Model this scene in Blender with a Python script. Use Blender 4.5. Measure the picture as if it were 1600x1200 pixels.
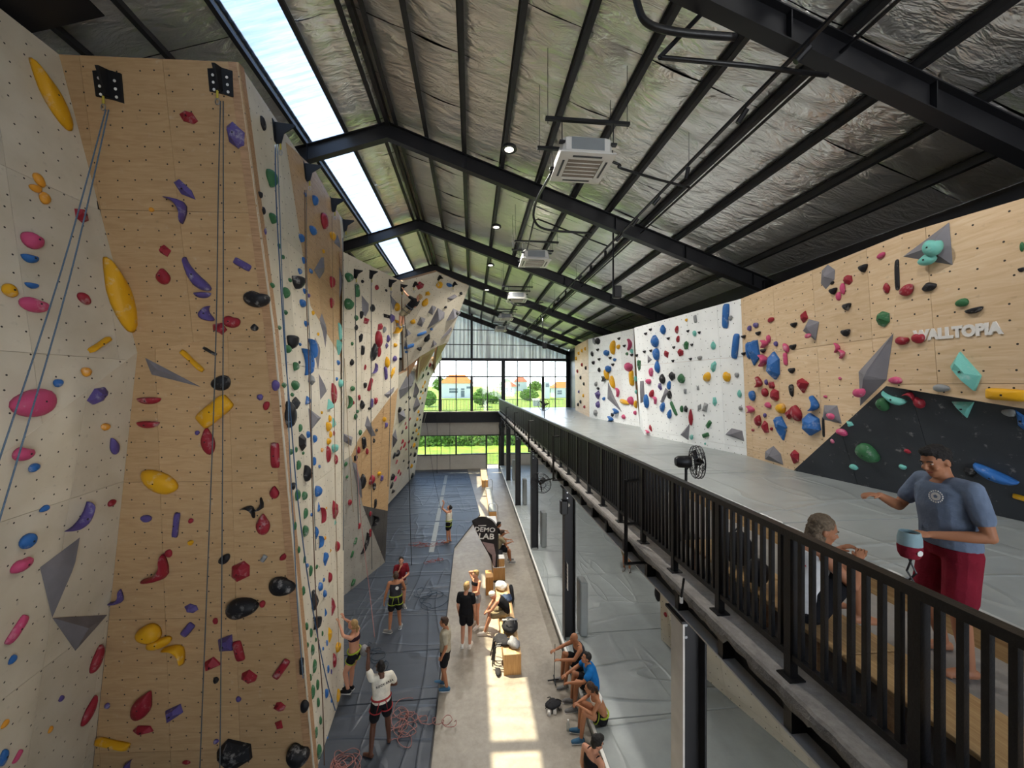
import bpy, bmesh, math, random
from mathutils import Vector as V, Matrix as M, noise
import mathutils
R = math.radians
C = bpy.context.scene.collection
for o in list(bpy.data.objects): bpy.data.objects.remove(o)
sc = bpy.context.scene

# ------------------------------------------------------------------ camera, sky, sun, exposure
cam_d = bpy.data.cameras.new('camera'); cam = bpy.data.objects.new('camera', cam_d); C.objects.link(cam)
cam_d.sensor_width = 36.0; cam_d.lens = 36.0*610/1600; cam_d.shift_y = 3/1600; cam_d.clip_end = 800; cam_d.clip_start = .05
cam.location = (0, 0, 7.3); cam.rotation_euler = (R(90), 0, -math.atan(63/610))
sc.camera = cam
sc.view_settings.view_transform = 'Standard'; sc.view_settings.look = 'None'
sc.view_settings.gamma = 1; sc.view_settings.use_curve_mapping = False
sc.view_settings.exposure = 1.6
w = bpy.data.worlds.new('sky'); sc.world = w; w.use_nodes = True
nt = w.node_tree; nt.nodes.clear()
out = nt.nodes.new('ShaderNodeOutputWorld'); bg = nt.nodes.new('ShaderNodeBackground')
tc = nt.nodes.new('ShaderNodeTexCoord'); sep = nt.nodes.new('ShaderNodeSeparateXYZ'); ramp = nt.nodes.new('ShaderNodeValToRGB')
nz = nt.nodes.new('ShaderNodeTexNoise'); nz.inputs['Scale'].default_value = 2.2; nz.inputs['Detail'].default_value = 6
mx = nt.nodes.new('ShaderNodeMixRGB'); mx.blend_type = 'LIGHTEN'; cr = nt.nodes.new('ShaderNodeValToRGB')
ramp.color_ramp.elements[0].position = 0.0; ramp.color_ramp.elements[0].color = (.95, .97, 1, 1)
ramp.color_ramp.elements[1].position = .9; ramp.color_ramp.elements[1].color = (.04, .08, .16, 1)
el = ramp.color_ramp.elements.new(.14); el.color = (.70, .80, .95, 1); el = ramp.color_ramp.elements.new(.32); el.color = (.11, .175, .29, 1)
cr.color_ramp.elements[0].position = .45; cr.color_ramp.elements[1].position = .70; cr.color_ramp.elements[1].color = (1, 1, 1, 1)
nt.links.new(tc.outputs['Generated'], sep.inputs[0]); nt.links.new(sep.outputs['Z'], ramp.inputs[0])
nt.links.new(tc.outputs['Generated'], nz.inputs['Vector']); nt.links.new(nz.outputs['Fac'], cr.inputs[0])
nt.links.new(cr.outputs[0], mx.inputs[0]); nt.links.new(ramp.outputs[0], mx.inputs[1]); mx.inputs[2].default_value = (.12, .17, .26, 1)
nt.links.new(mx.outputs[0], bg.inputs['Color']); bg.inputs['Strength'].default_value = 3.3
nt.links.new(bg.outputs[0], out.inputs[0])
sun_d = bpy.data.lights.new('sun', 'SUN'); sun = bpy.data.objects.new('sun', sun_d); C.objects.link(sun)
sun_d.energy = 5.6; sun_d.angle = R(.53); sun_d.color = (1, .86, .60)
sun.rotation_euler = V((4.62, -2.8, -13.8)).to_track_quat('-Z', 'Y').to_euler(); sun.location = (-8, 20, 30)

# ------------------------------------------------------------------ materials
MATS = {}
def _new(name):
    m = bpy.data.materials.new(name); m.use_nodes = True
    n = m.node_tree; b = n.nodes['Principled BSDF']; MATS[name] = m
    return m, n, b
def lin(c):
    if isinstance(c, str):
        c = [int(c[i:i+2], 16)/255 for i in (0, 2, 4)]
        c = [x/12.92 if x <= .04045 else ((x+.055)/1.055)**2.4 for x in c]
    return (c[0], c[1], c[2], 1)
def N(n, t, **kw):
    x = n.nodes.new('ShaderNode'+t)
    for k, v in kw.items():
        if hasattr(x, k): setattr(x, k, v)
        else: x.inputs[k.replace('_', ' ')].default_value = v
    return x
def ramp_node(n, stops):
    r = n.nodes.new('ShaderNodeValToRGB'); e = r.color_ramp.elements
    while len(e) < len(stops): e.new(.5)
    for x, (p, c) in zip(e, stops): x.position = p; x.color = lin(c)
    return r
def mat(name, col, rough=.6, metal=0., var=.08, scale=6., bump=0., bscale=40., coord='Object', spec=.4):
    m, n, b = _new(name)
    b.inputs['Roughness'].default_value = rough; b.inputs['Metallic'].default_value = metal
    b.inputs['Specular IOR Level'].default_value = spec
    c = lin(col)
    if coord == 'World':
        g = N(n, 'NewGeometry'); co = g.outputs['Position']
    else:
        g = N(n, 'TexCoord'); co = g.outputs[coord]
    t = N(n, 'TexNoise', Scale=scale, Detail=4.); n.links.new(co, t.inputs['Vector'])
    r = ramp_node(n, [(.3, [x*(1-var) for x in c[:3]]), (.7, [min(1, x*(1+var)) for x in c[:3]])])
    n.links.new(t.outputs['Fac'], r.inputs[0]); n.links.new(r.outputs[0], b.inputs['Base Color'])
    if bump:
        t2 = N(n, 'TexNoise', Scale=bscale, Detail=3.); n.links.new(co, t2.inputs['Vector'])
        bp = N(n, 'Bump', Strength=bump, Distance=.02); n.links.new(t2.outputs['Fac'], bp.inputs['Height']); n.links.new(bp.outputs[0], b.inputs['Normal'])
    return m
def panel_mat(name, base, dark, light, grain, dots=True, rough=.55, chalk=.25):
    """sheet material of a climbing wall: UV in metres, grain, grime, a staggered grid of insert holes"""
    m, n, b = _new(name); b.inputs['Roughness'].default_value = rough; b.inputs['Specular IOR Level'].default_value = .25
    uv = N(n, 'UVMap'); info = N(n, 'ObjectInfo')
    off = N(n, 'VectorMath', operation='MULTIPLY_ADD'); n.links.new(uv.outputs[0], off.inputs[0]); off.inputs[1].default_value = (1, 1, 1)
    cmb = N(n, 'CombineXYZ'); mm = N(n, 'Math', operation='MULTIPLY'); mm.inputs[1].default_value = 37.
    n.links.new(info.outputs['Random'], mm.inputs[0]); n.links.new(mm.outputs[0], cmb.inputs[0]); n.links.new(mm.outputs[0], cmb.inputs[1])
    n.links.new(cmb.outputs[0], off.inputs[2])
    mp = N(n, 'Mapping'); mp.inputs['Scale'].default_value = (1.2, 9, 1) if grain else (1, 1, 1)
    n.links.new(off.outputs[0], mp.inputs['Vector'])
    t = N(n, 'TexNoise', Scale=1.6, Detail=6., Distortion=1.2 if grain else .2); n.links.new(mp.outputs[0], t.inputs['Vector'])
    r = ramp_node(n, [(.25, dark), (.5, base), (.78, light)]); n.links.new(t.outputs['Fac'], r.inputs[0])
    # tone from sheet to sheet
    hs = N(n, 'HueSaturation'); mr = N(n, 'MapRange'); mr.inputs['To Min'].default_value = .93; mr.inputs['To Max'].default_value = 1.06
    n.links.new(info.outputs['Random'], mr.inputs[0]); n.links.new(mr.outputs[0], hs.inputs['Value']); n.links.new(r.outputs[0], hs.inputs['Color'])
    # chalk and shoe marks
    t3 = N(n, 'TexNoise', Scale=5.5, Detail=8., Roughness=.7); n.links.new(off.outputs[0], t3.inputs['Vector'])
    r3 = ramp_node(n, [(.60, (0, 0, 0)), (.78, (chalk, chalk, chalk))]); n.links.new(t3.outputs['Fac'], r3.inputs[0])
    mxc = N(n, 'MixRGB'); n.links.new(r3.outputs[0], mxc.inputs[0]); n.links.new(hs.outputs[0], mxc.inputs[1]); mxc.inputs[2].default_value = (.72, .70, .66, 1)
    t4 = N(n, 'TexNoise', Scale=9., Detail=6.); n.links.new(off.outputs[0], t4.inputs['Vector'])
    r4 = ramp_node(n, [(.24, (.25, .25, .25)), (.36, (0, 0, 0))]); n.links.new(t4.outputs['Fac'], r4.inputs[0])
    mxd = N(n, 'MixRGB'); n.links.new(r4.outputs[0], mxd.inputs[0]); n.links.new(mxc.outputs[0], mxd.inputs[1]); mxd.inputs[2].default_value = (.10, .085, .07, 1)
    last = mxd
    if dots:
        v = N(n, 'TexVoronoi', voronoi_dimensions='2D', Scale=3.7, Randomness=.42); n.links.new(uv.outputs[0], v.inputs['Vector'])
        lt = N(n, 'Math', operation='LESS_THAN'); lt.inputs[1].default_value = .048
        n.links.new(v.outputs['Distance'], lt.inputs[0])
        mm2 = N(n, 'MixRGB'); n.links.new(lt.outputs[0], mm2.inputs[0]); n.links.new(last.outputs[0], mm2.inputs[1]); mm2.inputs[2].default_value = (.035, .03, .025, 1)
        last = mm2
    n.links.new(last.outputs[0], b.inputs['Base Color'])
    return m
panel_mat('plywood', 'b8986f', 'ae8d65', 'c2a27b', True)
panel_mat('white_board', 'd0c7b3', 'c6bca6', 'd9d1bf', False)
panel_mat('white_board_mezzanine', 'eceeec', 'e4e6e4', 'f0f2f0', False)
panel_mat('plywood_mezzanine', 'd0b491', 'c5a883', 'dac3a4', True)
panel_mat('light_grey_board', '9d998f', '938f86', 'a7a39a', False)
panel_mat('dark_grey_board', '4a4846', '434140', '53514e', False)
panel_mat('charcoal_board', '3a3d41', '34373b', '414448', False, dots=False, chalk=.55)
mat('volume_grey', '77757a', .75, var=.1, scale=4, bump=.15, bscale=120, coord='World')
def hold_mat(name, col, rough=.5):
    m, n, b = _new(name); b.inputs['Roughness'].default_value = rough; b.inputs['Specular IOR Level'].default_value = .3
    g = N(n, 'NewGeometry'); c = lin(col)
    t = N(n, 'TexNoise', Scale=7., Detail=7., Roughness=.65); n.links.new(g.outputs['Position'], t.inputs['Vector'])
    r = ramp_node(n, [(.56, (0, 0, 0)), (.80, (.7, .7, .7))]); n.links.new(t.outputs['Fac'], r.inputs[0])
    mxc = N(n, 'MixRGB'); n.links.new(r.outputs[0], mxc.inputs[0]); mxc.inputs[1].default_value = c; mxc.inputs[2].default_value = (.62, .60, .58, 1)
    t2 = N(n, 'TexNoise', Scale=90., Detail=2.); n.links.new(g.outputs['Position'], t2.inputs['Vector'])
    bp = N(n, 'Bump', Strength=.25, Distance=.01); n.links.new(t2.outputs['Fac'], bp.inputs['Height']); n.links.new(bp.outputs[0], b.inputs['Normal'])
    n.links.new(mxc.outputs[0], b.inputs['Base Color'])
    return m
HC = {'y': ('yellow', 'd69f17'), 'r': ('red', '902330'), 'p': ('purple', '554880'), 'k': ('pink', 'bd4a70'), 'g': ('green', '33643f'),
      'b': ('blue', '2b62a2'), 't': ('teal', '6fb5a9'), 'K': ('black', '1b1b1e'), 'o': ('orange', 'd6942f'), 'G': ('grey', '8b8d8d')}
for k, (nm, c) in HC.items(): hold_mat('hold_'+nm, c)
def foil_mat():
    m, n, b = _new('foil'); b.inputs['Metallic'].default_value = .82; b.inputs['Roughness'].default_value = .30
    g = N(n, 'NewGeometry')
    t = N(n, 'TexNoise', Scale=.9, Detail=5.); n.links.new(g.outputs['Position'], t.inputs['Vector'])
    r = ramp_node(n, [(.3, (.82, .80, .77)), (.7, (.93, .91, .87))]); n.links.new(t.outputs['Fac'], r.inputs[0]); n.links.new(r.outputs[0], b.inputs['Base Color'])
    mp = N(n, 'Mapping'); mp.inputs['Scale'].default_value = (.9, 2.3, .9); mp.inputs['Rotation'].default_value = (0, 0, .45)
    n.links.new(g.outputs['Position'], mp.inputs['Vector'])
    t2 = N(n, 'TexNoise', Scale=1.7, Detail=4.5, Roughness=.6, Distortion=.45); n.links.new(mp.outputs[0], t2.inputs['Vector'])
    t4 = N(n, 'TexNoise', Scale=70., Detail=1.); n.links.new(g.outputs['Position'], t4.inputs['Vector'])
    bp = N(n, 'Bump', Strength=.9, Distance=.14); n.links.new(t2.outputs['Fac'], bp.inputs['Height'])
    bp2 = N(n, 'Bump', Strength=.12, Distance=.005); n.links.new(t4.outputs['Fac'], bp2.inputs['Height']); n.links.new(bp.outputs[0], bp2.inputs['Normal'])
    n.links.new(bp2.outputs[0], b.inputs['Normal'])
foil_mat()
def vinyl(name, col, rough, k=1.):
    m, n, b = _new(name); b.inputs['Roughness'].default_value = rough; b.inputs['Specular IOR Level'].default_value = .45
    g = N(n, 'NewGeometry'); c = lin(col)[:3]
    t = N(n, 'TexNoise', Scale=1.3, Detail=6., Roughness=.65); n.links.new(g.outputs['Position'], t.inputs['Vector'])
    r = ramp_node(n, [(.3, [x*.88 for x in c]), (.7, [x*1.12 for x in c])]); n.links.new(t.outputs['Fac'], r.inputs[0]); n.links.new(r.outputs[0], b.inputs['Base Color'])
    # creases of the slack cover: thin ridges where a warped noise crosses its middle
    def ridges(scale, dist, sc_):
        mp = N(n, 'Mapping'); mp.inputs['Scale'].default_value = sc_; mp.inputs['Rotation'].default_value = (0, 0, .5 if sc_[0] < 1 else -.35); n.links.new(g.outputs['Position'], mp.inputs['Vector'])
        tt = N(n, 'TexNoise', Scale=scale, Detail=1.5, Distortion=dist); n.links.new(mp.outputs[0], tt.inputs['Vector'])
        s1 = N(n, 'Math', operation='SUBTRACT'); s1.inputs[1].default_value = .5; n.links.new(tt.outputs['Fac'], s1.inputs[0])
        ab = N(n, 'Math', operation='ABSOLUTE'); n.links.new(s1.outputs[0], ab.inputs[0])
        rr = ramp_node(n, [(0, (1, 1, 1)), (.022, (.2, .2, .2)), (.075, (0, 0, 0))]); n.links.new(ab.outputs[0], rr.inputs[0])
        return rr
    a, c2 = ridges(.8, .35, (.22, 1.35, 1)), ridges(.9, .4, (1.3, .25, 1))
    ad = N(n, 'MixRGB', blend_type='ADD'); ad.inputs[0].default_value = .6; n.links.new(a.outputs[0], ad.inputs[1]); n.links.new(c2.outputs[0], ad.inputs[2])
    bp = N(n, 'Bump', Strength=.55*k, Distance=.04); n.links.new(ad.outputs[0], bp.inputs['Height']); n.links.new(bp.outputs[0], b.inputs['Normal'])
vinyl('mat_blue', '3d444e', .45, 1.3)
vinyl('mat_grey', '959a98', .32, 1.1)
vinyl('mat_grey_low', '959b99', .40, 1.2)
def concrete(name, c1, c2, rough, bump=.1, scale=.8):
    m, n, b = _new(name); b.inputs['Roughness'].default_value = rough
    g = N(n, 'NewGeometry')
    t = N(n, 'TexNoise', Scale=scale, Detail=9., Roughness=.7, Distortion=.6); n.links.new(g.outputs['Position'], t.inputs['Vector'])
    t2 = N(n, 'TexNoise', Scale=scale*9, Detail=6., Roughness=.7); n.links.new(g.outputs['Position'], t2.inputs['Vector'])
    mxf = N(n, 'MixRGB'); mxf.inputs[0].default_value = .35; n.links.new(t.outputs['Fac'], mxf.inputs[1]); n.links.new(t2.outputs['Fac'], mxf.inputs[2])
    r = ramp_node(n, [(.36, c1), (.62, c2)]); n.links.new(mxf.outputs[0], r.inputs[0]); n.links.new(r.outputs[0], b.inputs['Base Color'])
    bp = N(n, 'Bump', Strength=bump, Distance=.02); n.links.new(t2.outputs['Fac'], bp.inputs['Height']); n.links.new(bp.outputs[0], b.inputs['Normal'])
concrete('floor_concrete', '837b6f', 'a69e90', .42, .05)
concrete('deck_concrete', '8d8882', 'b8b2aa', .9, .5, 2.)
concrete('fascia_concrete', '66635f', '8a8681', .95, .8, 5.)
concrete('walk_concrete', '78746e', '8f8a83', .8, .1, 1.)
concrete('render_wall', 'c9c4ba', 'd6d2c9', .85, .03)
mat('black_steel', '1d1d20', .45, .0, .12, 3)
mat('dark_steel', '2a2a2e', .4, .2, .12, 3)
mat('rail_black', '1b1a1b', .42, .0, .25, 14, .1, 60)
mat('flange_lit_grey', 'c4c2be', .5, .1, .1, 4)  # paler than the black steel: light catching these flanges is in the colour
mat('purlin_steel', '2b2b2d', .5, .1, .1, 4)
mat('mullion_grey', '3f4143', .5, .1, .05, 3)
mat('corrugated', 'd4d8d9', .4, .1, .1, 1.5, coord='World')
m_c = MATS['corrugated']; n = m_c.node_tree; b_ = n.nodes['Principled BSDF']; tr_ = N(n, 'BsdfTranslucent'); ms_ = N(n, 'MixShader'); g = N(n, 'NewGeometry'); mp = N(n, 'Mapping'); mp.inputs['Scale'].default_value = (6, .2, .15)
n.links.new(g.outputs['Position'], mp.inputs['Vector']); t = N(n, 'TexNoise', Scale=1.2, Detail=3.); n.links.new(mp.outputs[0], t.inputs['Vector']); r = ramp_node(n, [(.35, (.03, .03, .03)), (.7, (.22, .22, .22))])
n.links.new(t.outputs['Fac'], r.inputs[0]); n.links.new(r.outputs[0], ms_.inputs[0]); tr_.inputs[0].default_value = (.85, .88, .9, 1)
n.links.new(b_.outputs[0], ms_.inputs[1]); n.links.new(tr_.outputs[0], ms_.inputs[2]); n.links.new(ms_.outputs[0], n.nodes['Material Output'].inputs['Surface'])
mat('ac_white', 'dcdad4', .45, 0, .03, 3)
mat('ac_grey', '8f9496', .5, .3, .05, 3)
mat('ac_grille', '8e8377', .7, 0, .08, 30)
mat('bracket_black', '141416', .55, 0, .1, 8)
mat('plain_white', 'e8e6e0', .6, 0, .03, 4)
mat('steel', 'b9bbbd', .3, .9, .05, 4)
mat('pad_grey', '8e9290', .55, 0, .06, 3)
mat('black_plastic', '18181a', .4, 0, .1, 6)
mat('dark_fabric', '222226', .85, 0, .25, 18, .3, 80)
mat('grey_fabric', '8a8a8c', .85, 0, .2, 18, .3, 80)
mat('cloth_white', 'e3e0da', .8, 0, .06, 10, .2, 60)
def wood(name, base, dark, scale=(1, 14, 14), rough=.5):
    m, n, b = _new(name); b.inputs['Roughness'].default_value = rough
    g = N(n, 'TexCoord'); mp = N(n, 'Mapping'); mp.inputs['Scale'].default_value = scale; n.links.new(g.outputs['Object'], mp.inputs['Vector'])
    t = N(n, 'TexNoise', Scale=2.5, Detail=6., Distortion=.5); n.links.new(mp.outputs[0], t.inputs['Vector'])
    r = ramp_node(n, [(.35, dark), (.65, base)]); n.links.new(t.outputs['Fac'], r.inputs[0]); n.links.new(r.outputs[0], b.inputs['Base Color'])
wood('bench_ply', 'd9b585', 'c99f6c', (14, 1, 14)); wood('bench_ply_end', 'cf9f63', 'bb8950', (14, 14, 1)); wood('bench_top', 'c3a271', 'a98556', (26, .8, 20), .4)
wood('wood_stub', 'b58f6a', '9a7654')
def glass_mat(name, tint, gloss, trans=0.):
    m, n, b = _new(name); n.nodes.remove(b); o = n.nodes['Material Output']
    a = N(n, 'BsdfTransparent'); a.inputs[0].default_value = (*tint, 1); gl = N(n, 'BsdfGlossy'); gl.inputs['Roughness'].default_value = .04
    mxs = N(n, 'MixShader'); mxs.inputs[0].default_value = gloss; n.links.new(a.outputs[0], mxs.inputs[1]); n.links.new(gl.outputs[0], mxs.inputs[2])
    last = mxs
    if trans:
        tr = N(n, 'BsdfTranslucent'); tr.inputs[0].default_value = (.80, .88, .95, 1); m2 = N(n, 'MixShader'); m2.inputs[0].default_value = trans
        n.links.new(last.outputs[0], m2.inputs[1]); n.links.new(tr.outputs[0], m2.inputs[2]); last = m2
    n.links.new(last.outputs[0], o.inputs['Surface'])
glass_mat('window_glass', (.93, .95, .94), .05)
glass_mat('skylight', (.74, .78, .82), .05, .06)
n = MATS['skylight'].node_tree; a_ = [x for x in n.nodes if x.type == 'BSDF_TRANSPARENT'][0]; g = N(n, 'NewGeometry'); mp = N(n, 'Mapping'); mp.inputs['Scale'].default_value = (.5, 6, .5)
n.links.new(g.outputs['Position'], mp.inputs['Vector']); t = N(n, 'TexNoise', Scale=1.4, Detail=4., Roughness=.7); n.links.new(mp.outputs[0], t.inputs['Vector'])
r = ramp_node(n, [(.36, (.46, .52, .58)), (.64, (.95, .97, 1.0))]); n.links.new(t.outputs['Fac'], r.inputs[0]); n.links.new(r.outputs[0], a_.inputs[0])
glass_mat('bottle_plastic', (.85, .9, .92), .12)
def emit(name, col, s):
    m, n, b = _new(name); b.inputs['Emission Color'].default_value = lin(col); b.inputs['Emission Strength'].default_value = s; b.inputs['Base Color'].default_value = lin(col)
emit('lamp_lens', 'fff6e6', 1.6); emit('fill_lens', 'fff8ee', 4.)  # the second glow belongs to the added fill lamps under the deck
mat('grass', '6d8c2c', .9, 0, .35, .6, .3, 12, coord='World')
mat('foliage', '587a30', .8, 0, .4, 2.5, coord='World')
mat('house_white', 'b4b7b6', .8, 0, .03, 2); mat('roof_orange', 'b0602a', .8, 0, .15, 3); mat('roof_red', '8f4c32', .8, 0, .15, 3)
mat('house_glass', '4d5a63', .2, 0, .1, 3); mat('bark', '6b5844', .9, 0, .2, 6)
mat('skin_light', 'c58e72', .55, 0, .06, 8, spec=.3); mat('skin_tan', 'a87252', .55, 0, .06, 8, spec=.3); mat('skin_dark', '5f3e2e', .5, 0, .06, 8, spec=.3)
def cloth(name, col, bump=.35): return mat(name, col, .9, 0, .12, 9, bump, 26, spec=.15)
for nm, c in dict(tee_blue='6f7c90', shorts_maroon='80202f', white_tank='d9d7d2', black_cloth='1b1b1e', cream_tee='e6dfce', grey_shorts='8c9095', khaki='8e8268', olive_grey='a8a08c', royal_blue='1d6bb0',
                  maroon='6d1c25', charcoal='36353a', dark_maroon='33202a', harness_green='8d9d38', harness_red='a33a3c', harness_grey='4a4e55', shoe_white='dedad2', shoe_grey='807f7d', shoe_blue='456a86', denim='3d4a63', red_strap='c2303a').items(): cloth(nm, c)
for nm, c in dict(hair_dark='17120f', hair_brown='3d2a1d', hair_blonde='a58657', hair_grey='6d5c48').items(): mat(nm, c, .65, 0, .35, 60, .5, 140)
mat('eye_white', 'b9ada6', .3, 0, .02, 4); mat('eye_dark', '1a1412', .3, 0, .02, 4); mat('lip', '8f4a40', .5, 0, .05, 8)
for nm, c in dict(rope_bluegrey='5b6f82', rope_grey='4e5356', rope_blue='2b4a6d', rope_brown='5a4030', rope_tan='8a7558', rope_pink='9c6c66', rope_dark='26282b', rope_red='8f4a44', rope_navy='2e3d4c').items(): mat(nm, c, .8, 0, .2, 60)
mat('chalk_bag_teal', '8fa9ad', .85, 0, .08, 20); mat('banner_black', '241f20', .75, 0, .1, 4); mat('banner_print', '8f7a78', .75, 0, .2, 5); mat('sign_white', 'd8d5cf', .5, 0, .04, 4)
mat('chain_metal', '8b8f93', .35, .8, .05, 5); mat('sling_yellow', 'b8a83e', .8, 0, .1, 20)

# ------------------------------------------------------------------ mesh building
def props(o, label=None, cat=None, group=None, kind=None):
    if label: o['label'] = label
    if cat: o['category'] = cat
    if group: o['group'] = group
    if kind: o['kind'] = kind
    return o
class MB:
    def __init__(s): s.v = []; s.f = []; s.uv = None
    def add(s, vs, fs):
        k = len(s.v); s.v += [tuple(p) for p in vs]; s.f += [tuple(i+k for i in f) for f in fs]; return s
    def box(s, c, d, rot=None):
        x, y, z = [t/2 for t in d]
        vs = [V((a, b, e)) for a in (-x, x) for b in (-y, y) for e in (-z, z)]
        if rot is not None: vs = [rot @ p for p in vs]
        c = V(c); return s.add([p+c for p in vs], [(0, 1, 3, 2), (4, 6, 7, 5), (0, 4, 5, 1), (2, 3, 7, 6), (0, 2, 6, 4), (1, 5, 7, 3)])
    def b2(s, lo, hi): return s.box([(a+b)/2 for a, b in zip(lo, hi)], [abs(b-a) for a, b in zip(lo, hi)])
    def bbox(s, c, d, bev=.02, rot=None):
        """box with chamfered vertical and horizontal edges"""
        x, y, z = [t/2 for t in d]; b = min(bev, x*.9, y*.9, z*.9)
        rings = []
        for zz, i in ((-z, b), (-z+b, 0), (z-b, 0), (z, b)):
            X, Y = x-i, y-i
            rings.append([V((X-b, -Y, zz)), V((X, -Y+b, zz)), V((X, Y-b, zz)), V((X-b, Y, zz)), V((-X+b, Y, zz)), V((-X, Y-b, zz)), V((-X, -Y+b, zz)), V((-X+b, -Y, zz))])
        return s.rings(rings, V(c), rot)
    def rings(s, rings, off=V((0, 0, 0)), rot=None, closed=True, caps=True):
        n = len(rings[0]); vs = []
        for r in rings:
            for p in r: vs.append((rot @ p if rot is not None else p)+off)
        fs = []
        for k in range(len(rings)-1):
            for i in range(n if closed else n-1):
                j = (i+1) % n; fs.append((k*n+i, k*n+j, (k+1)*n+j, (k+1)*n+i))
        if caps: fs.append(tuple(range(n-1, -1, -1))); fs.append(tuple((len(rings)-1)*n+i for i in range(n)))
        return s.add(vs, fs)
    def bar(s, p, q, w_, h=None, up=V((0, 0, 1))):
        p, q = V(p), V(q); h = h or w_; d = (q-p).normalized(); sd = d.cross(up)
        if sd.length < 1e-4: sd = d.cross(V((1, 0, 0)))
        sd.normalize(); u = sd.cross(d)
        r = [[c+sd*a*w_/2+u*b*h/2 for a, b in ((-1, -1), (1, -1), (1, 1), (-1, 1))] for c in (p, q)]
        return s.rings(r)
    def tube(s, pts, r, n=8, caps=True):
        pts = [V(p) for p in pts]; rs = r if isinstance(r, (list, tuple)) else [r]*len(pts)
        t0 = (pts[1]-pts[0]).normalized(); ref = V((0, 0, 1)) if abs(t0.z) < .9 else V((1, 0, 0)); sd = t0.cross(ref).normalized(); rings = []
        for i, p in enumerate(pts):
            t = (pts[min(i+1, len(pts)-1)]-pts[max(i-1, 0)]).normalized()
            sd = (sd-t*sd.dot(t)); sd = sd.normalized() if sd.length > 1e-6 else t.orthogonal().normalized(); u = t.cross(sd)
            rings.append([p+(sd*math.cos(a)+u*math.sin(a))*rs[i] for a in [2*math.pi*k/n for k in range(n)]])
        return s.rings(rings, caps=caps)
    def lathe(s, prof, c, n=20, axis=None):
        rot = None if axis is None else V((0, 0, 1)).rotation_difference(V(axis)).to_matrix()
        return s.rings([[V((r*math.cos(a), r*math.sin(a), z)) for a in [2*math.pi*k/n for k in range(n)]] for r, z in prof], V(c), rot)
    def prism(s, poly, n, th):
        """extrude polygon (3-D points) back along n"""
        k = len(poly); vs = [V(p) for p in poly]+[V(p)-V(n)*th for p in poly]
        return s.add(vs, [tuple(range(k)), tuple(range(2*k-1, k-1, -1))]+[(i, i+k, (i+1) % k+k, (i+1) % k) for i in range(k)])
    def sphere(s, c, r, n=10, m=7, rot=None):
        rx, ry, rz = (r, r, r) if isinstance(r, (int, float)) else r
        return s.rings([[V((rx*math.sin(t)*math.cos(a), ry*math.sin(t)*math.sin(a), -rz*math.cos(t))) for a in [2*math.pi*k/n for k in range(n)]] for t in [math.pi*(i+.12)/(m+.24) for i in range(m+1)]], V(c), rot)
    def mesh(s, name, m, smooth=False, uvf=None):
        me = bpy.data.meshes.new(name); me.from_pydata(s.v, [], s.f)
        if m: me.materials.append(MATS[m])
        if smooth: me.polygons.foreach_set('use_smooth', [True]*len(me.polygons))
        if uvf:
            ul = me.uv_layers.new(name='UVMap'); data = []
            for l in me.loops: data += uvf(me.vertices[l.vertex_index].co)
            ul.data.foreach_set('uv', data)
        me.update(); return me
    def build(s, name, m, parent=None, smooth=False, uvf=None, loc=None, fix=True, sharp=None):
        me = s.mesh(name, m, smooth, uvf)
        if fix:
            bm = bmesh.new(); bm.from_mesh(me); bmesh.ops.recalc_face_normals(bm, faces=bm.faces); bm.to_mesh(me); bm.free()
        if smooth and sharp: me.set_sharp_from_angle(angle=R(sharp))
        return link(name, me, parent, loc)
def link(name, me, parent=None, loc=None):
    o = bpy.data.objects.new(name, me); C.objects.link(o)
    if parent is not None: o.parent = parent
    if loc is not None: o.location = loc
    return o
def empty(name, loc=(0, 0, 0), rz=0):
    o = bpy.data.objects.new(name, None); C.objects.link(o); o.location = loc; o.rotation_euler = (0, 0, rz); o.empty_display_size = .2
    return o
def thing(name, label, cat, loc=(0, 0, 0), rz=0, group=None): return props(empty(name, loc, rz), label, cat, group)
def copy_tree(o, parent=None, loc=None, rz=None):
    c = o.copy(); C.objects.link(c)
    if parent is not None: c.parent = parent
    if loc is not None: c.location = loc
    if rz is not None: c.rotation_euler = (0, 0, rz)
    for ch in list(o.children): copy_tree(ch, c)
    return c
def struct(name, mb, m, parent=None, **k):
    o = mb.build(name, m, parent, **k)
    if parent is None: o['kind'] = 'structure'
    return o
ORD = 'first second third fourth fifth sixth seventh eighth ninth tenth eleventh twelfth thirteenth fourteenth fifteenth sixteenth seventeenth eighteenth nineteenth'.split()
TENS = 'twentieth thirtieth fortieth fiftieth sixtieth seventieth eightieth ninetieth'.split(); TEN = 'twenty thirty forty fifty sixty seventy eighty ninety'.split()
def ordinal(i):
    if i < 19: return ORD[i]
    t, u = divmod(i+1, 10); return TENS[t-2] if u == 0 else TEN[t-2]+'-'+ORD[u-1]

# ------------------------------------------------------------------ hall shell
Y0, Y1, XL, XR = -7.4, 34.6, -12.9, 8.75
RX, RZ, SL = -2.2, 14.36, .352
def roof_z(x): return RZ-SL*abs(x-RX)
FR = [-7.4, -1.4, 4.6, 10.6, 16.6, 22.6, 28.6, 34.45]
struct('floor', MB().b2((XL, Y0, -.3), (XR, Y1, 0)), 'floor_concrete')
struct('wall_left', MB().b2((XL-.2, Y0, 0), (XL, Y1, 10.62)), 'render_wall')
struct('wall_right', MB().b2((XR, Y0, 0), (XR+.2, Y1, 10.56)), 'dark_steel')  # dark colour carries the shadow of the foil above the wall top

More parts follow.
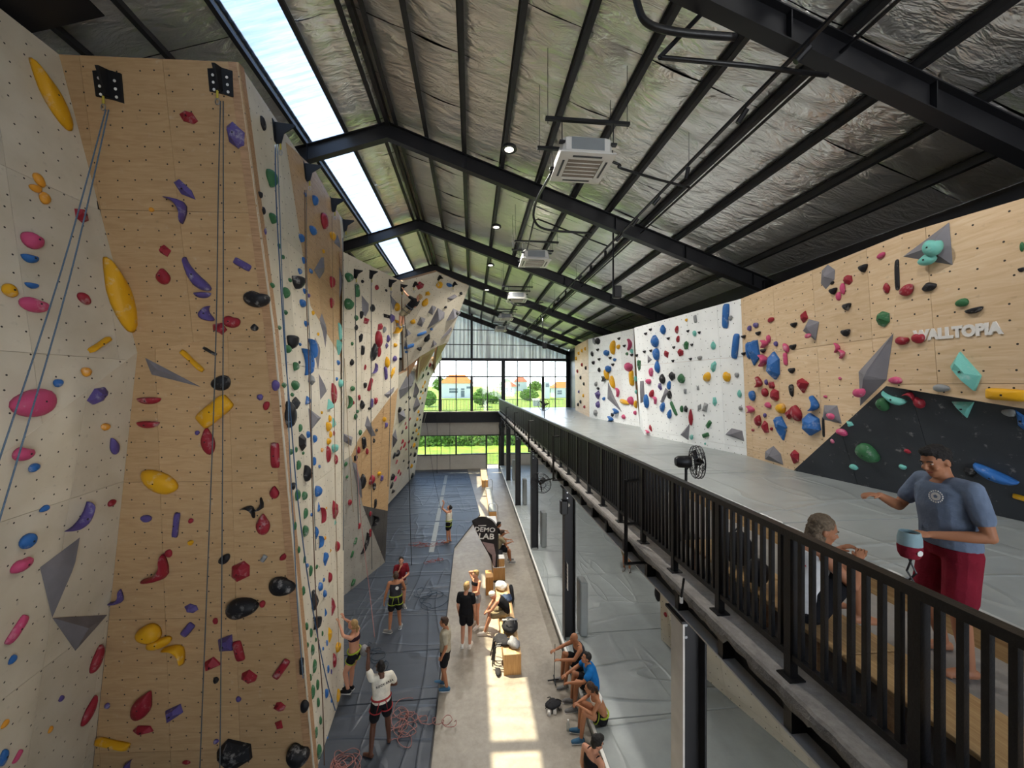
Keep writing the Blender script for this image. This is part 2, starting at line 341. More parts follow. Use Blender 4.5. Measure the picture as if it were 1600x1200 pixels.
# ceiling: outer sheet, foil strips, purlins, rafters, skylights
ceil = empty('ceiling'); ceil['kind'] = 'structure'
SKX = (-4.23, -3.31)
def slab(xa, xb, ya, yb, dz, th=.02):
    m_ = MB(); za, zb = roof_z(xa)+dz, roof_z(xb)+dz
    return m_.add([(xa, ya, za), (xb, ya, zb), (xb, yb, zb), (xa, yb, za), (xa, ya, za+th), (xb, ya, zb+th), (xb, yb, zb+th), (xa, yb, za+th)],
                  [(0, 3, 2, 1), (4, 5, 6, 7), (0, 1, 5, 4), (1, 2, 6, 5), (2, 3, 7, 6), (3, 0, 4, 7)])
for a, b in ((XL-.3, SKX[0]), (SKX[1], RX), (RX, XR+.4)): slab(a, b, Y0-.3, Y1+.3, .16).build('roof_sheet', 'dark_steel', ceil)
PUR_R = [-2.0, -1.2, -.2, .8, 1.8, 2.8, 3.8, 4.8, 5.8, 6.8, 7.8]; PUR_L = [-2.42, -3.27, -4.27, -5.4, -6.4, -7.4, -8.4, -9.4, -10.4, -11.4, -12.4]
STRIP = 1.5
def foil_strip(xs, seed, yl):
    """one roll of foil laid down the slope, sagging between the purlins, slack and wrinkled"""
    rnd = random.Random(seed); ny = 10; cols = []
    for i in range(len(xs)-1):
        for t in (0, .17, .33, .5, .67, .83): cols.append((xs[i]+(xs[i+1]-xs[i])*t, 4*t*(1-t)*.05))
    cols.append((xs[-1], 0)); m_ = MB(); vs = []
    for x, sag in cols:
        for j in range(ny+1):
            y = yl*j/ny; k = min(1, min(j, ny-j)*.8)
            vs.append((x, y, roof_z(x)+.06-sag*(.5+.8*noise.noise(V((x*.7, y*1.1, seed*3.1)))+.3*k)-(.030*max(0, noise.noise(V((x*1.3+y*.8, y*3.4-x*.5, seed))))*k if sag else 0)+(.006 if j in (0, ny) else 0)))
    fs = [(i*(ny+1)+j, (i+1)*(ny+1)+j, (i+1)*(ny+1)+j+1, i*(ny+1)+j+1) for i in range(len(cols)-1) for j in range(ny)]
    return m_.add(vs, fs).mesh('foil_sheet', 'foil', True)
rr = [foil_strip([RX+.02]+PUR_R[1:]+[XR], s, STRIP-.012) for s in range(4)]
l1 = [foil_strip([SKX[1]+.02, -2.8, RX-.02], s, STRIP-.012) for s in (11, 12)]
l2 = [foil_strip([XL]+PUR_L[:2:-1][:-1]+[SKX[0]-.02], s, STRIP-.012) for s in (21, 22, 23)]
rnd = random.Random(3)
for k in range(int((Y1-Y0)/STRIP)):
    for lst in (rr, l1, l2): link('foil_sheet', rnd.choice(lst), ceil, (0, Y0+k*STRIP, 0))
for lst in (PUR_R, PUR_L):
    m0 = None
    for x in lst:
        z = roof_z(x)
        m_ = MB().b2((-.03, Y0, -.14), (.03, Y1, .0)); m_.b2((-.03, Y0, -.14), (.065, Y1, -.128)); m_.b2((-.065, Y0, -.01), (.03, Y1, .0))
        if m0 is None: m0 = m_.mesh('purlin', 'purlin_steel')
        link('purlin', m0, ceil, (x, 0, z+.03))
def rafter(xa, xb, bw=.2, dep=.42):
    m_ = MB(); za, zb = roof_z(xa)-.13, roof_z(xb)-.13
    def plate(y0, y1, d0, d1):
        m_.add([(xa, y0, za-d1), (xb, y0, zb-d1), (xb, y1, zb-d1), (xa, y1, za-d1), (xa, y0, za-d0), (xb, y0, zb-d0), (xb, y1, zb-d0), (xa, y1, za-d0)],
               [(0, 3, 2, 1), (4, 5, 6, 7), (0, 1, 5, 4), (1, 2, 6, 5), (2, 3, 7, 6), (3, 0, 4, 7)])
    plate(-bw/2, bw/2, 0, .02); plate(-bw/2, bw/2, dep-.02, dep); plate(-.01, .01, .02, dep-.02)
    n_ = max(2, int(abs(xb-xa)/2.0))
    for i in range(1, n_+1):
        x = xa+(xb-xa)*i/(n_+.3); z = roof_z(x)-.13; m_.b2((x-.008, -bw/2+.01, z-dep+.03), (x+.008, bw/2-.01, z-.02))
    return m_.mesh('rafter', 'black_steel')
ra, rb = rafter(RX, XR), rafter(RX, XL)
for y in FR: link('rafter', ra, ceil, (0, y, 0)); link('rafter', rb, ceil, (0, y, 0))
MB().bar((RX, Y0, RZ-.12), (RX, Y1, RZ-.12), .10, .18).build('ridge_beam', 'black_steel', ceil)
for y0, y1 in zip(FR[:-1], FR[1:]):
    for ys, ye in ((y0+.12, (y0+y1)/2-.01), ((y0+y1)/2+.01, y1-.12)):
        m_ = MB(); n_ = 84; vs = []
        for i in range(n_+1):
            y = ys+(ye-ys)*i/n_; dz = .018*math.sin(2*math.pi*y/.19)
            for x in (SKX[0]-.03, SKX[1]+.03): vs.append((x, y, roof_z(x)+.13+dz))
        m_.add(vs, [(2*i, 2*i+1, 2*i+3, 2*i+2) for i in range(n_)]).build('skylight_panel', 'skylight', ceil, smooth=True, fix=False)
slab(XL, -5.62, 4.7, 6.62, -.17).build('foil_shade_sheet', 'black_steel', ceil)  # added black sheet, its colour stands for foil left unlit here
# walls of the gable ends, columns
concW = 'render_wall'
far = empty('wall_far'); far['kind'] = 'structure'
YW = Y1
def wbox(x0, x1, z0, z1, m='render_wall', y0=YW, y1=YW+.15, name='wall_panel', par=far): return MB().b2((x0, y0, z0), (x1, y1, z1)).build(name, m, par)
DX0, DX1 = 1.28, 2.42     # low door
wbox(XL, DX0, -.02, 1.28); wbox(XL, DX0, 2.95, 4.1); wbox(DX0, 2.55, 2.95, 4.1); wbox(2.55, XR, -.02, 1.28); wbox(5.6, XR, 1.28, 2.95); wbox(2.55, XR, 2.95, 4.1); wbox(XL, -5.6, 1.28, 2.95)
wbox(XL, XR, 4.1, 5.05, 'dark_steel', YW-.25, YW+.12, 'floor_beam')
wbox(XL, XR, 9.53, 9.75, 'dark_steel', YW-.1, YW+.1, 'girt'); wbox(XL, -5.0, 5.05, 9.6)
MB().b2((XL, YW-.55, 5.0), (2.4, YW-.25, 5.08)).build('ledge', 'deck_concrete', far)
m_ = MB(); vs = []; n_ = 220
for i in range(n_+1):
    x = XL+(XR-XL)*i/n_; y = YW+.03+(.03 if i % 3 == 0 else 0.); vs += [(x, y, 9.7), (x, y, roof_z(x)+.1)]
m_.add(vs, [(2*i, 2*i+2, 2*i+3, 2*i+1) for i in range(n_)]).build('corrugated_cladding', 'corrugated', far, fix=False)
for z in (10.9, 12.2): MB().b2((XL, YW-.08, z), (XR, YW, z+.06)).build('girt', 'purlin_steel', far)
MB().b2((-.1, YW-.2, 9.6), (.1, YW, 13.8)).build('gable_post', 'dark_steel', far)
# big upper window and low windows
def window(i, x0, x1, z0, z1, mull, trans, frame=.07):
    wn = empty('window_%d' % i); wn['kind'] = 'structure'
    for x, wd in mull: MB().b2((x-wd/2, YW-.06, z0), (x+wd/2, YW+.06, z1)).build('mullion', 'mullion_grey', wn)
    for z, wd in trans: MB().b2((x0, YW-.05, z-wd/2), (x1, YW+.05, z+wd/2)).build('transom', 'mullion_grey', wn)
    for z in (z0, z1): MB().b2((x0, YW-.07, z-frame/2), (x1, YW+.07, z+frame/2)).build('window_frame', 'mullion_grey', wn)
    xs = [x0]+[m_[0] for m_ in mull]+[x1]
    zs = [z0]+[t[0] for t in trans]+[z1]
    for a, b in zip(xs[:-1], xs[1:]):
        for c, d in zip(zs[:-1], zs[1:]):
            if b-a > .05: MB().b2((a+.01, YW-.008, c+.01), (b-.01, YW+.008, d-.01)).build('pane', 'window_glass', wn)
    return wn
px = lambda p: (p-737)*.0566      # metres across the far wall
window(1, -5.0, 8.6, 5.05, 9.53, [(-4.2, .08), (px(688.5), .12), (px(713), .09), (px(737), .12), (px(761.5), .09), (px(786.3), .34), (px(808.5), .09), (px(829), .08), (px(849.5), .12), (px(869.5), .08), (px(892), .3)], [(8.12, .10)])
for x in (px(688.5), px(737), px(849.5)): wbox(x-.12, x+.12, 5.05, 8.12, 'mullion_grey', YW-.08, YW+.1, 'window_post')
window(2, -5.6, DX0, 1.28, 2.95, [(px(666), .1), (px(690), .05), (px(713), .14), (px(737), .05), (px(759.5), .12)], [])
window(3, 2.62, 5.6, 1.28, 2.95, [(4.1, .08)], [])
dr = empty('door_1'); dr['kind'] = 'structure'
for x in (DX0+.04, DX1): MB().b2((x-.05, YW-.07, 0), (x+.05, YW+.07, 2.95)).build('door_frame', 'mullion_grey', dr)
MB().b2((DX0, YW-.07, 2.9), (DX1, YW+.07, 3.0)).build('door_frame', 'mullion_grey', dr); MB().b2((DX0+.09, YW-.01, .03), (DX1-.05, YW+.01, 2.9)).build('pane', 'window_glass', dr)
MB().b2((DX1-.2, YW-.06, 1.0), (DX1-.14, YW-.02, 1.2)).build('door_handle', 'steel', dr)
wbox(2.42, 2.62, 0, 4.1, 'dark_steel', name='post')
# rear gable behind the photographer: unseen open bays, added and placed to let in fill light
rear = empty('wall_rear'); rear['kind'] = 'structure'
wbox(XL, XR, 9.6, 10.2, 'render_wall', Y0-.15, Y0, 'wall_panel', rear); wbox(XL, 2.4, 0, 5.2, 'render_wall', Y0-.15, Y0, 'wall_panel', rear); wbox(2.4, XR, 4.4, 5.2, 'render_wall', Y0-.15, Y0, 'wall_panel', rear); wbox(XL, 2.0, 5.2, 9.6, 'render_wall', Y0-.15, Y0, 'wall_panel', rear)
for x in (-1, 2, 5, 8.5): wbox(x-.1, x+.1, 0, 10, 'dark_steel', Y0-.15, Y0, 'mullion', rear)
MB().add([(XL, Y0-.05, 10), (XR, Y0-.05, 10), (XR, Y0-.05, 10.5), (RX, Y0-.05, 14.4), (XL, Y0-.05, 10.6)], [(0, 1, 2, 3, 4)]).build('cladding', 'corrugated', rear, fix=False)
struct('landing_slab', MB().b2((XL, Y0, 5.45), (2.36, -.45, 5.7)), 'deck_concrete')
# hall columns of the portal frames along the outer walls
for y in FR:
    m_ = MB(); 
    for x in (XL+.25, XR-.25): pass
    for x, nm in ((XL+.2, 'l'), (XR-.17, 'r')):
        m_ = MB().b2((x-.14, y-.1, 0), (x-.12, y+.1, roof_z(x)-.2)); m_.b2((x+.12, y-.1, 0), (x+.14, y+.1, roof_z(x)-.2)); m_.b2((x-.12, y-.01, 0), (x+.12, y+.01, roof_z(x)-.2))
        struct('portal_column', m_, 'black_steel')

# ------------------------------------------------------------------ tables: wall facets, holds, volumes, ropes (metres, hall axes)
FACETS = [
  ('ply', 'ply', [[-6.44, 6.82, 12.5], [-3.73, 6.69, 12.5], [-3.48, 7.29, 8.32], [-5.82, 7.47, 7.89]], [-0.047, -0.988, -0.146]),
  ('ply', 'ply', [[-5.82, 7.47, 7.89], [-3.48, 7.29, 8.32], [-2.91, 7.62, 0.0], [-6.9, 7.88, 0.15]], [-0.067, -0.997, -0.043]),
  ('near', 'white', [[-6.44, 6.82, 12.5], [-5.82, 7.47, 7.89], [-5.61, 4.05, 5.55], [-6.5, 4.69, 12.5]], [0.991, -0.028, 0.13]),
  ('near', 'white', [[-5.82, 7.47, 7.89], [-6.9, 7.88, 0.15], [-6.11, 4.26, 1.99], [-5.59, 3.9, 5.46]], [0.98, 0.15, -0.13]),
  ('side', 'white', [[-3.73, 6.69, 12.5], [-3.48, 7.29, 8.32], [-2.91, 7.62, 0.0], [-3.06, 9.76, -0.0], [-4.24, 13.46, 12.78]], [0.995, 0.073, 0.071]),
  ('side', 'ply', [[-3.85, 8.58, 12.38], [-4.02, 10.49, 12.88], [-4.23, 13.4, 12.73], [-3.78, 11.86, 8.11], [-3.68, 9.41, 9.14]], [0.995, 0.073, 0.071]),
  ('back', 'white', [[-3.96, 12.54, 11.45], [-2.78, 16.0, 11.48], [-2.88, 16.18, 9.45], [-3.0, 16.38, 7.25], [-3.93, 14.08, 5.43], [-4.07, 13.77, 4.93], [-4.22, 13.37, 4.83]], [0.944, -0.321, -0.077]),
  ('back', 'ply', [[-3.0, 16.38, 7.25], [-3.22, 16.24, 5.04], [-3.41, 16.38, 2.2], [-3.93, 14.66, 2.95], [-4.07, 13.77, 4.93], [-3.93, 14.08, 5.43], [-3.67, 14.6, 6.44], [-3.35, 15.42, 6.93]], [0.944, -0.321, -0.077]),
  ('back', 'lightgrey', [[-4.22, 13.37, 4.83], [-4.07, 13.77, 4.93], [-3.93, 14.66, 2.95], [-3.54, 16.53, -0.0], [-4.41, 13.97, 0.0]], [0.944, -0.321, -0.077]),
  ('back', 'darkgrey', [[-3.93, 14.66, 2.95], [-3.41, 16.38, 2.2], [-3.54, 16.53, -0.0]], [0.944, -0.321, -0.077]),
  ('ret', 'white', [[-4.13, 13.1, 11.56], [-3.95, 12.55, 11.46], [-4.4, 13.98, -0.0], [-3.06, 9.76, -0.0]], [0.05, 0.99, 0.05]),
  ('over', 'white', [[-2.78, 16.0, 11.48], [-1.46, 16.82, 12.14], [-0.12, 18.6, 12.03], [-0.46, 19.13, 11.25], [-1.21, 20.3, 9.54], [-1.7, 19.98, 9.3], [-2.54, 19.62, 8.75], [-3.3, 19.51, 8.08]], [0.615, -0.499, -0.61]),
  ('far', 'white', [[-5.02, 22.33, 0.29], [-4.06, 19.51, 4.59], [-3.36, 17.49, 7.66], [-3.12, 20.17, 8.14], [-2.27, 30.06, 9.73], [-2.32, 30.68, 9.43], [-2.88, 27.6, 7.79], [-3.4, 28.3, 5.61], [-3.96, 30.19, 3.07], [-4.63, 32.55, 0.03]], [0.968, -0.044, -0.246]),
  ('under', 'darkgrey', [[-3.3, 19.51, 8.08], [-2.54, 19.62, 8.75], [-3.29, 20.05, 7.49], [-3.5, 19.98, 6.69]], [0.577, -0.603, -0.551]),
  ('under', 'ply', [[-2.54, 19.62, 8.75], [-1.7, 19.98, 9.3], [-2.93, 24.37, 8.16], [-3.17, 23.35, 7.38]], [0.564, -0.056, -0.824]),
  ('under', 'darkgrey', [[-1.7, 19.98, 9.3], [-1.21, 20.3, 9.54], [-2.66, 28.06, 8.57], [-2.7, 29.48, 8.16]], [0.446, -0.028, -0.895]),
  ('mfar', 'ply', [[8.06, 29.83, 5.4], [7.1, 23.05, 5.4], [7.0, 22.98, 10.12], [7.91, 29.48, 10.36]], [-0.99, 0.14, -0.019]),
  ('mwhite', 'white', [[7.1, 23.05, 5.4], [7.77, 17.4, 5.4], [7.68, 17.77, 7.39], [7.62, 17.77, 10.02], [7.0, 22.98, 10.12]], [-0.993, -0.118, -0.023]),
  ('mwhite', 'white', [[7.77, 17.4, 5.4], [6.71, 14.64, 5.4], [6.53, 14.86, 7.38]], [-0.927, 0.353, -0.128]),
  ('mwhite', 'white', [[6.71, 14.64, 5.4], [7.46, 9.92, 5.4], [7.16, 9.76, 9.63], [6.37, 14.8, 9.59], [6.53, 14.86, 7.38]], [-0.985, -0.155, -0.076]),
  ('mply', 'ply', [[7.46, 9.92, 5.4], [7.2, 8.08, 5.4], [6.75, 5.73, 7.3], [6.54, 5.31, 9.62], [7.16, 9.76, 9.63]], [-0.988, 0.137, -0.065]),
  ('mright', 'ply', [[6.54, 5.31, 9.62], [6.75, 5.73, 7.3], [6.74, 4.12, 7.02], [6.74, 2.88, 6.79], [6.51, 2.78, 9.43], [6.52, 3.99, 9.53]], [-0.996, 0.02, -0.087]),
  ('mdark', 'darkwall', [[6.75, 5.73, 7.3], [7.2, 8.08, 5.4], [7.69, 4.7, 5.4], [7.94, 3.05, 5.39], [7.36, 3.14, 6.75], [7.08, 4.33, 7.0]], [-0.914, -0.133, -0.382]),
  ('low', 'white', [[5.17, 10.23, 0.35], [5.28, 9.7, 0.35], [5.14, 9.67, 4.5], [5.02, 10.2, 4.5]], [-0.976, -0.216, -0.036]),
  ('low', 'white', [[5.28, 9.7, 0.35], [6.11, 6.51, 0.35], [5.24, 6.28, 4.5], [4.41, 9.47, 4.5]], [-0.946, -0.246, -0.212]),
  ('low', 'white', [[6.11, 6.51, 0.35], [6.62, 4.66, 0.35], [5.75, 4.43, 4.5], [5.25, 6.27, 4.5]], [-0.943, -0.258, -0.212]),
]
# zone, position, wall normal, width, height, turn, shape, colour
HOLDS = [
("near",-6.34,6.58,11.68,0.991,-0.028,0.13,0.28,0.9,30,"D","y",3672),
("near",-6.16,6.24,10.24,0.991,-0.028,0.13,0.13,0.18,30,"B","o",352),
("near",-6.14,6.18,10.09,0.991,-0.028,0.13,0.15,0.11,0,"B","o",240),
("near",-6.13,6.28,10.0,0.991,-0.028,0.13,0.14,0.16,0,"B","o",324),
("near",-6.11,6.8,9.98,0.991,-0.028,0.13,0.2,0.22,0,"P","r",484),
("near",-6.04,6.02,9.3,0.991,-0.028,0.13,0.23,0.23,0,"J","k",832),
("near",-6.01,5.97,9.03,0.991,-0.028,0.13,0.18,0.17,0,"R","b",480),
("near",-5.95,5.68,8.53,0.991,-0.028,0.13,0.16,0.16,0,"B","y",480),
("near",-5.96,5.95,8.66,0.991,-0.028,0.13,0.15,0.12,0,"R","b",280),
("near",-5.93,5.94,8.4,0.991,-0.028,0.13,0.33,0.21,0,"J","k",1056),
("near",-5.94,6.64,8.64,0.991,-0.028,0.13,0.19,0.15,-35,"B","r",320),
("near",-5.94,7.23,8.82,0.991,-0.028,0.13,0.38,1.25,15,"D","y",3910),
("near",-5.84,6.78,7.95,0.991,-0.028,0.13,0.16,0.47,-55,"N","y",736),
("near",-5.79,6.51,7.51,0.991,-0.028,0.13,0.14,0.13,0,"B","o",210),
("near",-5.78,6.1,7.34,0.991,-0.028,0.13,0.12,0.11,0,"B","b",168),
("near",-5.76,5.76,7.07,0.991,-0.028,0.13,0.47,0.37,0,"B","k",2816),
("near",-5.8,6.71,7.15,0.98,0.15,-0.13,0.37,0.24,20,"P","p",704),
("near",-5.9,6.95,6.64,0.98,0.15,-0.13,0.16,0.12,0,"B","o",144),
("near",-5.99,7.21,6.29,0.98,0.15,-0.13,0.15,0.34,30,"D","p",336),
("near",-5.72,5.6,6.44,0.98,0.15,-0.13,0.24,0.19,0,"J","k",672),
("near",-5.78,5.79,6.22,0.98,0.15,-0.13,0.12,0.12,0,"B","b",196),
("near",-6.14,7.35,5.3,0.98,0.15,-0.13,0.17,0.11,0,"B","r",120),
("near",-5.9,6.05,5.6,0.98,0.15,-0.13,0.13,0.09,0,"B","b",140),
("near",-6.04,6.68,5.25,0.98,0.15,-0.13,0.18,0.49,-45,"C","p",828),
("near",-5.92,5.85,5.23,0.98,0.15,-0.13,0.18,0.22,0,"B","b",572),
("near",-5.96,5.82,4.93,0.98,0.15,-0.13,0.27,0.18,10,"J","k",748),
("near",-6.09,5.9,4.03,0.98,0.15,-0.13,0.13,0.34,-40,"L","k",704),
("near",-6.14,5.9,3.63,0.98,0.15,-0.13,0.09,0.12,-40,"B","b",192),
("near",-6.54,7.53,2.52,0.98,0.15,-0.13,0.2,0.41,-12,"B","r",684),
("near",-6.46,6.87,2.36,0.98,0.15,-0.13,0.08,0.1,0,"B","p",90),
("near",-6.65,7.53,1.64,0.98,0.15,-0.13,0.19,0.43,-30,"D","r",756),
("near",-6.26,5.93,2.75,0.98,0.15,-0.13,0.1,0.08,20,"B","o",140),
("near",-6.48,6.73,1.99,0.98,0.15,-0.13,0.07,0.09,0,"B","o",81),
("near",-6.34,5.99,2.25,0.98,0.15,-0.13,0.1,0.24,0,"B","b",448),
("near",-6.4,6.21,2.06,0.98,0.15,-0.13,0.08,0.15,-40,"L","k",200),
("ply",-4.57,6.85,11.66,-0.047,-0.988,-0.146,0.27,0.17,-20,"P","r",504),
("ply",-3.85,6.86,11.42,-0.047,-0.988,-0.146,0.28,0.39,15,"P","p",1120),
("ply",-4.75,7.02,10.56,-0.047,-0.988,-0.146,0.16,0.42,40,"P","p",672),
("ply",-4.87,7.07,10.27,-0.047,-0.988,-0.146,0.2,0.47,30,"C","p",920),
("ply",-5.31,7.1,10.24,-0.047,-0.988,-0.146,0.09,0.07,0,"B","o",63),
("ply",-5.16,7.19,9.59,-0.047,-0.988,-0.146,0.17,0.19,30,"P","r",288),
("ply",-5.23,7.25,9.17,-0.047,-0.988,-0.146,0.21,0.27,0,"D","r",520),
("ply",-4.69,7.22,9.2,-0.047,-0.988,-0.146,0.27,0.65,32,"S","p",1612),
("ply",-4.62,7.27,8.87,-0.047,-0.988,-0.146,0.28,0.17,0,"R","p",416),
("ply",-3.92,7.16,9.39,-0.047,-0.988,-0.146,0.13,0.3,60,"L","p",336),
("ply",-4.56,7.31,8.56,-0.047,-0.988,-0.146,0.32,0.26,0,"S","p",720),
("ply",-4.39,7.34,8.31,-0.047,-0.988,-0.146,0.24,0.2,-30,"P","r",396),
("ply",-4.17,7.31,8.43,-0.047,-0.988,-0.146,0.28,0.22,0,"J","r",520),
("ply",-3.71,7.23,8.82,-0.047,-0.988,-0.146,0.43,0.3,0,"J","K",1120),
("ply",-3.8,7.31,8.33,-0.047,-0.988,-0.146,0.13,0.13,0,"D","K",144),
("ply",-4.88,7.41,7.74,-0.067,-0.997,-0.043,0.16,0.55,45,"N","y",700),
("ply",-4.58,7.39,7.91,-0.067,-0.997,-0.043,0.11,0.29,60,"N","K",260),
("ply",-4.39,7.4,7.35,-0.067,-0.997,-0.043,0.31,0.27,0,"B","K",672),
("ply",-4.52,7.43,6.85,-0.067,-0.997,-0.043,0.32,0.67,-50,"L","y",1680),
("ply",-5.63,7.49,7.04,-0.067,-0.997,-0.043,0.39,0.2,0,"R","r",648),
("ply",-5.66,7.51,6.62,-0.067,-0.997,-0.043,0.37,0.2,0,"R","r",612),
("ply",-4.65,7.46,6.32,-0.067,-0.997,-0.043,0.22,0.48,5,"D","r",840),
("ply",-4.84,7.47,6.47,-0.067,-0.997,-0.043,0.08,0.08,0,"B","p",49),
("ply",-5.5,7.55,5.6,-0.067,-0.997,-0.043,0.34,0.67,55,"B","y",1800),
("ply",-3.49,7.39,6.06,-0.067,-0.997,-0.043,0.16,0.46,0,"L","r",560),
("ply",-3.52,7.42,5.39,-0.067,-0.997,-0.043,0.16,0.23,0,"D","r",280),
("ply",-3.97,7.47,5.06,-0.067,-0.997,-0.043,0.14,0.29,60,"C","K",312),
("ply",-3.79,7.45,5.15,-0.067,-0.997,-0.043,0.11,0.3,-30,"C","K",260),
("ply",-3.73,7.46,4.81,-0.067,-0.997,-0.043,0.23,0.38,0,"D","r",640),
("ply",-5.76,7.59,4.94,-0.067,-0.997,-0.043,0.18,0.13,10,"B","p",176),
("ply",-5.24,7.56,4.82,-0.067,-0.997,-0.043,0.16,0.49,-8,"N","p",588),
("ply",-4.99,7.54,4.89,-0.067,-0.997,-0.043,0.09,0.09,0,"B","r",64),
("ply",-5.01,7.56,4.49,-0.067,-0.997,-0.043,0.1,0.09,0,"B","y",72),
("ply",-5.4,7.6,4.3,-0.067,-0.997,-0.043,0.11,0.16,0,"B","r",140),
("ply",-5.57,7.62,4.0,-0.067,-0.997,-0.043,0.25,0.59,-38,"C","r",1144),
("ply",-4.43,7.54,4.18,-0.067,-0.997,-0.043,0.14,0.25,-40,"B","K",264),
("ply",-4.15,7.53,3.95,-0.067,-0.997,-0.043,0.32,0.37,-15,"P","r",896),
("ply",-6.3,7.69,3.5,-0.067,-0.997,-0.043,0.14,0.32,-40,"C","p",336),
("ply",-5.04,7.62,3.28,-0.067,-0.997,-0.043,0.23,0.16,-10,"P","p",280),
("ply",-4.13,7.55,3.29,-0.067,-0.997,-0.043,0.52,0.38,5,"B","K",1472),
("ply",-3.42,7.49,3.67,-0.067,-0.997,-0.043,0.46,0.33,5,"B","K",1120),
("ply",-4.62,7.6,3.04,-0.067,-0.997,-0.043,0.09,0.11,0,"B","r",72),
("ply",-5.11,7.64,2.89,-0.067,-0.997,-0.043,0.14,0.28,-40,"L","p",288),
("ply",-5.76,7.68,2.85,-0.067,-0.997,-0.043,0.38,0.36,0,"B","y",1020),
("ply",-5.61,7.68,2.67,-0.067,-0.997,-0.043,0.46,0.21,20,"J","y",720),
("ply",-5.31,7.67,2.48,-0.067,-0.997,-0.043,0.21,0.46,50,"C","y",720),
("ply",-4.43,7.6,2.62,-0.067,-0.997,-0.043,0.3,0.35,-20,"P","p",780),
("ply",-4.22,7.6,2.47,-0.067,-0.997,-0.043,0.16,0.38,12,"L","r",448),
("ply",-4.69,7.64,2.23,-0.067,-0.997,-0.043,0.27,0.26,0,"P","r",528),
("ply",-4.05,7.61,1.98,-0.067,-0.997,-0.043,0.27,0.24,0,"P","r",480),
("ply",-4.64,7.65,1.93,-0.067,-0.997,-0.043,0.1,0.11,0,"B","K",81),
("ply",-3.47,7.56,2.11,-0.067,-0.997,-0.043,0.14,0.42,-35,"L","r",432),
("ply",-5.93,7.75,1.51,-0.067,-0.997,-0.043,0.3,0.58,-28,"D","r",1300),
("ply",-5.43,7.73,1.32,-0.067,-0.997,-0.043,0.22,0.48,-55,"P","p",756),
("ply",-5.95,7.77,1.03,-0.067,-0.997,-0.043,0.34,0.18,0,"P","r",450),
("ply",-6.56,7.79,1.51,-0.067,-0.997,-0.043,0.09,0.1,0,"B","p",64),
("ply",-6.48,7.82,0.81,-0.067,-0.997,-0.043,0.22,0.65,75,"N","y",1044),
("ply",-4.25,7.64,1.56,-0.067,-0.997,-0.043,0.09,0.1,0,"B","p",64),
("ply",-4.67,7.7,0.77,-0.067,-0.997,-0.043,0.09,0.09,0,"B","p",56),
("ply",-5.21,7.75,0.39,-0.067,-0.997,-0.043,0.14,0.07,0,"B","r",72),
("ply",-6.23,7.82,0.37,-0.067,-0.997,-0.043,0.16,0.26,-20,"S","p",308),
("ply",-4.33,7.69,0.54,-0.067,-0.997,-0.043,0.6,0.54,0,"P","K",2288),
("ply",-3.78,7.53,3.34,-0.067,-0.997,-0.043,0.11,0.12,0,"B","r",100),
("ply",-3.52,7.6,1.39,-0.067,-0.997,-0.043,0.21,0.17,0,"P","r",252),
("ply",-3.53,7.61,1.05,-0.067,-0.997,-0.043,0.16,0.17,0,"P","r",196),
("ply",-3.18,7.61,0.51,-0.067,-0.997,-0.043,0.4,0.42,0,"J","K",1156),
("ply",-3.1,7.54,2.16,-0.067,-0.997,-0.043,0.14,0.34,0,"N","K",336),
("ply",-3.06,7.56,1.4,-0.067,-0.997,-0.043,0.16,0.22,0,"B","K",252),
("ply",-3.39,7.47,4.2,-0.067,-0.997,-0.043,0.1,0.16,-35,"B","r",126),
("ply",-3.74,7.49,4.18,-0.067,-0.997,-0.043,0.09,0.14,-35,"L","G",96),
("ply",-3.74,7.36,7.1,-0.067,-0.997,-0.043,0.11,0.11,0,"P","p",100),
("ply",-3.63,7.36,6.95,-0.067,-0.997,-0.043,0.1,0.18,-20,"B","r",144),
("ply",-3.46,7.34,7.31,-0.067,-0.997,-0.043,0.14,0.18,0,"B","p",208),
("side",-3.7,7.59,11.11,0.995,0.073,0.071,0.35,0.35,0,"D","g",600),
("side",-3.75,7.44,12.02,0.995,0.073,0.071,0.16,0.25,25,"D","K",240),
("side",-3.62,7.1,10.57,0.995,0.073,0.071,0.12,0.19,10,"R","K",128),
("side",-3.61,7.18,10.34,0.995,0.073,0.071,0.12,0.15,0,"D","K",98),
("side",-3.64,7.55,10.36,0.995,0.073,0.071,0.25,0.21,0,"D","g",234),
("side",-3.59,7.2,9.99,0.995,0.073,0.071,0.09,0.14,0,"B","p",65),
("side",-3.63,7.78,9.94,0.995,0.073,0.071,0.13,0.1,0,"B","g",48),
("side",-3.63,7.93,9.78,0.995,0.073,0.071,0.14,0.1,0,"B","g",48),
("side",-3.53,7.32,9.08,0.995,0.073,0.071,0.16,0.11,0,"D","g",70),
("side",-3.58,7.92,9.09,0.995,0.073,0.071,0.23,0.24,-10,"D","g",198),
("side",-3.62,8.21,9.41,0.995,0.073,0.071,0.15,0.09,0,"B","g",42),
("side",-3.65,8.52,9.44,0.995,0.073,0.071,0.42,0.45,0,"R","K",544),
("side",-3.54,7.85,8.7,0.995,0.073,0.071,0.15,0.1,0,"D","g",48),
("side",-3.5,7.52,8.36,0.995,0.073,0.071,0.16,0.09,0,"D","g",56),
("side",-3.52,7.99,8.15,0.995,0.073,0.071,0.35,0.47,0,"R","K",532),
("side",-3.49,7.81,8.0,0.995,0.073,0.071,0.24,0.17,0,"D","g",140),
("side",-3.49,8.13,7.68,0.995,0.073,0.071,0.21,0.21,-35,"D","g",156),
("side",-3.52,8.4,7.78,0.995,0.073,0.071,0.08,0.07,0,"B","K",15),
("side",-3.73,9.11,10.09,0.995,0.073,0.071,0.17,0.16,0,"D","b",66),
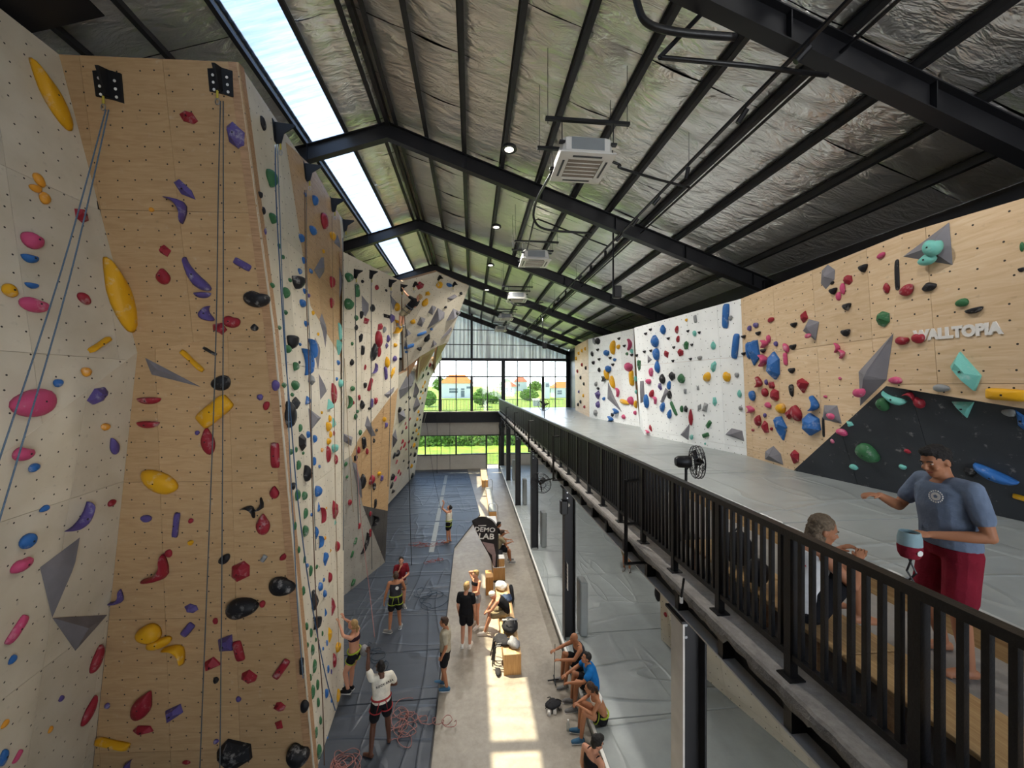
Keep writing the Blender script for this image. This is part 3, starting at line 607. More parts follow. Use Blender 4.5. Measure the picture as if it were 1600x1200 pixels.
("side",-3.69,8.81,9.76,0.995,0.073,0.071,0.19,0.14,0,"D","b",70),
("side",-3.68,9.04,9.39,0.995,0.073,0.071,0.2,0.13,0,"D","b",63),
("side",-3.69,9.28,9.35,0.995,0.073,0.071,0.15,0.1,0,"B","p",35),
("side",-3.64,8.82,9.08,0.995,0.073,0.071,0.3,0.18,0,"J","b",143),
("side",-3.62,8.96,8.66,0.995,0.073,0.071,0.2,0.14,0,"D","b",70),
("side",-3.55,8.51,8.16,0.995,0.073,0.071,0.13,0.08,0,"D","b",30),
("side",-3.75,9.56,9.98,0.995,0.073,0.071,0.21,0.1,0,"L","b",49),
("side",-3.55,8.74,7.82,0.995,0.073,0.071,0.29,0.62,8,"C","b",504),
("side",-3.6,9.14,8.13,0.995,0.073,0.071,0.25,0.49,8,"C","b",320),
("side",-3.69,9.51,9.0,0.995,0.073,0.071,0.15,0.12,0,"D","y",40),
("side",-3.67,9.78,8.54,0.995,0.073,0.071,0.12,0.09,0,"D","y",24),
("side",-3.89,11.3,10.18,0.995,0.073,0.071,0.28,0.32,0,"B","r",144),
("side",-3.84,11.14,9.58,0.995,0.073,0.071,0.21,0.31,0,"B","r",108),
("side",-3.84,11.82,8.88,0.995,0.073,0.071,0.19,0.56,0,"L","t",150),
("side",-3.78,11.54,8.39,0.995,0.073,0.071,0.33,0.47,0,"P","t",234),
("side",-3.75,11.4,7.95,0.995,0.073,0.071,0.22,0.16,0,"D","b",54),
("side",-3.7,11.14,7.49,0.995,0.073,0.071,0.14,0.12,0,"B","b",28),
("side",-3.71,11.44,7.37,0.995,0.073,0.071,0.29,0.25,0,"D","t",112),
("side",-3.42,7.5,7.31,0.995,0.073,0.071,0.19,0.12,0,"D","g",80),
("side",-3.46,8.03,7.31,0.995,0.073,0.071,0.33,0.21,0,"D","g",221),
("side",-3.44,7.89,7.13,0.995,0.073,0.071,0.15,0.09,0,"B","g",42),
("side",-3.54,8.98,7.43,0.995,0.073,0.071,0.34,0.28,0,"P","G",240),
("side",-3.43,7.99,6.96,0.995,0.073,0.071,0.3,0.27,10,"P","K",280),
("side",-3.39,7.6,6.77,0.995,0.073,0.071,0.38,0.54,0,"D","K",736),
("side",-3.4,7.83,6.67,0.995,0.073,0.071,0.12,0.1,0,"B","g",40),
("side",-3.48,8.68,6.97,0.995,0.073,0.071,0.27,0.24,0,"T","b",180),
("side",-3.58,10.23,6.8,0.995,0.073,0.071,0.39,0.35,0,"T","t",264),
("side",-3.64,10.66,7.1,0.995,0.073,0.071,0.3,0.6,0,"D","r",324),
("side",-3.41,8.16,6.46,0.995,0.073,0.071,0.14,0.19,-30,"D","g",88),
("side",-3.42,8.57,6.28,0.995,0.073,0.071,0.16,0.16,-20,"D","b",80),
("side",-3.44,8.95,6.14,0.995,0.073,0.071,0.17,0.19,-20,"D","b",88),
("side",-3.39,8.17,6.18,0.995,0.073,0.071,0.28,0.38,0,"P","K",330),
("side",-3.53,9.62,6.67,0.995,0.073,0.071,0.12,0.08,0,"B","y",20),
("side",-3.56,10.2,6.48,0.995,0.073,0.071,0.16,0.19,0,"D","y",60),
("side",-3.53,9.99,6.3,0.995,0.073,0.071,0.25,0.25,0,"B","y",128),
("side",-3.53,10.16,6.09,0.995,0.073,0.071,0.16,0.19,0,"D","y",60),
("side",-3.5,9.96,5.94,0.995,0.073,0.071,0.25,0.17,0,"B","y",88),
("side",-3.57,10.51,6.32,0.995,0.073,0.071,0.26,0.33,0,"T","t",160),
("side",-3.51,10.34,5.71,0.995,0.073,0.071,0.29,0.36,0,"R","t",198),
("side",-3.55,10.5,6.08,0.995,0.073,0.071,0.1,0.13,0,"B","r",24),
("side",-3.47,9.83,5.65,0.995,0.073,0.071,0.22,0.43,0,"D","r",196),
("side",-3.5,10.44,5.41,0.995,0.073,0.071,0.2,0.28,0,"D","r",102),
("side",-3.45,9.42,5.82,0.995,0.073,0.071,0.15,0.09,0,"B","o",30),
("side",-3.38,8.23,5.95,0.995,0.073,0.071,0.1,0.08,0,"B","g",24),
("side",-3.34,7.59,6.08,0.995,0.073,0.071,0.19,0.12,0,"D","g",80),
("side",-3.36,7.88,6.08,0.995,0.073,0.071,0.09,0.13,-20,"D","g",45),
("side",-3.34,7.92,5.77,0.995,0.073,0.071,0.15,0.21,-30,"D","g",117),
("side",-3.35,8.29,5.53,0.995,0.073,0.071,0.29,0.37,5,"D","K",324),
("side",-3.4,8.84,5.67,0.995,0.073,0.071,0.12,0.2,-10,"L","b",65),
("side",-3.41,9.15,5.49,0.995,0.073,0.071,0.11,0.09,0,"D","b",24),
("side",-3.37,8.62,5.45,0.995,0.073,0.071,0.11,0.07,0,"B","g",20),
("side",-3.29,7.56,5.45,0.995,0.073,0.071,0.1,0.25,8,"R","K",100),
("side",-3.29,7.74,5.24,0.995,0.073,0.071,0.18,0.23,-30,"D","g",154),
("side",-3.31,8.09,5.13,0.995,0.073,0.071,0.19,0.18,-10,"D","g",117),
("side",-3.36,8.86,5.02,0.995,0.073,0.071,0.27,0.27,-15,"J","b",204),
("side",-3.28,8.09,4.78,0.995,0.073,0.071,0.15,0.23,-35,"D","g",117),
("side",-3.3,8.44,4.64,0.995,0.073,0.071,0.11,0.08,0,"D","b",24),
("side",-3.33,8.9,4.63,0.995,0.073,0.071,0.11,0.27,-15,"T","b",85),
("side",-3.33,9.08,4.44,0.995,0.073,0.071,0.13,0.39,5,"C","r",130),
("side",-3.38,10.01,4.23,0.995,0.073,0.071,0.28,0.51,0,"P","r",288),
("side",-3.36,10.04,3.92,0.995,0.073,0.071,0.16,0.13,0,"T","t",40),
("side",-3.36,9.42,4.46,0.995,0.073,0.071,0.12,0.1,0,"T","o",28),
("side",-3.24,7.54,4.73,0.995,0.073,0.071,0.1,0.17,-20,"D","g",72),
("side",-3.25,7.99,4.47,0.995,0.073,0.071,0.19,0.23,-20,"D","g",150),
("side",-3.28,8.63,4.2,0.995,0.073,0.071,0.17,0.28,-5,"P","b",140),
("side",-3.28,8.82,3.94,0.995,0.073,0.071,0.15,0.27,-8,"C","b",108),
("side",-3.32,10.0,3.35,0.995,0.073,0.071,0.22,0.28,0,"D","r",126),
("side",-3.3,9.18,3.87,0.995,0.073,0.071,0.09,0.1,0,"B","o",21),
("side",-3.21,7.61,4.26,0.995,0.073,0.071,0.11,0.15,-15,"D","g",66),
("side",-3.21,7.88,3.96,0.995,0.073,0.071,0.09,0.15,-35,"D","g",54),
("side",-3.26,9.07,3.45,0.995,0.073,0.071,0.23,0.31,-10,"P","b",200),
("side",-3.29,9.52,3.44,0.995,0.073,0.071,0.09,0.11,0,"T","o",21),
("side",-3.2,8.14,3.62,0.995,0.073,0.071,0.12,0.22,-25,"D","g",98),
("side",-3.2,7.99,3.79,0.995,0.073,0.071,0.11,0.08,0,"B","b",30),
("side",-3.22,8.51,3.53,0.995,0.073,0.071,0.12,0.08,0,"B","g",30),
("side",-3.24,9.29,2.93,0.995,0.073,0.071,0.18,0.25,0,"D","r",119),
("side",-3.22,8.89,3.07,0.995,0.073,0.071,0.1,0.08,0,"B","b",24),
("side",-3.2,8.61,3.06,0.995,0.073,0.071,0.18,0.2,0,"D","b",120),
("side",-3.2,8.86,2.78,0.995,0.073,0.071,0.16,0.17,0,"D","b",84),
("side",-3.16,7.7,3.45,0.995,0.073,0.071,0.11,0.18,-20,"D","g",91),
("side",-3.16,8.19,3.0,0.995,0.073,0.071,0.27,0.44,0,"P","K",442),
("side",-3.19,9.35,2.19,0.995,0.073,0.071,0.24,0.5,0,"T","r",340),
("side",-3.17,8.85,2.37,0.995,0.073,0.071,0.13,0.24,0,"T","b",102),
("side",-3.13,8.17,2.59,0.995,0.073,0.071,0.21,0.26,0,"C","K",220),
("side",-3.11,7.73,2.76,0.995,0.073,0.071,0.1,0.16,0,"D","g",78),
("side",-3.11,7.93,2.51,0.995,0.073,0.071,0.1,0.18,-10,"D","g",84),
("side",-3.13,8.56,2.1,0.995,0.073,0.071,0.08,0.11,0,"B","g",32),
("side",-3.11,8.17,2.22,0.995,0.073,0.071,0.07,0.1,0,"B","g",32),
("side",-3.12,8.79,1.75,0.995,0.073,0.071,0.08,0.15,0,"D","b",44),
("side",-3.13,8.99,1.79,0.995,0.073,0.071,0.16,0.37,0,"P","y",208),
("side",-3.09,7.72,2.41,0.995,0.073,0.071,0.08,0.11,0,"D","g",45),
("side",-3.08,7.93,2.18,0.995,0.073,0.071,0.11,0.21,-10,"D","g",112),
("side",-3.1,8.53,1.8,0.995,0.073,0.071,0.07,0.08,0,"D","b",24),
("side",-3.06,7.96,1.84,0.995,0.073,0.071,0.12,0.25,-25,"D","g",144),
("side",-3.13,9.46,1.2,0.995,0.073,0.071,0.21,0.36,0,"R","y",240),
("side",-3.1,9.17,1.11,0.995,0.073,0.071,0.12,0.35,0,"D","r",144),
("side",-3.08,8.75,1.21,0.995,0.073,0.071,0.09,0.17,0,"L","b",60),
("side",-3.08,8.94,1.02,0.995,0.073,0.071,0.07,0.11,0,"B","p",32),
("side",-3.04,7.73,1.79,0.995,0.073,0.071,0.08,0.15,0,"D","g",60),
("side",-3.04,8.06,1.4,0.995,0.073,0.071,0.1,0.21,-10,"D","g",112),
("side",-3.02,7.77,1.48,0.995,0.073,0.071,0.11,0.25,-25,"D","g",152),
("side",-3.04,8.52,0.88,0.995,0.073,0.071,0.13,0.24,0,"J","b",144),
("side",-3.03,8.8,0.5,0.995,0.073,0.071,0.07,0.13,0,"D","b",36),
("side",-3.04,9.25,0.25,0.995,0.073,0.071,0.1,0.28,-20,"D","y",108),
("side",-3.01,8.02,1.08,0.995,0.073,0.071,0.07,0.19,-5,"D","g",75),
("side",-2.99,8.08,0.67,0.995,0.073,0.071,0.07,0.18,0,"D","g",70),
("side",-2.97,7.81,0.67,0.995,0.073,0.071,0.1,0.2,-25,"D","g",128),
("side",-2.96,8.39,-0.01,0.995,0.073,0.071,0.07,0.15,-10,"L","b",55),
("side",-2.94,7.86,0.25,0.995,0.073,0.071,0.08,0.28,-10,"D","g",132),
("side",-3.94,10.24,11.95,0.995,0.073,0.071,0.25,0.27,0,"J","b",153),
("side",-3.87,9.55,11.76,0.995,0.073,0.071,0.15,0.09,0,"B","b",36),
("side",-3.97,10.92,11.72,0.995,0.073,0.071,0.33,0.51,0,"B","r",300),
("side",-3.85,9.89,11.06,0.995,0.073,0.071,0.39,0.22,0,"J","b",182),
("side",-3.76,9.05,10.56,0.995,0.073,0.071,0.25,0.2,0,"D","b",126),
("side",-4.03,11.75,11.64,0.995,0.073,0.071,0.44,0.26,0,"D","y",168),
("side",-3.9,10.76,10.85,0.995,0.073,0.071,0.17,0.1,0,"B","y",30),
("back",-3.9,12.87,10.74,0.944,-0.321,-0.077,0.42,0.32,0,"D","g",224),
("back",-3.77,13.32,10.44,0.944,-0.321,-0.077,0.23,0.46,15,"L","g",160),
("back",-3.66,13.57,10.81,0.944,-0.321,-0.077,0.17,0.11,0,"B","K",25),
("back",-3.39,14.37,10.82,0.944,-0.321,-0.077,0.22,0.2,0,"D","r",54),
("back",-3.18,14.96,10.86,0.944,-0.321,-0.077,0.16,0.1,0,"B","K",16),
("back",-3.94,12.94,9.92,0.944,-0.321,-0.077,0.4,0.41,0,"J","g",260),
("back",-3.72,13.65,9.7,0.944,-0.321,-0.077,0.17,0.45,0,"R","K",105),
("back",-3.65,13.92,9.53,0.944,-0.321,-0.077,0.29,0.29,0,"P","r",104),
("back",-3.5,14.21,10.05,0.944,-0.321,-0.077,0.26,0.29,0,"D","K",91),
("back",-3.82,13.4,9.55,0.944,-0.321,-0.077,0.2,0.21,0,"D","g",60),
("back",-3.83,13.44,9.24,0.944,-0.321,-0.077,0.17,0.21,0,"D","K",50),
("back",-2.95,15.74,10.4,0.944,-0.321,-0.077,0.37,0.33,0,"B","y",104),
("back",-3.08,15.49,9.92,0.944,-0.321,-0.077,0.36,0.39,0,"P","p",128),
("back",-3.37,14.76,9.46,0.944,-0.321,-0.077,0.29,0.38,-20,"P","r",126),
("back",-3.42,14.7,9.01,0.944,-0.321,-0.077,0.4,0.61,10,"B","r",264),
("back",-3.41,14.84,8.58,0.944,-0.321,-0.077,0.21,0.47,0,"D","r",100),
("back",-3.27,15.05,9.41,0.944,-0.321,-0.077,0.19,0.26,-10,"B","G",50),
("back",-3.19,15.35,9.11,0.944,-0.321,-0.077,0.23,0.32,0,"P","p",65),
("back",-3.23,15.31,8.84,0.944,-0.321,-0.077,0.21,0.26,-20,"P","p",54),
("back",-2.99,15.82,9.6,0.944,-0.321,-0.077,0.37,0.6,-10,"C","y",198),
("back",-3.76,13.72,8.93,0.944,-0.321,-0.077,0.21,0.35,0,"P","K",96),
("back",-3.74,13.88,8.53,0.944,-0.321,-0.077,0.18,0.35,0,"L","K",80),
("back",-3.53,14.5,8.52,0.944,-0.321,-0.077,0.36,0.69,-8,"D","K",280),
("back",-3.25,15.4,8.21,0.944,-0.321,-0.077,0.3,0.47,15,"D","y",136),
("back",-3.06,15.91,8.39,0.944,-0.321,-0.077,0.29,0.25,0,"D","p",60),
("back",-3.03,15.88,8.92,0.944,-0.321,-0.077,0.24,0.18,0,"B","y",35),
("back",-3.95,13.37,8.08,0.944,-0.321,-0.077,0.2,0.23,0,"D","K",66),
("back",-3.92,13.32,8.69,0.944,-0.321,-0.077,0.13,0.13,0,"D","g",24),
("back",-3.53,14.66,7.91,0.944,-0.321,-0.077,0.19,0.46,-25,"C","p",96),
("back",-3.29,15.38,7.79,0.944,-0.321,-0.077,0.19,0.56,15,"L","p",100),
("back",-3.12,15.86,7.83,0.944,-0.321,-0.077,0.23,0.6,-30,"P","y",126),
("back",-3.71,14.1,7.95,0.944,-0.321,-0.077,0.11,0.2,0,"B","r",27),
("back",-3.64,14.47,7.35,0.944,-0.321,-0.077,0.19,0.54,-20,"L","r",120),
("back",-3.74,14.18,7.32,0.944,-0.321,-0.077,0.17,0.36,10,"R","K",75),
("back",-3.97,13.51,7.21,0.944,-0.321,-0.077,0.24,0.19,0,"D","g",63),
("back",-4.05,13.41,6.77,0.944,-0.321,-0.077,0.2,0.47,0,"C","g",132),
("back",-3.82,14.09,6.65,0.944,-0.321,-0.077,0.25,0.35,15,"D","K",112),
("back",-3.86,13.92,6.9,0.944,-0.321,-0.077,0.12,0.2,20,"L","r",32),
("back",-3.98,13.6,6.74,0.944,-0.321,-0.077,0.14,0.15,0,"D","r",28),
("back",-3.54,14.9,6.75,0.944,-0.321,-0.077,0.26,0.31,10,"P","r",84),
("back",-3.63,14.64,6.67,0.944,-0.321,-0.077,0.16,0.37,0,"L","p",64),
("back",-3.68,14.55,6.49,0.944,-0.321,-0.077,0.2,0.12,0,"D","K",25),
("back",-3.91,13.88,6.42,0.944,-0.321,-0.077,0.14,0.13,0,"D","g",24),
("back",-3.95,13.8,6.25,0.944,-0.321,-0.077,0.18,0.22,0,"D","g",50),
("back",-3.89,14.12,5.67,0.944,-0.321,-0.077,0.18,0.22,0,"D","g",50),
("back",-3.84,14.39,5.27,0.944,-0.321,-0.077,0.23,0.48,15,"L","K",133),
("back",-3.94,14.13,5.06,0.944,-0.321,-0.077,0.16,0.29,10,"D","r",60),
("back",-3.78,14.62,4.93,0.944,-0.321,-0.077,0.16,0.26,15,"D","r",50),
("back",-4.01,13.99,4.8,0.944,-0.321,-0.077,0.17,0.36,0,"R","K",80),
("back",-3.63,14.99,5.27,0.944,-0.321,-0.077,0.14,0.21,15,"D","K",32),
("back",-3.56,15.1,5.64,0.944,-0.321,-0.077,0.17,0.12,0,"B","K",20),
("back",-3.92,14.46,3.88,0.944,-0.321,-0.077,0.36,0.6,0,"D","K",260),
("back",-3.73,15.04,3.79,0.944,-0.321,-0.077,0.31,0.41,0,"B","r",136),
("back",-3.69,15.24,3.49,0.944,-0.321,-0.077,0.18,0.52,10,"R","K",100),
("back",-3.38,15.55,6.01,0.944,-0.321,-0.077,0.23,0.2,0,"B","y",40),
("back",-3.34,15.72,5.77,0.944,-0.321,-0.077,0.18,0.2,0,"L","p",32),
("back",-3.56,15.51,3.92,0.944,-0.321,-0.077,0.25,0.17,0,"B","y",42),
("back",-3.51,15.72,3.69,0.944,-0.321,-0.077,0.17,0.23,0,"L","p",36),
("back",-4.17,13.88,3.31,0.944,-0.321,-0.077,0.19,0.22,0,"B","r",60),
("back",-4.18,13.51,4.7,0.944,-0.321,-0.077,0.14,0.17,-20,"B","g",35),
("back",-4.18,13.63,4.24,0.944,-0.321,-0.077,0.13,0.11,0,"B","g",20),
("back",-4.12,14.38,1.79,0.944,-0.321,-0.077,0.14,0.26,-25,"L","g",50),
("back",-4.2,14.27,1.37,0.944,-0.321,-0.077,0.13,0.25,-25,"L","g",50),
("back",-3.95,14.98,1.46,0.944,-0.321,-0.077,0.2,0.82,-25,"C","K",210),
("back",-3.73,15.43,2.17,0.944,-0.321,-0.077,0.3,0.44,0,"C","K",144),
("back",-3.8,15.15,2.49,0.944,-0.321,-0.077,0.18,0.19,0,"B","r",40),
("back",-3.69,15.43,2.79,0.944,-0.321,-0.077,0.15,0.39,0,"L","K",64),
("back",-4.22,14.44,0.29,0.944,-0.321,-0.077,0.18,0.26,-30,"L","g",70),
("back",-4.03,14.54,2.26,0.944,-0.321,-0.077,0.13,0.23,0,"L","r",40),
("back",-3.83,15.25,1.73,0.944,-0.321,-0.077,0.14,0.34,0,"L","r",56),
("over",-2.17,16.7,11.52,0.615,-0.499,-0.61,0.38,0.36,0,"P","r",143),
("over",-1.42,17.35,11.73,0.615,-0.499,-0.61,0.34,0.28,0,"B","y",90),
("over",-1.03,17.72,11.84,0.615,-0.499,-0.61,0.32,0.26,0,"R","b",72),
("over",-1.91,17.27,11.31,0.615,-0.499,-0.61,0.26,0.23,0,"P","y",56),
("over",-2.05,17.49,10.99,0.615,-0.499,-0.61,0.3,0.41,0,"D","y",112),
("over",-2.61,17.78,10.18,0.615,-0.499,-0.61,0.26,0.24,0,"D","y",56),
("over",-2.33,18.65,9.76,0.615,-0.499,-0.61,0.16,0.5,-60,"L","b",65),
("over",-1.91,18.86,10.01,0.615,-0.499,-0.61,0.17,0.13,0,"B","b",16),
("over",-2.14,19.07,9.61,0.615,-0.499,-0.61,0.29,0.46,0,"D","K",98),
("over",-2.92,18.66,9.16,0.615,-0.499,-0.61,0.2,0.53,-65,"L","b",84),
("over",-3.06,18.8,8.9,0.615,-0.499,-0.61,0.16,0.13,0,"B","b",16),
("over",-2.52,19.23,9.09,0.615,-0.499,-0.61,0.33,0.23,0,"P","K",56),
("over",-0.51,18.55,11.67,0.615,-0.499,-0.61,0.18,0.15,0,"B","K",20),
("over",-1.22,18.51,10.99,0.615,-0.499,-0.61,0.17,0.12,0,"B","K",16),
("over",-0.75,19.25,10.86,0.615,-0.499,-0.61,0.23,0.26,0,"B","K",40),
("far",-3.64,20.08,6.11,0.968,-0.044,-0.246,0.31,0.37,15,"B","K",60),
("far",-3.74,21.0,5.55,0.968,-0.044,-0.246,0.27,0.23,15,"B","K",30),
("far",-3.77,22.73,5.15,0.968,-0.044,-0.246,0.17,0.25,15,"P","r",18),
("far",-3.68,23.77,5.32,0.968,-0.044,-0.246,0.18,0.26,15,"P","r",18),
("far",-3.82,23.23,4.88,0.968,-0.044,-0.246,0.22,0.22,-20,"B","r",20),
("far",-4.02,23.17,4.07,0.968,-0.044,-0.246,0.28,0.31,-20,"P","r",35),
("far",-4.06,24.06,3.75,0.968,-0.044,-0.246,0.23,0.42,-20,"D","r",36),
("far",-4.12,23.29,3.68,0.968,-0.044,-0.246,0.17,0.27,-20,"B","r",18),
("far",-4.19,22.53,3.52,0.968,-0.044,-0.246,0.43,0.43,0,"D","K",72),
("far",-4.23,21.81,3.5,0.968,-0.044,-0.246,0.35,0.42,0,"P","K",60),
("far",-4.32,23.04,2.92,0.968,-0.044,-0.246,0.22,0.31,-20,"P","r",28),
("far",-4.48,24.47,2.05,0.968,-0.044,-0.246,0.23,0.33,-20,"D","r",28),
("far",-4.52,25.34,1.74,0.968,-0.044,-0.246,0.19,0.33,15,"D","r",21),
("far",-4.54,22.84,2.12,0.968,-0.044,-0.246,0.44,0.44,0,"B","K",72),
("far",-4.58,24.01,1.74,0.968,-0.044,-0.246,0.23,0.37,-20,"B","k",32),
("far",-4.66,23.3,1.53,0.968,-0.044,-0.246,0.28,0.45,-20,"D","K",50),
("far",-4.78,24.26,0.91,0.968,-0.044,-0.246,0.46,0.37,-20,"P","K",64),
("far",-3.36,20.88,7.07,0.968,-0.044,-0.246,0.16,0.15,15,"B","K",12),
("far",-3.42,21.65,6.71,0.968,-0.044,-0.246,0.16,0.17,-20,"D","K",12),
("far",-3.5,21.32,6.45,0.968,-0.044,-0.246,0.15,0.16,-20,"D","K",12),
("far",-3.42,22.1,6.63,0.968,-0.044,-0.246,0.16,0.21,-20,"D","K",15),
("far",-3.01,22.11,8.26,0.968,-0.044,-0.246,0.16,0.34,-20,"D","r",24),
("far",-2.98,22.43,8.31,0.968,-0.044,-0.246,0.22,0.32,0,"B","K",27),
("far",-3.0,24.33,7.89,0.968,-0.044,-0.246,0.23,0.38,-20,"P","g",32),
("far",-3.04,25.63,7.51,0.968,-0.044,-0.246,0.26,0.38,15,"P","y",32),
("far",-3.12,25.28,7.26,0.968,-0.044,-0.246,0.24,0.25,-20,"D","y",20),
("far",-3.11,26.61,7.04,0.968,-0.044,-0.246,0.2,0.34,15,"D","K",21),
("far",-3.21,25.06,6.94,0.968,-0.044,-0.246,0.32,0.2,0,"B","g",20),
("far",-3.2,25.91,6.84,0.968,-0.044,-0.246,0.19,0.2,-20,"B","y",12),
("far",-3.3,25.44,6.52,0.968,-0.044,-0.246,0.33,0.2,0,"D","y",20),
("far",-3.34,26.72,6.14,0.968,-0.044,-0.246,0.19,0.21,-20,"B","K",12),
("far",-3.5,26.04,5.62,0.968,-0.044,-0.246,0.25,0.25,-20,"B","y",20),
("far",-3.53,26.9,5.35,0.968,-0.044,-0.246,0.26,0.26,0,"P","K",18),
("far",-3.62,26.33,5.1,0.968,-0.044,-0.246,0.27,0.29,15,"D","y",24),
("far",-3.6,27.76,4.93,0.968,-0.044,-0.246,0.21,0.2,15,"P","K",12),
("far",-3.72,26.15,4.74,0.968,-0.044,-0.246,0.27,0.29,15,"B","K",24),
("far",-3.79,27.23,4.28,0.968,-0.044,-0.246,0.26,0.32,-20,"B","y",24),
("far",-3.85,26.18,4.23,0.968,-0.044,-0.246,0.34,0.21,0,"B","K",20),
("far",-3.73,28.08,4.36,0.968,-0.044,-0.246,0.27,0.23,0,"P","K",15),
("far",-3.84,28.55,3.86,0.968,-0.044,-0.246,0.37,0.23,0,"D","y",20),
("far",-3.93,26.2,3.89,0.968,-0.044,-0.246,0.34,0.25,0,"B","K",24),
("far",-3.94,27.98,3.57,0.968,-0.044,-0.246,0.36,0.31,15,"D","K",30),
("far",-4.04,27.78,3.19,0.968,-0.044,-0.246,0.33,0.38,-20,"B","y",35),
("far",-4.09,26.96,3.15,0.968,-0.044,-0.246,0.19,0.26,-20,"P","K",15),
("far",-4.09,29.39,2.72,0.968,-0.044,-0.246,0.28,0.24,0,"B","K",15),
("far",-4.21,27.47,2.58,0.968,-0.044,-0.246,0.26,0.32,-20,"P","K",24),
("far",-4.21,29.26,2.27,0.968,-0.044,-0.246,0.38,0.37,0,"B","K",32),
("far",-4.34,27.5,2.05,0.968,-0.044,-0.246,0.44,0.26,0,"P","K",30),
("far",-4.42,29.15,1.45,0.968,-0.044,-0.246,0.35,0.39,-20,"B","y",35),
("far",-4.45,27.87,1.58,0.968,-0.044,-0.246,0.33,0.22,-20,"P","K",20),
("far",-4.34,30.2,1.58,0.968,-0.044,-0.246,0.22,0.29,-20,"P","K",15),
("far",-4.62,30.78,0.38,0.968,-0.044,-0.246,0.37,0.48,-20,"D","K",40),
("far",-4.31,25.3,2.56,0.968,-0.044,-0.246,0.18,0.19,-20,"B","K",12),
("far",-3.6,21.51,6.02,0.968,-0.044,-0.246,0.21,0.14,0,"P","K",12),
("far",-3.17,21.34,7.75,0.968,-0.044,-0.246,0.27,0.31,0,"P","K",36),
("far",-3.27,21.11,7.4,0.968,-0.044,-0.246,0.27,0.17,0,"B","K",20),
("far",-2.84,24.92,8.42,0.968,-0.044,-0.246,0.24,0.39,-20,"P","g",32),
("far",-2.73,25.81,8.67,0.968,-0.044,-0.246,0.26,0.29,15,"B","r",24),
("far",-2.6,26.56,9.06,0.968,-0.044,-0.246,0.34,0.21,0,"D","y",20),
("far",-2.87,25.97,8.1,0.968,-0.044,-0.246,0.25,0.25,0,"D","K",18),
("far",-3.89,22.42,4.71,0.968,-0.044,-0.246,0.16,0.3,-20,"B","K",21),
("far",-4.13,25.14,3.31,0.968,-0.044,-0.246,0.19,0.18,15,"P","r",12),
("far",-4.0,25.35,3.76,0.968,-0.044,-0.246,0.24,0.24,0,"D","r",18),
("far",-3.56,22.78,5.95,0.968,-0.044,-0.246,0.22,0.18,0,"B","K",15),
("mwhite",7.46,19.18,9.7,-0.993,-0.118,-0.023,0.32,0.16,0,"H","K",25),
("mwhite",7.53,18.65,9.28,-0.993,-0.118,-0.023,0.31,0.16,0,"H","K",25),
("mwhite",7.17,21.66,9.36,-0.993,-0.118,-0.023,0.37,0.18,0,"H","K",25),
("mwhite",7.2,21.49,8.81,-0.993,-0.118,-0.023,0.36,0.18,0,"H","K",25),
("mwhite",7.36,20.15,8.79,-0.993,-0.118,-0.023,0.34,0.17,0,"H","K",25),
("mwhite",6.51,14.06,9.26,-0.985,-0.155,-0.076,0.2,0.12,0,"H","K",25),
("mwhite",6.55,13.75,9.37,-0.985,-0.155,-0.076,0.19,0.12,0,"H","K",25),
("mwhite",6.88,11.82,9.05,-0.985,-0.155,-0.076,0.14,0.1,0,"H","K",25),
("mwhite",6.96,11.33,8.94,-0.985,-0.155,-0.076,0.13,0.1,0,"H","K",25),
("mwhite",6.8,12.55,8.6,-0.985,-0.155,-0.076,0.16,0.11,0,"H","K",25),
("mwhite",6.93,11.69,8.6,-0.985,-0.155,-0.076,0.14,0.1,0,"H","K",25),
("mwhite",6.82,12.64,8.15,-0.985,-0.155,-0.076,0.16,0.11,0,"H","K",25),
("mwhite",6.95,11.79,8.16,-0.985,-0.155,-0.076,0.14,0.1,0,"H","K",25),
("mwhite",6.53,14.22,8.6,-0.985,-0.155,-0.076,0.2,0.12,0,"H","K",25),
("mwhite",6.6,13.82,8.6,-0.985,-0.155,-0.076,0.19,0.12,0,"H","K",25),
("mwhite",6.46,14.75,8.5,-0.985,-0.155,-0.076,0.22,0.13,0,"H","K",25),
("mwhite",7.62,17.96,8.78,-0.993,-0.118,-0.023,0.29,0.15,0,"H","K",25),
("mwhite",6.73,12.79,8.93,-0.985,-0.155,-0.076,0.17,0.11,0,"H","K",25),
("mwhite",7.4,19.88,8.42,-0.993,-0.118,-0.023,0.34,0.17,0,"H","K",25),
("mwhite",7.17,21.58,9.85,-0.993,-0.118,-0.023,0.58,0.4,0,"D","K",88),
("mwhite",7.11,22.09,9.91,-0.993,-0.118,-0.023,0.3,0.5,30,"D","G",60),
("mwhite",7.09,22.39,9.19,-0.993,-0.118,-0.023,0.28,0.36,20,"D","K",40),
("mwhite",7.12,22.24,8.65,-0.993,-0.118,-0.023,0.3,0.37,0,"R","K",40),
("mwhite",7.31,20.51,9.1,-0.993,-0.118,-0.023,0.55,0.38,0,"J","b",88),
("mwhite",7.4,19.77,9.31,-0.993,-0.118,-0.023,0.51,0.73,-10,"B","y",180),
("mwhite",7.46,19.23,9.29,-0.993,-0.118,-0.023,0.33,0.26,0,"B","y",40),
("mwhite",7.42,19.66,8.67,-0.993,-0.118,-0.023,0.33,0.2,0,"J","b",30),
("mwhite",7.6,18.1,9.3,-0.993,-0.118,-0.023,0.29,0.62,0,"C","k",100),
("mwhite",7.35,20.33,8.23,-0.993,-0.118,-0.023,0.55,0.41,0,"J","b",96),
("mwhite",7.33,20.57,7.93,-0.993,-0.118,-0.023,0.41,0.75,20,"B","y",144),
("mwhite",7.42,19.93,7.5,-0.993,-0.118,-0.023,0.45,0.73,20,"B","y",162),
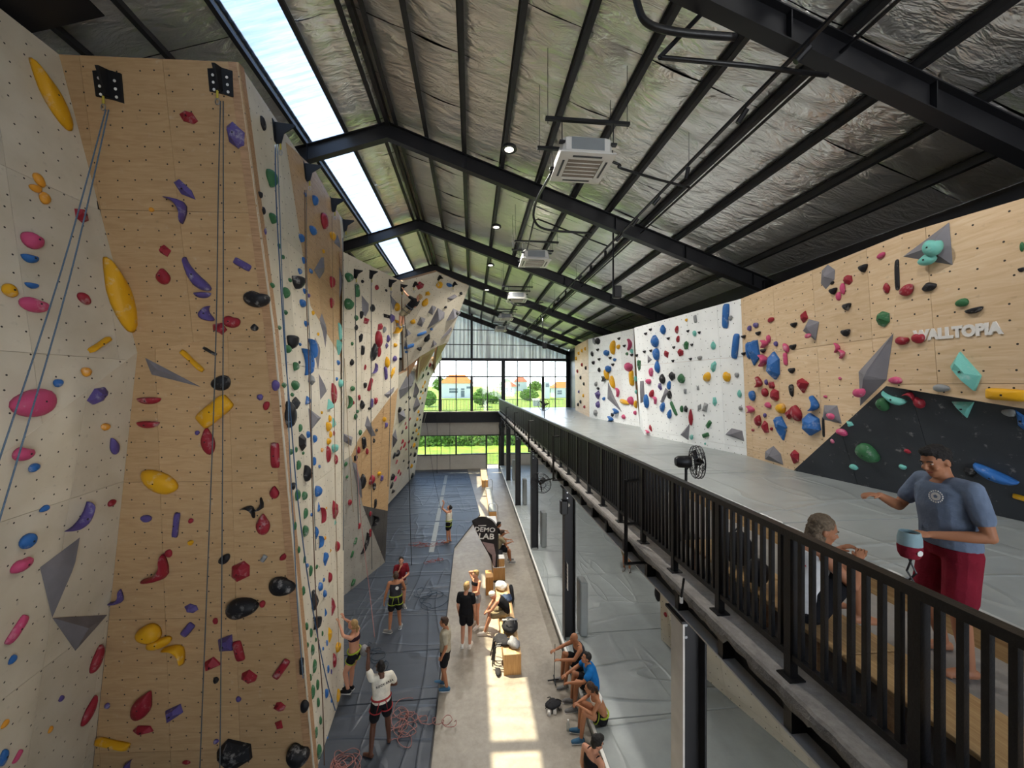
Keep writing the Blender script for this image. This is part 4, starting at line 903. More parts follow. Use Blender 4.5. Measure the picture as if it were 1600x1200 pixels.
("mwhite",7.61,18.2,8.23,-0.993,-0.118,-0.023,0.66,0.5,0,"J","k",176),
("mwhite",7.49,19.4,7.0,-0.993,-0.118,-0.023,0.25,0.56,20,"C","k",70),
("mwhite",7.65,17.99,7.67,-0.993,-0.118,-0.023,0.38,0.77,5,"L","y",168),
("mwhite",6.51,14.64,8.12,-0.985,-0.155,-0.076,0.29,0.5,-15,"P","g",144),
("mwhite",7.62,17.93,8.95,-0.993,-0.118,-0.023,0.29,0.24,0,"P","t",40),
("mwhite",7.57,18.42,8.87,-0.993,-0.118,-0.023,0.3,0.16,0,"B","g",25),
("mwhite",7.22,21.5,8.21,-0.993,-0.118,-0.023,0.29,0.29,0,"D","K",32),
("mwhite",7.3,20.89,7.69,-0.993,-0.118,-0.023,0.35,0.32,0,"C","K",45),
("mwhite",7.18,21.96,7.41,-0.993,-0.118,-0.023,0.3,0.3,0,"B","G",32),
("mwhite",7.21,21.72,7.15,-0.993,-0.118,-0.023,0.37,0.18,0,"B","K",25),
("mwhite",7.22,21.74,6.79,-0.993,-0.118,-0.023,0.59,0.51,0,"P","p",112),
("mwhite",7.23,21.76,6.24,-0.993,-0.118,-0.023,0.44,0.44,0,"P","p",72),
("mwhite",7.31,21.02,6.59,-0.993,-0.118,-0.023,0.36,0.21,0,"B","b",30),
("mwhite",7.58,18.77,6.5,-0.993,-0.118,-0.023,0.29,0.94,80,"B","y",135),
("mwhite",7.66,18.09,6.59,-0.993,-0.118,-0.023,0.47,0.43,0,"B","k",112),
("mwhite",7.58,18.86,5.76,-0.993,-0.118,-0.023,0.38,0.26,0,"D","k",48),
("mwhite",7.49,19.65,5.97,-0.993,-0.118,-0.023,0.47,0.33,0,"C","b",70),
("mwhite",7.43,20.24,5.52,-0.993,-0.118,-0.023,0.48,0.34,0,"C","b",70),
("mwhite",7.44,20.08,5.77,-0.993,-0.118,-0.023,0.41,0.24,0,"P","K",42),
("mwhite",7.2,22.13,5.73,-0.993,-0.118,-0.023,0.52,0.41,0,"P","G",77),
("mwhite",7.71,17.77,6.03,-0.993,-0.118,-0.023,0.23,0.24,0,"B","k",32),
("mwhite",7.71,17.7,6.43,-0.993,-0.118,-0.023,0.28,0.36,0,"B","y",60),
("mwhite",7.69,17.65,7.63,-0.993,-0.118,-0.023,0.23,0.3,0,"B","t",40),
("mwhite",7.05,16.11,7.05,-0.927,0.353,-0.128,0.22,0.22,0,"B","t",32),
("mwhite",6.67,13.02,9.27,-0.985,-0.155,-0.076,0.28,0.36,0,"D","b",128),
("mwhite",6.79,12.33,9.17,-0.985,-0.155,-0.076,0.17,0.25,-15,"B","r",66),
("mwhite",6.82,12.31,8.85,-0.985,-0.155,-0.076,0.17,0.23,-15,"B","r",60),
("mwhite",6.84,11.85,9.41,-0.985,-0.155,-0.076,0.12,0.1,0,"B","y",20),
("mwhite",6.91,11.46,9.38,-0.985,-0.155,-0.076,0.13,0.26,5,"L","G",65),
("mwhite",6.93,11.53,8.94,-0.985,-0.155,-0.076,0.17,0.18,0,"B","t",54),
("mwhite",6.62,13.5,8.92,-0.985,-0.155,-0.076,0.41,0.48,0,"D","b",231),
("mwhite",6.66,13.48,8.45,-0.985,-0.155,-0.076,0.37,0.44,0,"B","b",190),
("mwhite",6.7,13.49,7.99,-0.985,-0.155,-0.076,0.3,0.49,0,"D","b",168),
("mwhite",6.75,12.95,8.41,-0.985,-0.155,-0.076,0.28,0.31,0,"P","r",112),
("mwhite",6.89,11.94,8.6,-0.985,-0.155,-0.076,0.24,0.31,-15,"P","g",126),
("mwhite",6.86,12.23,8.4,-0.985,-0.155,-0.076,0.31,0.27,0,"P","r",130),
("mwhite",7.01,11.39,8.17,-0.985,-0.155,-0.076,0.22,0.14,0,"B","G",56),
("mwhite",6.65,13.89,7.82,-0.985,-0.155,-0.076,0.25,0.33,-10,"B","k",91),
("mwhite",6.64,14.09,7.47,-0.985,-0.155,-0.076,0.32,0.24,0,"B","k",80),
("mwhite",6.77,13.25,7.55,-0.985,-0.155,-0.076,0.32,0.39,0,"D","K",153),
("mwhite",6.84,12.73,7.63,-0.985,-0.155,-0.076,0.33,0.33,0,"P","K",150),
("mwhite",6.92,12.26,7.55,-0.985,-0.155,-0.076,0.34,0.34,0,"D","g",176),
("mwhite",6.84,12.93,7.32,-0.985,-0.155,-0.076,0.21,0.32,-15,"B","b",91),
("mwhite",6.76,13.43,7.28,-0.985,-0.155,-0.076,0.26,0.28,0,"P","p",84),
("mwhite",6.86,12.93,6.99,-0.985,-0.155,-0.076,0.24,0.29,0,"B","K",91),
("mwhite",6.7,13.95,7.01,-0.985,-0.155,-0.076,0.24,0.36,-30,"B","r",96),
("mwhite",6.74,13.78,6.8,-0.985,-0.155,-0.076,0.18,0.35,30,"C","k",72),
("mwhite",6.67,14.31,6.71,-0.985,-0.155,-0.076,0.31,0.56,5,"B","b",176),
("mwhite",6.83,13.37,6.54,-0.985,-0.155,-0.076,0.25,0.41,-15,"B","b",128),
("mwhite",6.9,13.01,6.32,-0.985,-0.155,-0.076,0.23,0.38,-20,"D","b",120),
("mwhite",6.92,12.78,6.53,-0.985,-0.155,-0.076,0.16,0.58,30,"L","g",132),
("mwhite",6.98,12.37,6.53,-0.985,-0.155,-0.076,0.16,0.24,0,"B","g",55),
("mwhite",7.01,12.18,6.54,-0.985,-0.155,-0.076,0.21,0.25,0,"P","K",84),
("mwhite",6.97,12.15,7.13,-0.985,-0.155,-0.076,0.18,0.21,0,"P","G",60),
("mwhite",7.06,11.56,7.24,-0.985,-0.155,-0.076,0.14,0.18,0,"P","G",45),
("mwhite",7.07,11.97,6.29,-0.985,-0.155,-0.076,0.2,0.6,-5,"D","r",196),
("mwhite",7.11,12.01,5.64,-0.985,-0.155,-0.076,0.15,0.19,0,"B","t",45),
("mwhite",7.1,11.57,6.62,-0.985,-0.155,-0.076,0.17,0.31,-20,"P","G",98),
("mwhite",7.14,11.32,6.63,-0.985,-0.155,-0.076,0.25,0.4,-25,"P","G",198),
("mwhite",7.15,11.4,6.39,-0.985,-0.155,-0.076,0.08,0.08,0,"B","G",12),
("mwhite",7.2,11.22,6.13,-0.985,-0.155,-0.076,0.15,0.3,-40,"L","g",91),
("mwhite",7.2,11.38,5.78,-0.985,-0.155,-0.076,0.12,0.31,-70,"L","g",72),
("mwhite",7.21,11.43,5.51,-0.985,-0.155,-0.076,0.08,0.08,0,"B","t",12),
("mwhite",7.08,10.81,8.49,-0.985,-0.155,-0.076,0.2,0.26,0,"D","t",112),
("mwhite",7.12,10.87,7.87,-0.985,-0.155,-0.076,0.24,0.36,-25,"P","t",187),
("mwhite",7.19,10.92,6.84,-0.985,-0.155,-0.076,0.2,0.3,0,"P","t",128),
("mwhite",7.1,11.13,7.57,-0.985,-0.155,-0.076,0.29,0.33,-15,"B","y",192),
("mwhite",7.22,10.38,7.57,-0.985,-0.155,-0.076,0.27,0.33,0,"J","y",216),
("mwhite",7.1,10.27,9.26,-0.985,-0.155,-0.076,0.24,0.74,-8,"L","b",440),
("mwhite",7.21,10.02,8.39,-0.985,-0.155,-0.076,0.23,0.75,-12,"L","b",451),
("mwhite",7.13,10.12,9.18,-0.985,-0.155,-0.076,0.13,0.16,0,"B","G",54),
("mwhite",7.27,10.05,7.6,-0.985,-0.155,-0.076,0.15,0.16,0,"B","G",63),
("mwhite",7.31,10.0,7.09,-0.985,-0.155,-0.076,0.15,0.23,0,"D","t",91),
("mwhite",7.34,10.0,6.69,-0.985,-0.155,-0.076,0.13,0.14,0,"B","G",48),
("mwhite",6.76,14.19,5.7,-0.985,-0.155,-0.076,0.16,0.29,25,"P","r",50),
("mwhite",6.74,14.41,5.53,-0.985,-0.155,-0.076,0.24,0.15,0,"C","k",36),
("mply",7.21,9.7,8.61,-0.988,0.137,-0.065,0.18,0.1,0,"H","K",36),
("mply",7.12,9.05,8.61,-0.988,0.137,-0.065,0.18,0.11,0,"H","K",49),
("mply",7.25,9.75,8.16,-0.988,0.137,-0.065,0.18,0.1,0,"H","K",36),
("mply",7.13,8.9,8.16,-0.988,0.137,-0.065,0.18,0.11,0,"H","K",49),
("mply",6.95,7.77,8.62,-0.988,0.137,-0.065,0.18,0.12,0,"H","K",81),
("mply",6.99,7.84,8.15,-0.988,0.137,-0.065,0.18,0.13,0,"H","K",81),
("mply",7.03,7.92,7.64,-0.988,0.137,-0.065,0.18,0.13,0,"H","K",81),
("mply",6.76,6.66,9.08,-0.988,0.137,-0.065,0.16,0.13,0,"H","K",121),
("mply",6.75,6.38,8.73,-0.988,0.137,-0.065,0.16,0.14,0,"H","K",144),
("mply",6.78,6.43,8.27,-0.988,0.137,-0.065,0.17,0.14,0,"H","K",144),
("mply",6.66,6.0,9.31,-0.988,0.137,-0.065,0.15,0.14,0,"H","K",169),
("mply",7.12,9.13,8.83,-0.988,0.137,-0.065,0.16,0.14,0,"B","p",54),
("mply",7.16,9.41,8.79,-0.988,0.137,-0.065,0.14,0.13,0,"B","p",40),
("mply",7.04,8.54,8.86,-0.988,0.137,-0.065,0.21,0.12,0,"B","r",72),
("mply",7.11,8.82,8.33,-0.988,0.137,-0.065,0.17,0.2,0,"C","k",91),
("mply",7.08,8.66,8.43,-0.988,0.137,-0.065,0.12,0.18,0,"B","k",60),
("mply",7.21,9.47,8.22,-0.988,0.137,-0.065,0.2,0.72,-10,"R","b",320),
("mply",7.18,9.23,8.15,-0.988,0.137,-0.065,0.38,0.64,-5,"P","b",570),
("mply",7.15,8.88,7.93,-0.988,0.137,-0.065,0.23,0.31,0,"C","k",180),
("mply",7.11,8.53,7.78,-0.988,0.137,-0.065,0.42,0.63,0,"P","b",756),
("mply",7.06,8.41,8.28,-0.988,0.137,-0.065,0.11,0.13,0,"B","p",45),
("mply",7.02,8.07,8.16,-0.988,0.137,-0.065,0.15,0.24,30,"D","k",126),
("mply",7.04,8.11,7.91,-0.988,0.137,-0.065,0.11,0.29,0,"L","k",100),
("mply",6.9,7.46,8.74,-0.988,0.137,-0.065,0.2,0.24,-25,"P","r",208),
("mply",6.71,6.33,9.2,-0.988,0.137,-0.065,0.18,0.17,-15,"P","r",196),
("mply",6.73,6.45,9.07,-0.988,0.137,-0.065,0.1,0.19,0,"B","k",112),
("mply",6.76,6.56,8.96,-0.988,0.137,-0.065,0.1,0.17,0,"B","k",98),
("mply",6.76,6.69,9.24,-0.988,0.137,-0.065,0.09,0.06,0,"B","K",30),
("mply",6.6,5.67,9.41,-0.988,0.137,-0.065,0.14,0.09,5,"B","k",117),
("mply",6.6,5.43,9.03,-0.988,0.137,-0.065,0.07,0.48,-3,"L","K",336),
("mply",6.63,5.61,8.87,-0.988,0.137,-0.065,0.1,0.17,0,"D","r",153),
("mply",6.67,5.69,8.39,-0.988,0.137,-0.065,0.2,0.25,-15,"P","g",432),
("mply",6.83,6.66,8.02,-0.988,0.137,-0.065,0.09,0.19,0,"C","k",96),
("mply",6.83,6.56,7.9,-0.988,0.137,-0.065,0.1,0.18,10,"C","k",105),
("mply",7.01,7.6,7.31,-0.988,0.137,-0.065,0.3,0.3,-20,"P","r",360),
("mply",6.87,6.64,7.44,-0.988,0.137,-0.065,0.07,0.06,0,"B","k",25),
("mply",7.07,7.97,7.2,-0.988,0.137,-0.065,0.12,0.45,0,"R","K",192),
("mply",7.28,9.45,7.05,-0.988,0.137,-0.065,0.2,0.29,10,"B","b",128),
("mply",7.22,9.14,7.38,-0.988,0.137,-0.065,0.18,0.29,-15,"C","r",128),
("mply",7.16,8.67,7.32,-0.988,0.137,-0.065,0.24,0.18,0,"P","r",120),
("mply",7.15,8.55,7.09,-0.988,0.137,-0.065,0.29,0.28,15,"P","r",238),
("mply",7.2,8.91,7.14,-0.988,0.137,-0.065,0.19,0.22,-20,"B","r",108),
("mply",7.18,8.86,7.39,-0.988,0.137,-0.065,0.1,0.13,0,"B","p",32),
("mply",7.21,8.84,6.83,-0.988,0.137,-0.065,0.22,0.14,0,"B","k",81),
("mply",7.32,9.55,6.68,-0.988,0.137,-0.065,0.2,0.2,0,"C","k",84),
("mply",7.3,9.27,6.42,-0.988,0.137,-0.065,0.22,0.3,-20,"D","r",160),
("mply",7.27,8.99,6.27,-0.988,0.137,-0.065,0.22,0.32,15,"P","r",180),
("mply",7.25,8.99,6.57,-0.988,0.137,-0.065,0.1,0.11,0,"B","p",28),
("mply",7.24,8.77,6.26,-0.988,0.137,-0.065,0.1,0.08,0,"B","r",20),
("mply",7.36,9.55,6.14,-0.988,0.137,-0.065,0.11,0.08,0,"B","r",20),
("mply",7.15,8.35,6.78,-0.988,0.137,-0.065,0.25,0.25,-30,"B","y",196),
("mply",7.11,8.05,6.7,-0.988,0.137,-0.065,0.27,0.31,-30,"P","r",288),
("mply",7.08,7.83,6.71,-0.988,0.137,-0.065,0.25,0.36,15,"D","r",336),
("mply",7.18,8.39,6.33,-0.988,0.137,-0.065,0.34,0.57,20,"P","b",612),
("mply",6.99,7.31,6.92,-0.988,0.137,-0.065,0.18,0.34,-15,"C","b",264),
("mply",7.04,7.43,6.5,-0.988,0.137,-0.065,0.48,0.45,0,"P","b",918),
("mply",7.0,7.12,6.48,-0.988,0.137,-0.065,0.06,0.41,-3,"L","K",128),
("mply",6.94,7.02,7.09,-0.988,0.137,-0.065,0.08,0.06,0,"B","k",25),
("mply",7.17,7.99,5.72,-0.988,0.137,-0.065,0.23,0.32,-20,"P","r",260),
("mright",6.61,5.3,8.76,-0.996,0.02,-0.087,0.19,0.16,15,"B","r",357),
("mright",6.61,5.01,8.74,-0.996,0.02,-0.087,0.18,0.13,10,"D","K",322),
("mright",6.63,4.64,8.43,-0.996,0.02,-0.087,0.13,0.12,5,"B","g",266),
("mright",6.64,4.52,8.3,-0.996,0.02,-0.087,0.19,0.12,8,"R","K",420),
("mright",6.68,5.42,8.01,-0.996,0.02,-0.087,0.19,0.14,0,"J","r",294),
("mright",6.68,5.19,8.02,-0.996,0.02,-0.087,0.17,0.16,10,"J","r",340),
("mright",6.74,5.57,7.39,-0.996,0.02,-0.087,0.19,0.12,-10,"B","k",240),
("mright",6.71,4.66,7.5,-0.996,0.02,-0.087,0.27,0.53,18,"P","t",2376),
("mright",6.74,4.96,7.27,-0.996,0.02,-0.087,0.19,0.12,-5,"B","G",312),
("mright",6.73,4.27,7.19,-0.996,0.02,-0.087,0.16,0.39,86,"L","y",1320),
("mright",6.57,4.03,8.97,-0.996,0.02,-0.087,0.04,0.11,0,"B","g",112),
("mright",6.6,4.05,8.7,-0.996,0.02,-0.087,0.06,0.09,0,"R","K",144),
("mdark",6.84,5.68,7.11,-0.914,-0.133,-0.382,0.19,0.34,55,"S","t",684),
("mdark",6.86,5.86,7.0,-0.914,-0.133,-0.382,0.2,0.22,0,"B","g",440),
("mdark",6.91,5.37,7.05,-0.914,-0.133,-0.382,0.14,0.2,0,"J","r",342),
("mdark",6.85,5.46,7.15,-0.914,-0.133,-0.382,0.1,0.17,60,"C","r",200),
("mdark",7.0,4.88,7.0,-0.914,-0.133,-0.382,0.25,0.31,180,"T","t",1216),
("mdark",7.08,4.46,6.95,-0.914,-0.133,-0.382,0.15,0.1,-5,"B","G",312),
("mdark",7.13,4.38,6.85,-0.914,-0.133,-0.382,0.08,0.35,0,"P","b",560),
("mdark",6.93,6.51,6.6,-0.914,-0.133,-0.382,0.12,0.13,0,"P","t",121),
("mdark",6.97,6.7,6.43,-0.914,-0.133,-0.382,0.18,0.15,-15,"B","k",192),
("mdark",7.02,6.95,6.22,-0.914,-0.133,-0.382,0.07,0.09,0,"B","k",42),
("mdark",7.16,6.38,6.1,-0.914,-0.133,-0.382,0.36,0.34,-20,"B","g",1020),
("mdark",7.25,6.73,5.76,-0.914,-0.133,-0.382,0.14,0.12,0,"B","t",117),
("mdark",7.3,5.92,5.93,-0.914,-0.133,-0.382,0.11,0.1,0,"J","t",108),
("mdark",7.2,5.77,6.22,-0.914,-0.133,-0.382,0.09,0.08,0,"B","r",70),
("mdark",7.41,4.82,6.04,-0.914,-0.133,-0.382,0.46,0.25,-28,"R","b",1984),
("mdark",7.55,4.65,5.76,-0.914,-0.133,-0.382,0.08,0.14,80,"L","y",216),
("mdark",7.38,5.08,6.02,-0.914,-0.133,-0.382,0.14,0.16,0,"P","K",320),
("mfar",7.79,28.48,9.35,-0.99,0.14,-0.019,0.38,0.29,0,"D","y",24),
("mfar",7.58,27.04,9.61,-0.99,0.14,-0.019,0.36,0.27,0,"B","y",24),
("mfar",7.36,25.46,9.65,-0.99,0.14,-0.019,0.34,0.26,0,"D","y",24),
("mfar",7.16,24.05,9.64,-0.99,0.14,-0.019,0.32,0.24,0,"B","y",24),
("mfar",7.73,27.9,8.38,-0.99,0.14,-0.019,0.37,0.28,0,"D","r",24),
("mfar",7.51,26.3,7.87,-0.99,0.14,-0.019,0.35,0.26,0,"B","K",24),
("mfar",7.32,24.87,7.43,-0.99,0.14,-0.019,0.33,0.25,0,"D","K",24),
("mfar",7.69,27.41,6.89,-0.99,0.14,-0.019,0.37,0.28,0,"P","p",24),
("mfar",7.39,25.26,6.66,-0.99,0.14,-0.019,0.34,0.25,0,"D","y",24),
("mfar",7.17,23.94,8.43,-0.99,0.14,-0.019,0.32,0.24,0,"B","K",24),
("mfar",7.39,25.58,8.72,-0.99,0.14,-0.019,0.34,0.26,0,"D","r",24),
("mfar",7.57,26.53,6.19,-0.99,0.14,-0.019,0.36,0.27,0,"D","K",24),
("mfar",7.33,24.78,5.93,-0.99,0.14,-0.019,0.33,0.25,0,"B","r",24),
("mfar",7.77,27.89,5.94,-0.99,0.14,-0.019,0.37,0.28,0,"D","K",24),
("mright",6.46,4.84,9.25,-0.996,0.02,-0.087,0.22,0.25,0,"J","t",840),
("mright",6.5,4.95,9.11,-0.996,0.02,-0.087,0.23,0.16,0,"D","t",540),
("mply",6.81,7.28,8.32,-0.988,0.137,-0.065,0.18,0.09,0,"B","k",70),
("mply",6.85,6.81,6.72,-0.988,0.137,-0.065,0.18,0.12,-20,"B","k",117),
("mply",6.69,6.1,7.19,-0.988,0.137,-0.065,0.22,0.17,20,"J","k",270),
("low",5.11,10.29,1.58,-0.976,-0.216,-0.036,0.17,0.46,0,"B","K",208),
("low",5.19,10.01,1.16,-0.976,-0.216,-0.036,0.1,0.14,0,"B","r",40),
]
VOLUMES = [
('near',[0.98,0.15,-0.13],[[-6.1,6.77,4.93],[-6.03,6.13,4.75],[-6.19,6.46,3.86],[-6.16,6.67,4.38]],0.14),
('near',[0.98,0.15,-0.13],[[-6.19,6.46,3.86],[-6.46,7.66,3.22],[-6.4,7.03,3.0]],0.14),
('ply',[-0.067,-0.997,-0.043],[[-5.7,7.47,7.8],[-4.75,7.42,7.28],[-5.59,7.47,7.5]],0.12),
('side',[0.995,0.073,0.071],[[-3.87,10.54,10.62],[-3.89,10.78,10.7],[-3.85,10.68,10.28],[-3.8,10.23,9.98],[-3.77,9.81,10.08]],0.12),
('side',[0.995,0.073,0.071],[[-3.75,10.23,9.16],[-3.73,10.52,8.59],[-3.69,10.33,8.27],[-3.71,10.2,8.63],[-3.72,9.97,8.96]],0.12),
('side',[0.995,0.073,0.071],[[-3.65,9.56,8.44],[-3.66,9.89,8.2],[-3.6,9.61,7.65],[-3.62,9.33,8.19]],0.12),
('side',[0.995,0.073,0.071],[[-3.6,9.61,7.62],[-3.61,10.21,7.16],[-3.55,9.59,6.94]],0.12),
('side',[0.995,0.073,0.071],[[-3.48,8.73,6.84],[-3.52,9.59,6.55],[-3.44,8.74,6.32]],0.14),
('side',[0.995,0.073,0.071],[[-4.1,12.46,11.95],[-4.1,12.75,11.62],[-4.03,11.99,11.51]],0.1),
('side',[0.995,0.073,0.071],[[-4.03,12.41,10.96],[-4.03,12.71,10.67],[-3.92,12.09,9.83]],0.1),
('back',[0.944,-0.321,-0.077],[[-3.69,13.6,10.36],[-3.56,14.01,10.15],[-3.57,14.04,9.93],[-3.64,13.9,9.68],[-3.7,13.71,9.76]],0.12),
('back',[0.944,-0.321,-0.077],[[-3.1,15.23,10.78],[-2.93,15.76,10.58],[-3.04,15.54,10.23]],0.15),
('back',[0.944,-0.321,-0.077],[[-3.73,14.47,6.24],[-3.58,15.09,5.43],[-3.68,14.81,5.44],[-3.79,14.38,5.89]],0.15),
('back',[0.944,-0.321,-0.077],[[-4.2,13.19,5.78],[-4.03,13.76,5.56],[-4.06,13.73,5.26],[-4.18,13.32,5.47]],0.18),
('back',[0.944,-0.321,-0.077],[[-4.07,13.84,4.7],[-4.0,14.05,4.61],[-3.96,14.36,3.84],[-3.93,14.59,3.21],[-4.0,14.33,3.51]],0.15),
('back',[0.944,-0.321,-0.077],[[-3.35,15.41,6.96],[-3.09,16.08,7.27],[-3.12,16.07,7.07],[-3.26,15.69,6.82]],0.12),
('over',[0.615,-0.499,-0.61],[[-1.14,18.19,11.34],[-0.8,18.34,11.56],[-0.66,18.56,11.52],[-0.98,18.45,11.28]],0.12),
('over',[0.615,-0.499,-0.61],[[-1.97,18.02,10.64],[-1.78,17.89,10.94],[-1.6,18.14,10.91],[-1.8,18.34,10.56]],0.12),
('over',[0.615,-0.499,-0.61],[[-2.48,18.06,10.09],[-2.29,17.9,10.41],[-2.1,18.18,10.38],[-2.29,18.37,10.02]],0.12),
('over',[0.615,-0.499,-0.61],[[-2.1,18.67,9.98],[-1.55,18.22,10.89],[-1.27,18.71,10.78],[-1.31,18.94,10.55]],0.25),
('over',[0.615,-0.499,-0.61],[[-1.24,19.17,10.44],[-0.88,18.9,11.01],[-0.53,19.43,10.93],[-0.72,19.49,10.69]],0.25),
('over',[0.615,-0.499,-0.61],[[-1.59,19.76,9.6],[-1.01,19.65,10.26],[-0.99,19.84,10.13]],0.2),
('over',[0.615,-0.499,-0.61],[[-2.03,19.73,9.18],[-1.87,19.45,9.56],[-1.72,19.82,9.41]],0.15),
('over',[0.615,-0.499,-0.61],[[-3.03,18.13,9.48],[-2.9,17.81,9.87],[-2.74,18.22,9.7]],0.15),
('over',[0.615,-0.499,-0.61],[[-3.11,18.58,9.03],[-3.02,18.2,9.43],[-2.91,18.8,9.05]],0.15),
('far',[0.968,-0.044,-0.246],[[-3.44,18.98,7.09],[-3.13,20.21,8.11],[-3.07,21.58,8.1],[-3.15,22.14,7.69],[-3.37,21.13,6.99],[-3.54,19.66,6.61]],0.35),
('far',[0.968,-0.044,-0.246],[[-3.17,22.56,7.52],[-3.37,22.94,6.67],[-3.35,24.07,6.56],[-3.21,23.62,7.19]],0.3),
('far',[0.968,-0.044,-0.246],[[-3.31,24.06,6.72],[-3.39,25.83,6.1],[-3.56,24.73,5.63],[-3.51,23.89,5.96]],0.35),
('far',[0.968,-0.044,-0.246],[[-3.69,19.98,5.96],[-3.61,21.34,6.03],[-3.72,22.2,5.45],[-3.8,20.97,5.32]],0.3),
('far',[0.968,-0.044,-0.246],[[-3.97,20.14,4.82],[-3.88,20.51,5.1],[-4.08,21.4,4.15],[-4.13,21.11,4.03]],0.25),
('mwhite',[-0.993,-0.118,-0.023],[[7.35,20.51,7.54],[7.45,19.83,6.7],[7.56,19.05,5.97],[7.36,20.63,6.6]],0.15),
('mwhite',[-0.985,-0.155,-0.076],[[6.55,14.67,7.5],[6.59,14.42,7.52],[6.65,14.43,6.71],[6.6,14.74,6.62]],0.15),
('mwhite',[-0.985,-0.155,-0.076],[[6.57,14.05,8.45],[6.63,13.8,8.27],[6.59,14.09,8.14]],0.1),
('mwhite',[-0.985,-0.155,-0.076],[[6.79,13.49,6.72],[6.81,13.15,7.25],[6.84,12.99,7.12],[6.82,13.36,6.66]],0.1),
('mwhite',[-0.985,-0.155,-0.076],[[7.07,12.05,6.09],[7.02,12.55,5.65],[7.09,12.17,5.51]],0.12),
('mwhite',[-0.985,-0.155,-0.076],[[7.31,10.62,5.89],[7.33,10.37,6.1],[7.39,10.01,6.07],[7.42,9.97,5.79]],0.15),
('mply',[-0.988,0.137,-0.065],[[6.74,6.77,9.61],[6.73,6.61,9.46],[6.75,6.64,9.29],[6.79,6.86,9.16],[6.79,6.97,9.3],[6.77,6.93,9.54]],0.12),
('mply',[-0.988,0.137,-0.065],[[6.88,7.34,8.67],[6.85,7.07,8.57],[6.89,7.19,8.21],[6.93,7.54,8.46]],0.12),
('mply',[-0.988,0.137,-0.065],[[6.96,7.07,6.92],[6.92,6.75,6.93],[6.93,6.67,6.59],[6.99,7.14,6.63]],0.12),
('mply',[-0.988,0.137,-0.065],[[6.67,5.55,8.14],[6.74,5.71,7.4],[6.85,6.25,6.94],[6.8,6.23,7.55]],0.2),
('mply',[-0.988,0.137,-0.065],[[7.34,9.12,5.46],[7.32,9.08,5.66],[7.26,8.74,5.85],[7.24,8.49,5.7],[7.24,8.42,5.46]],0.12),
('mright',[-0.996,0.02,-0.087],[[6.53,4.72,9.55],[6.59,4.72,8.96],[6.57,5.33,9.28]],0.16),
]
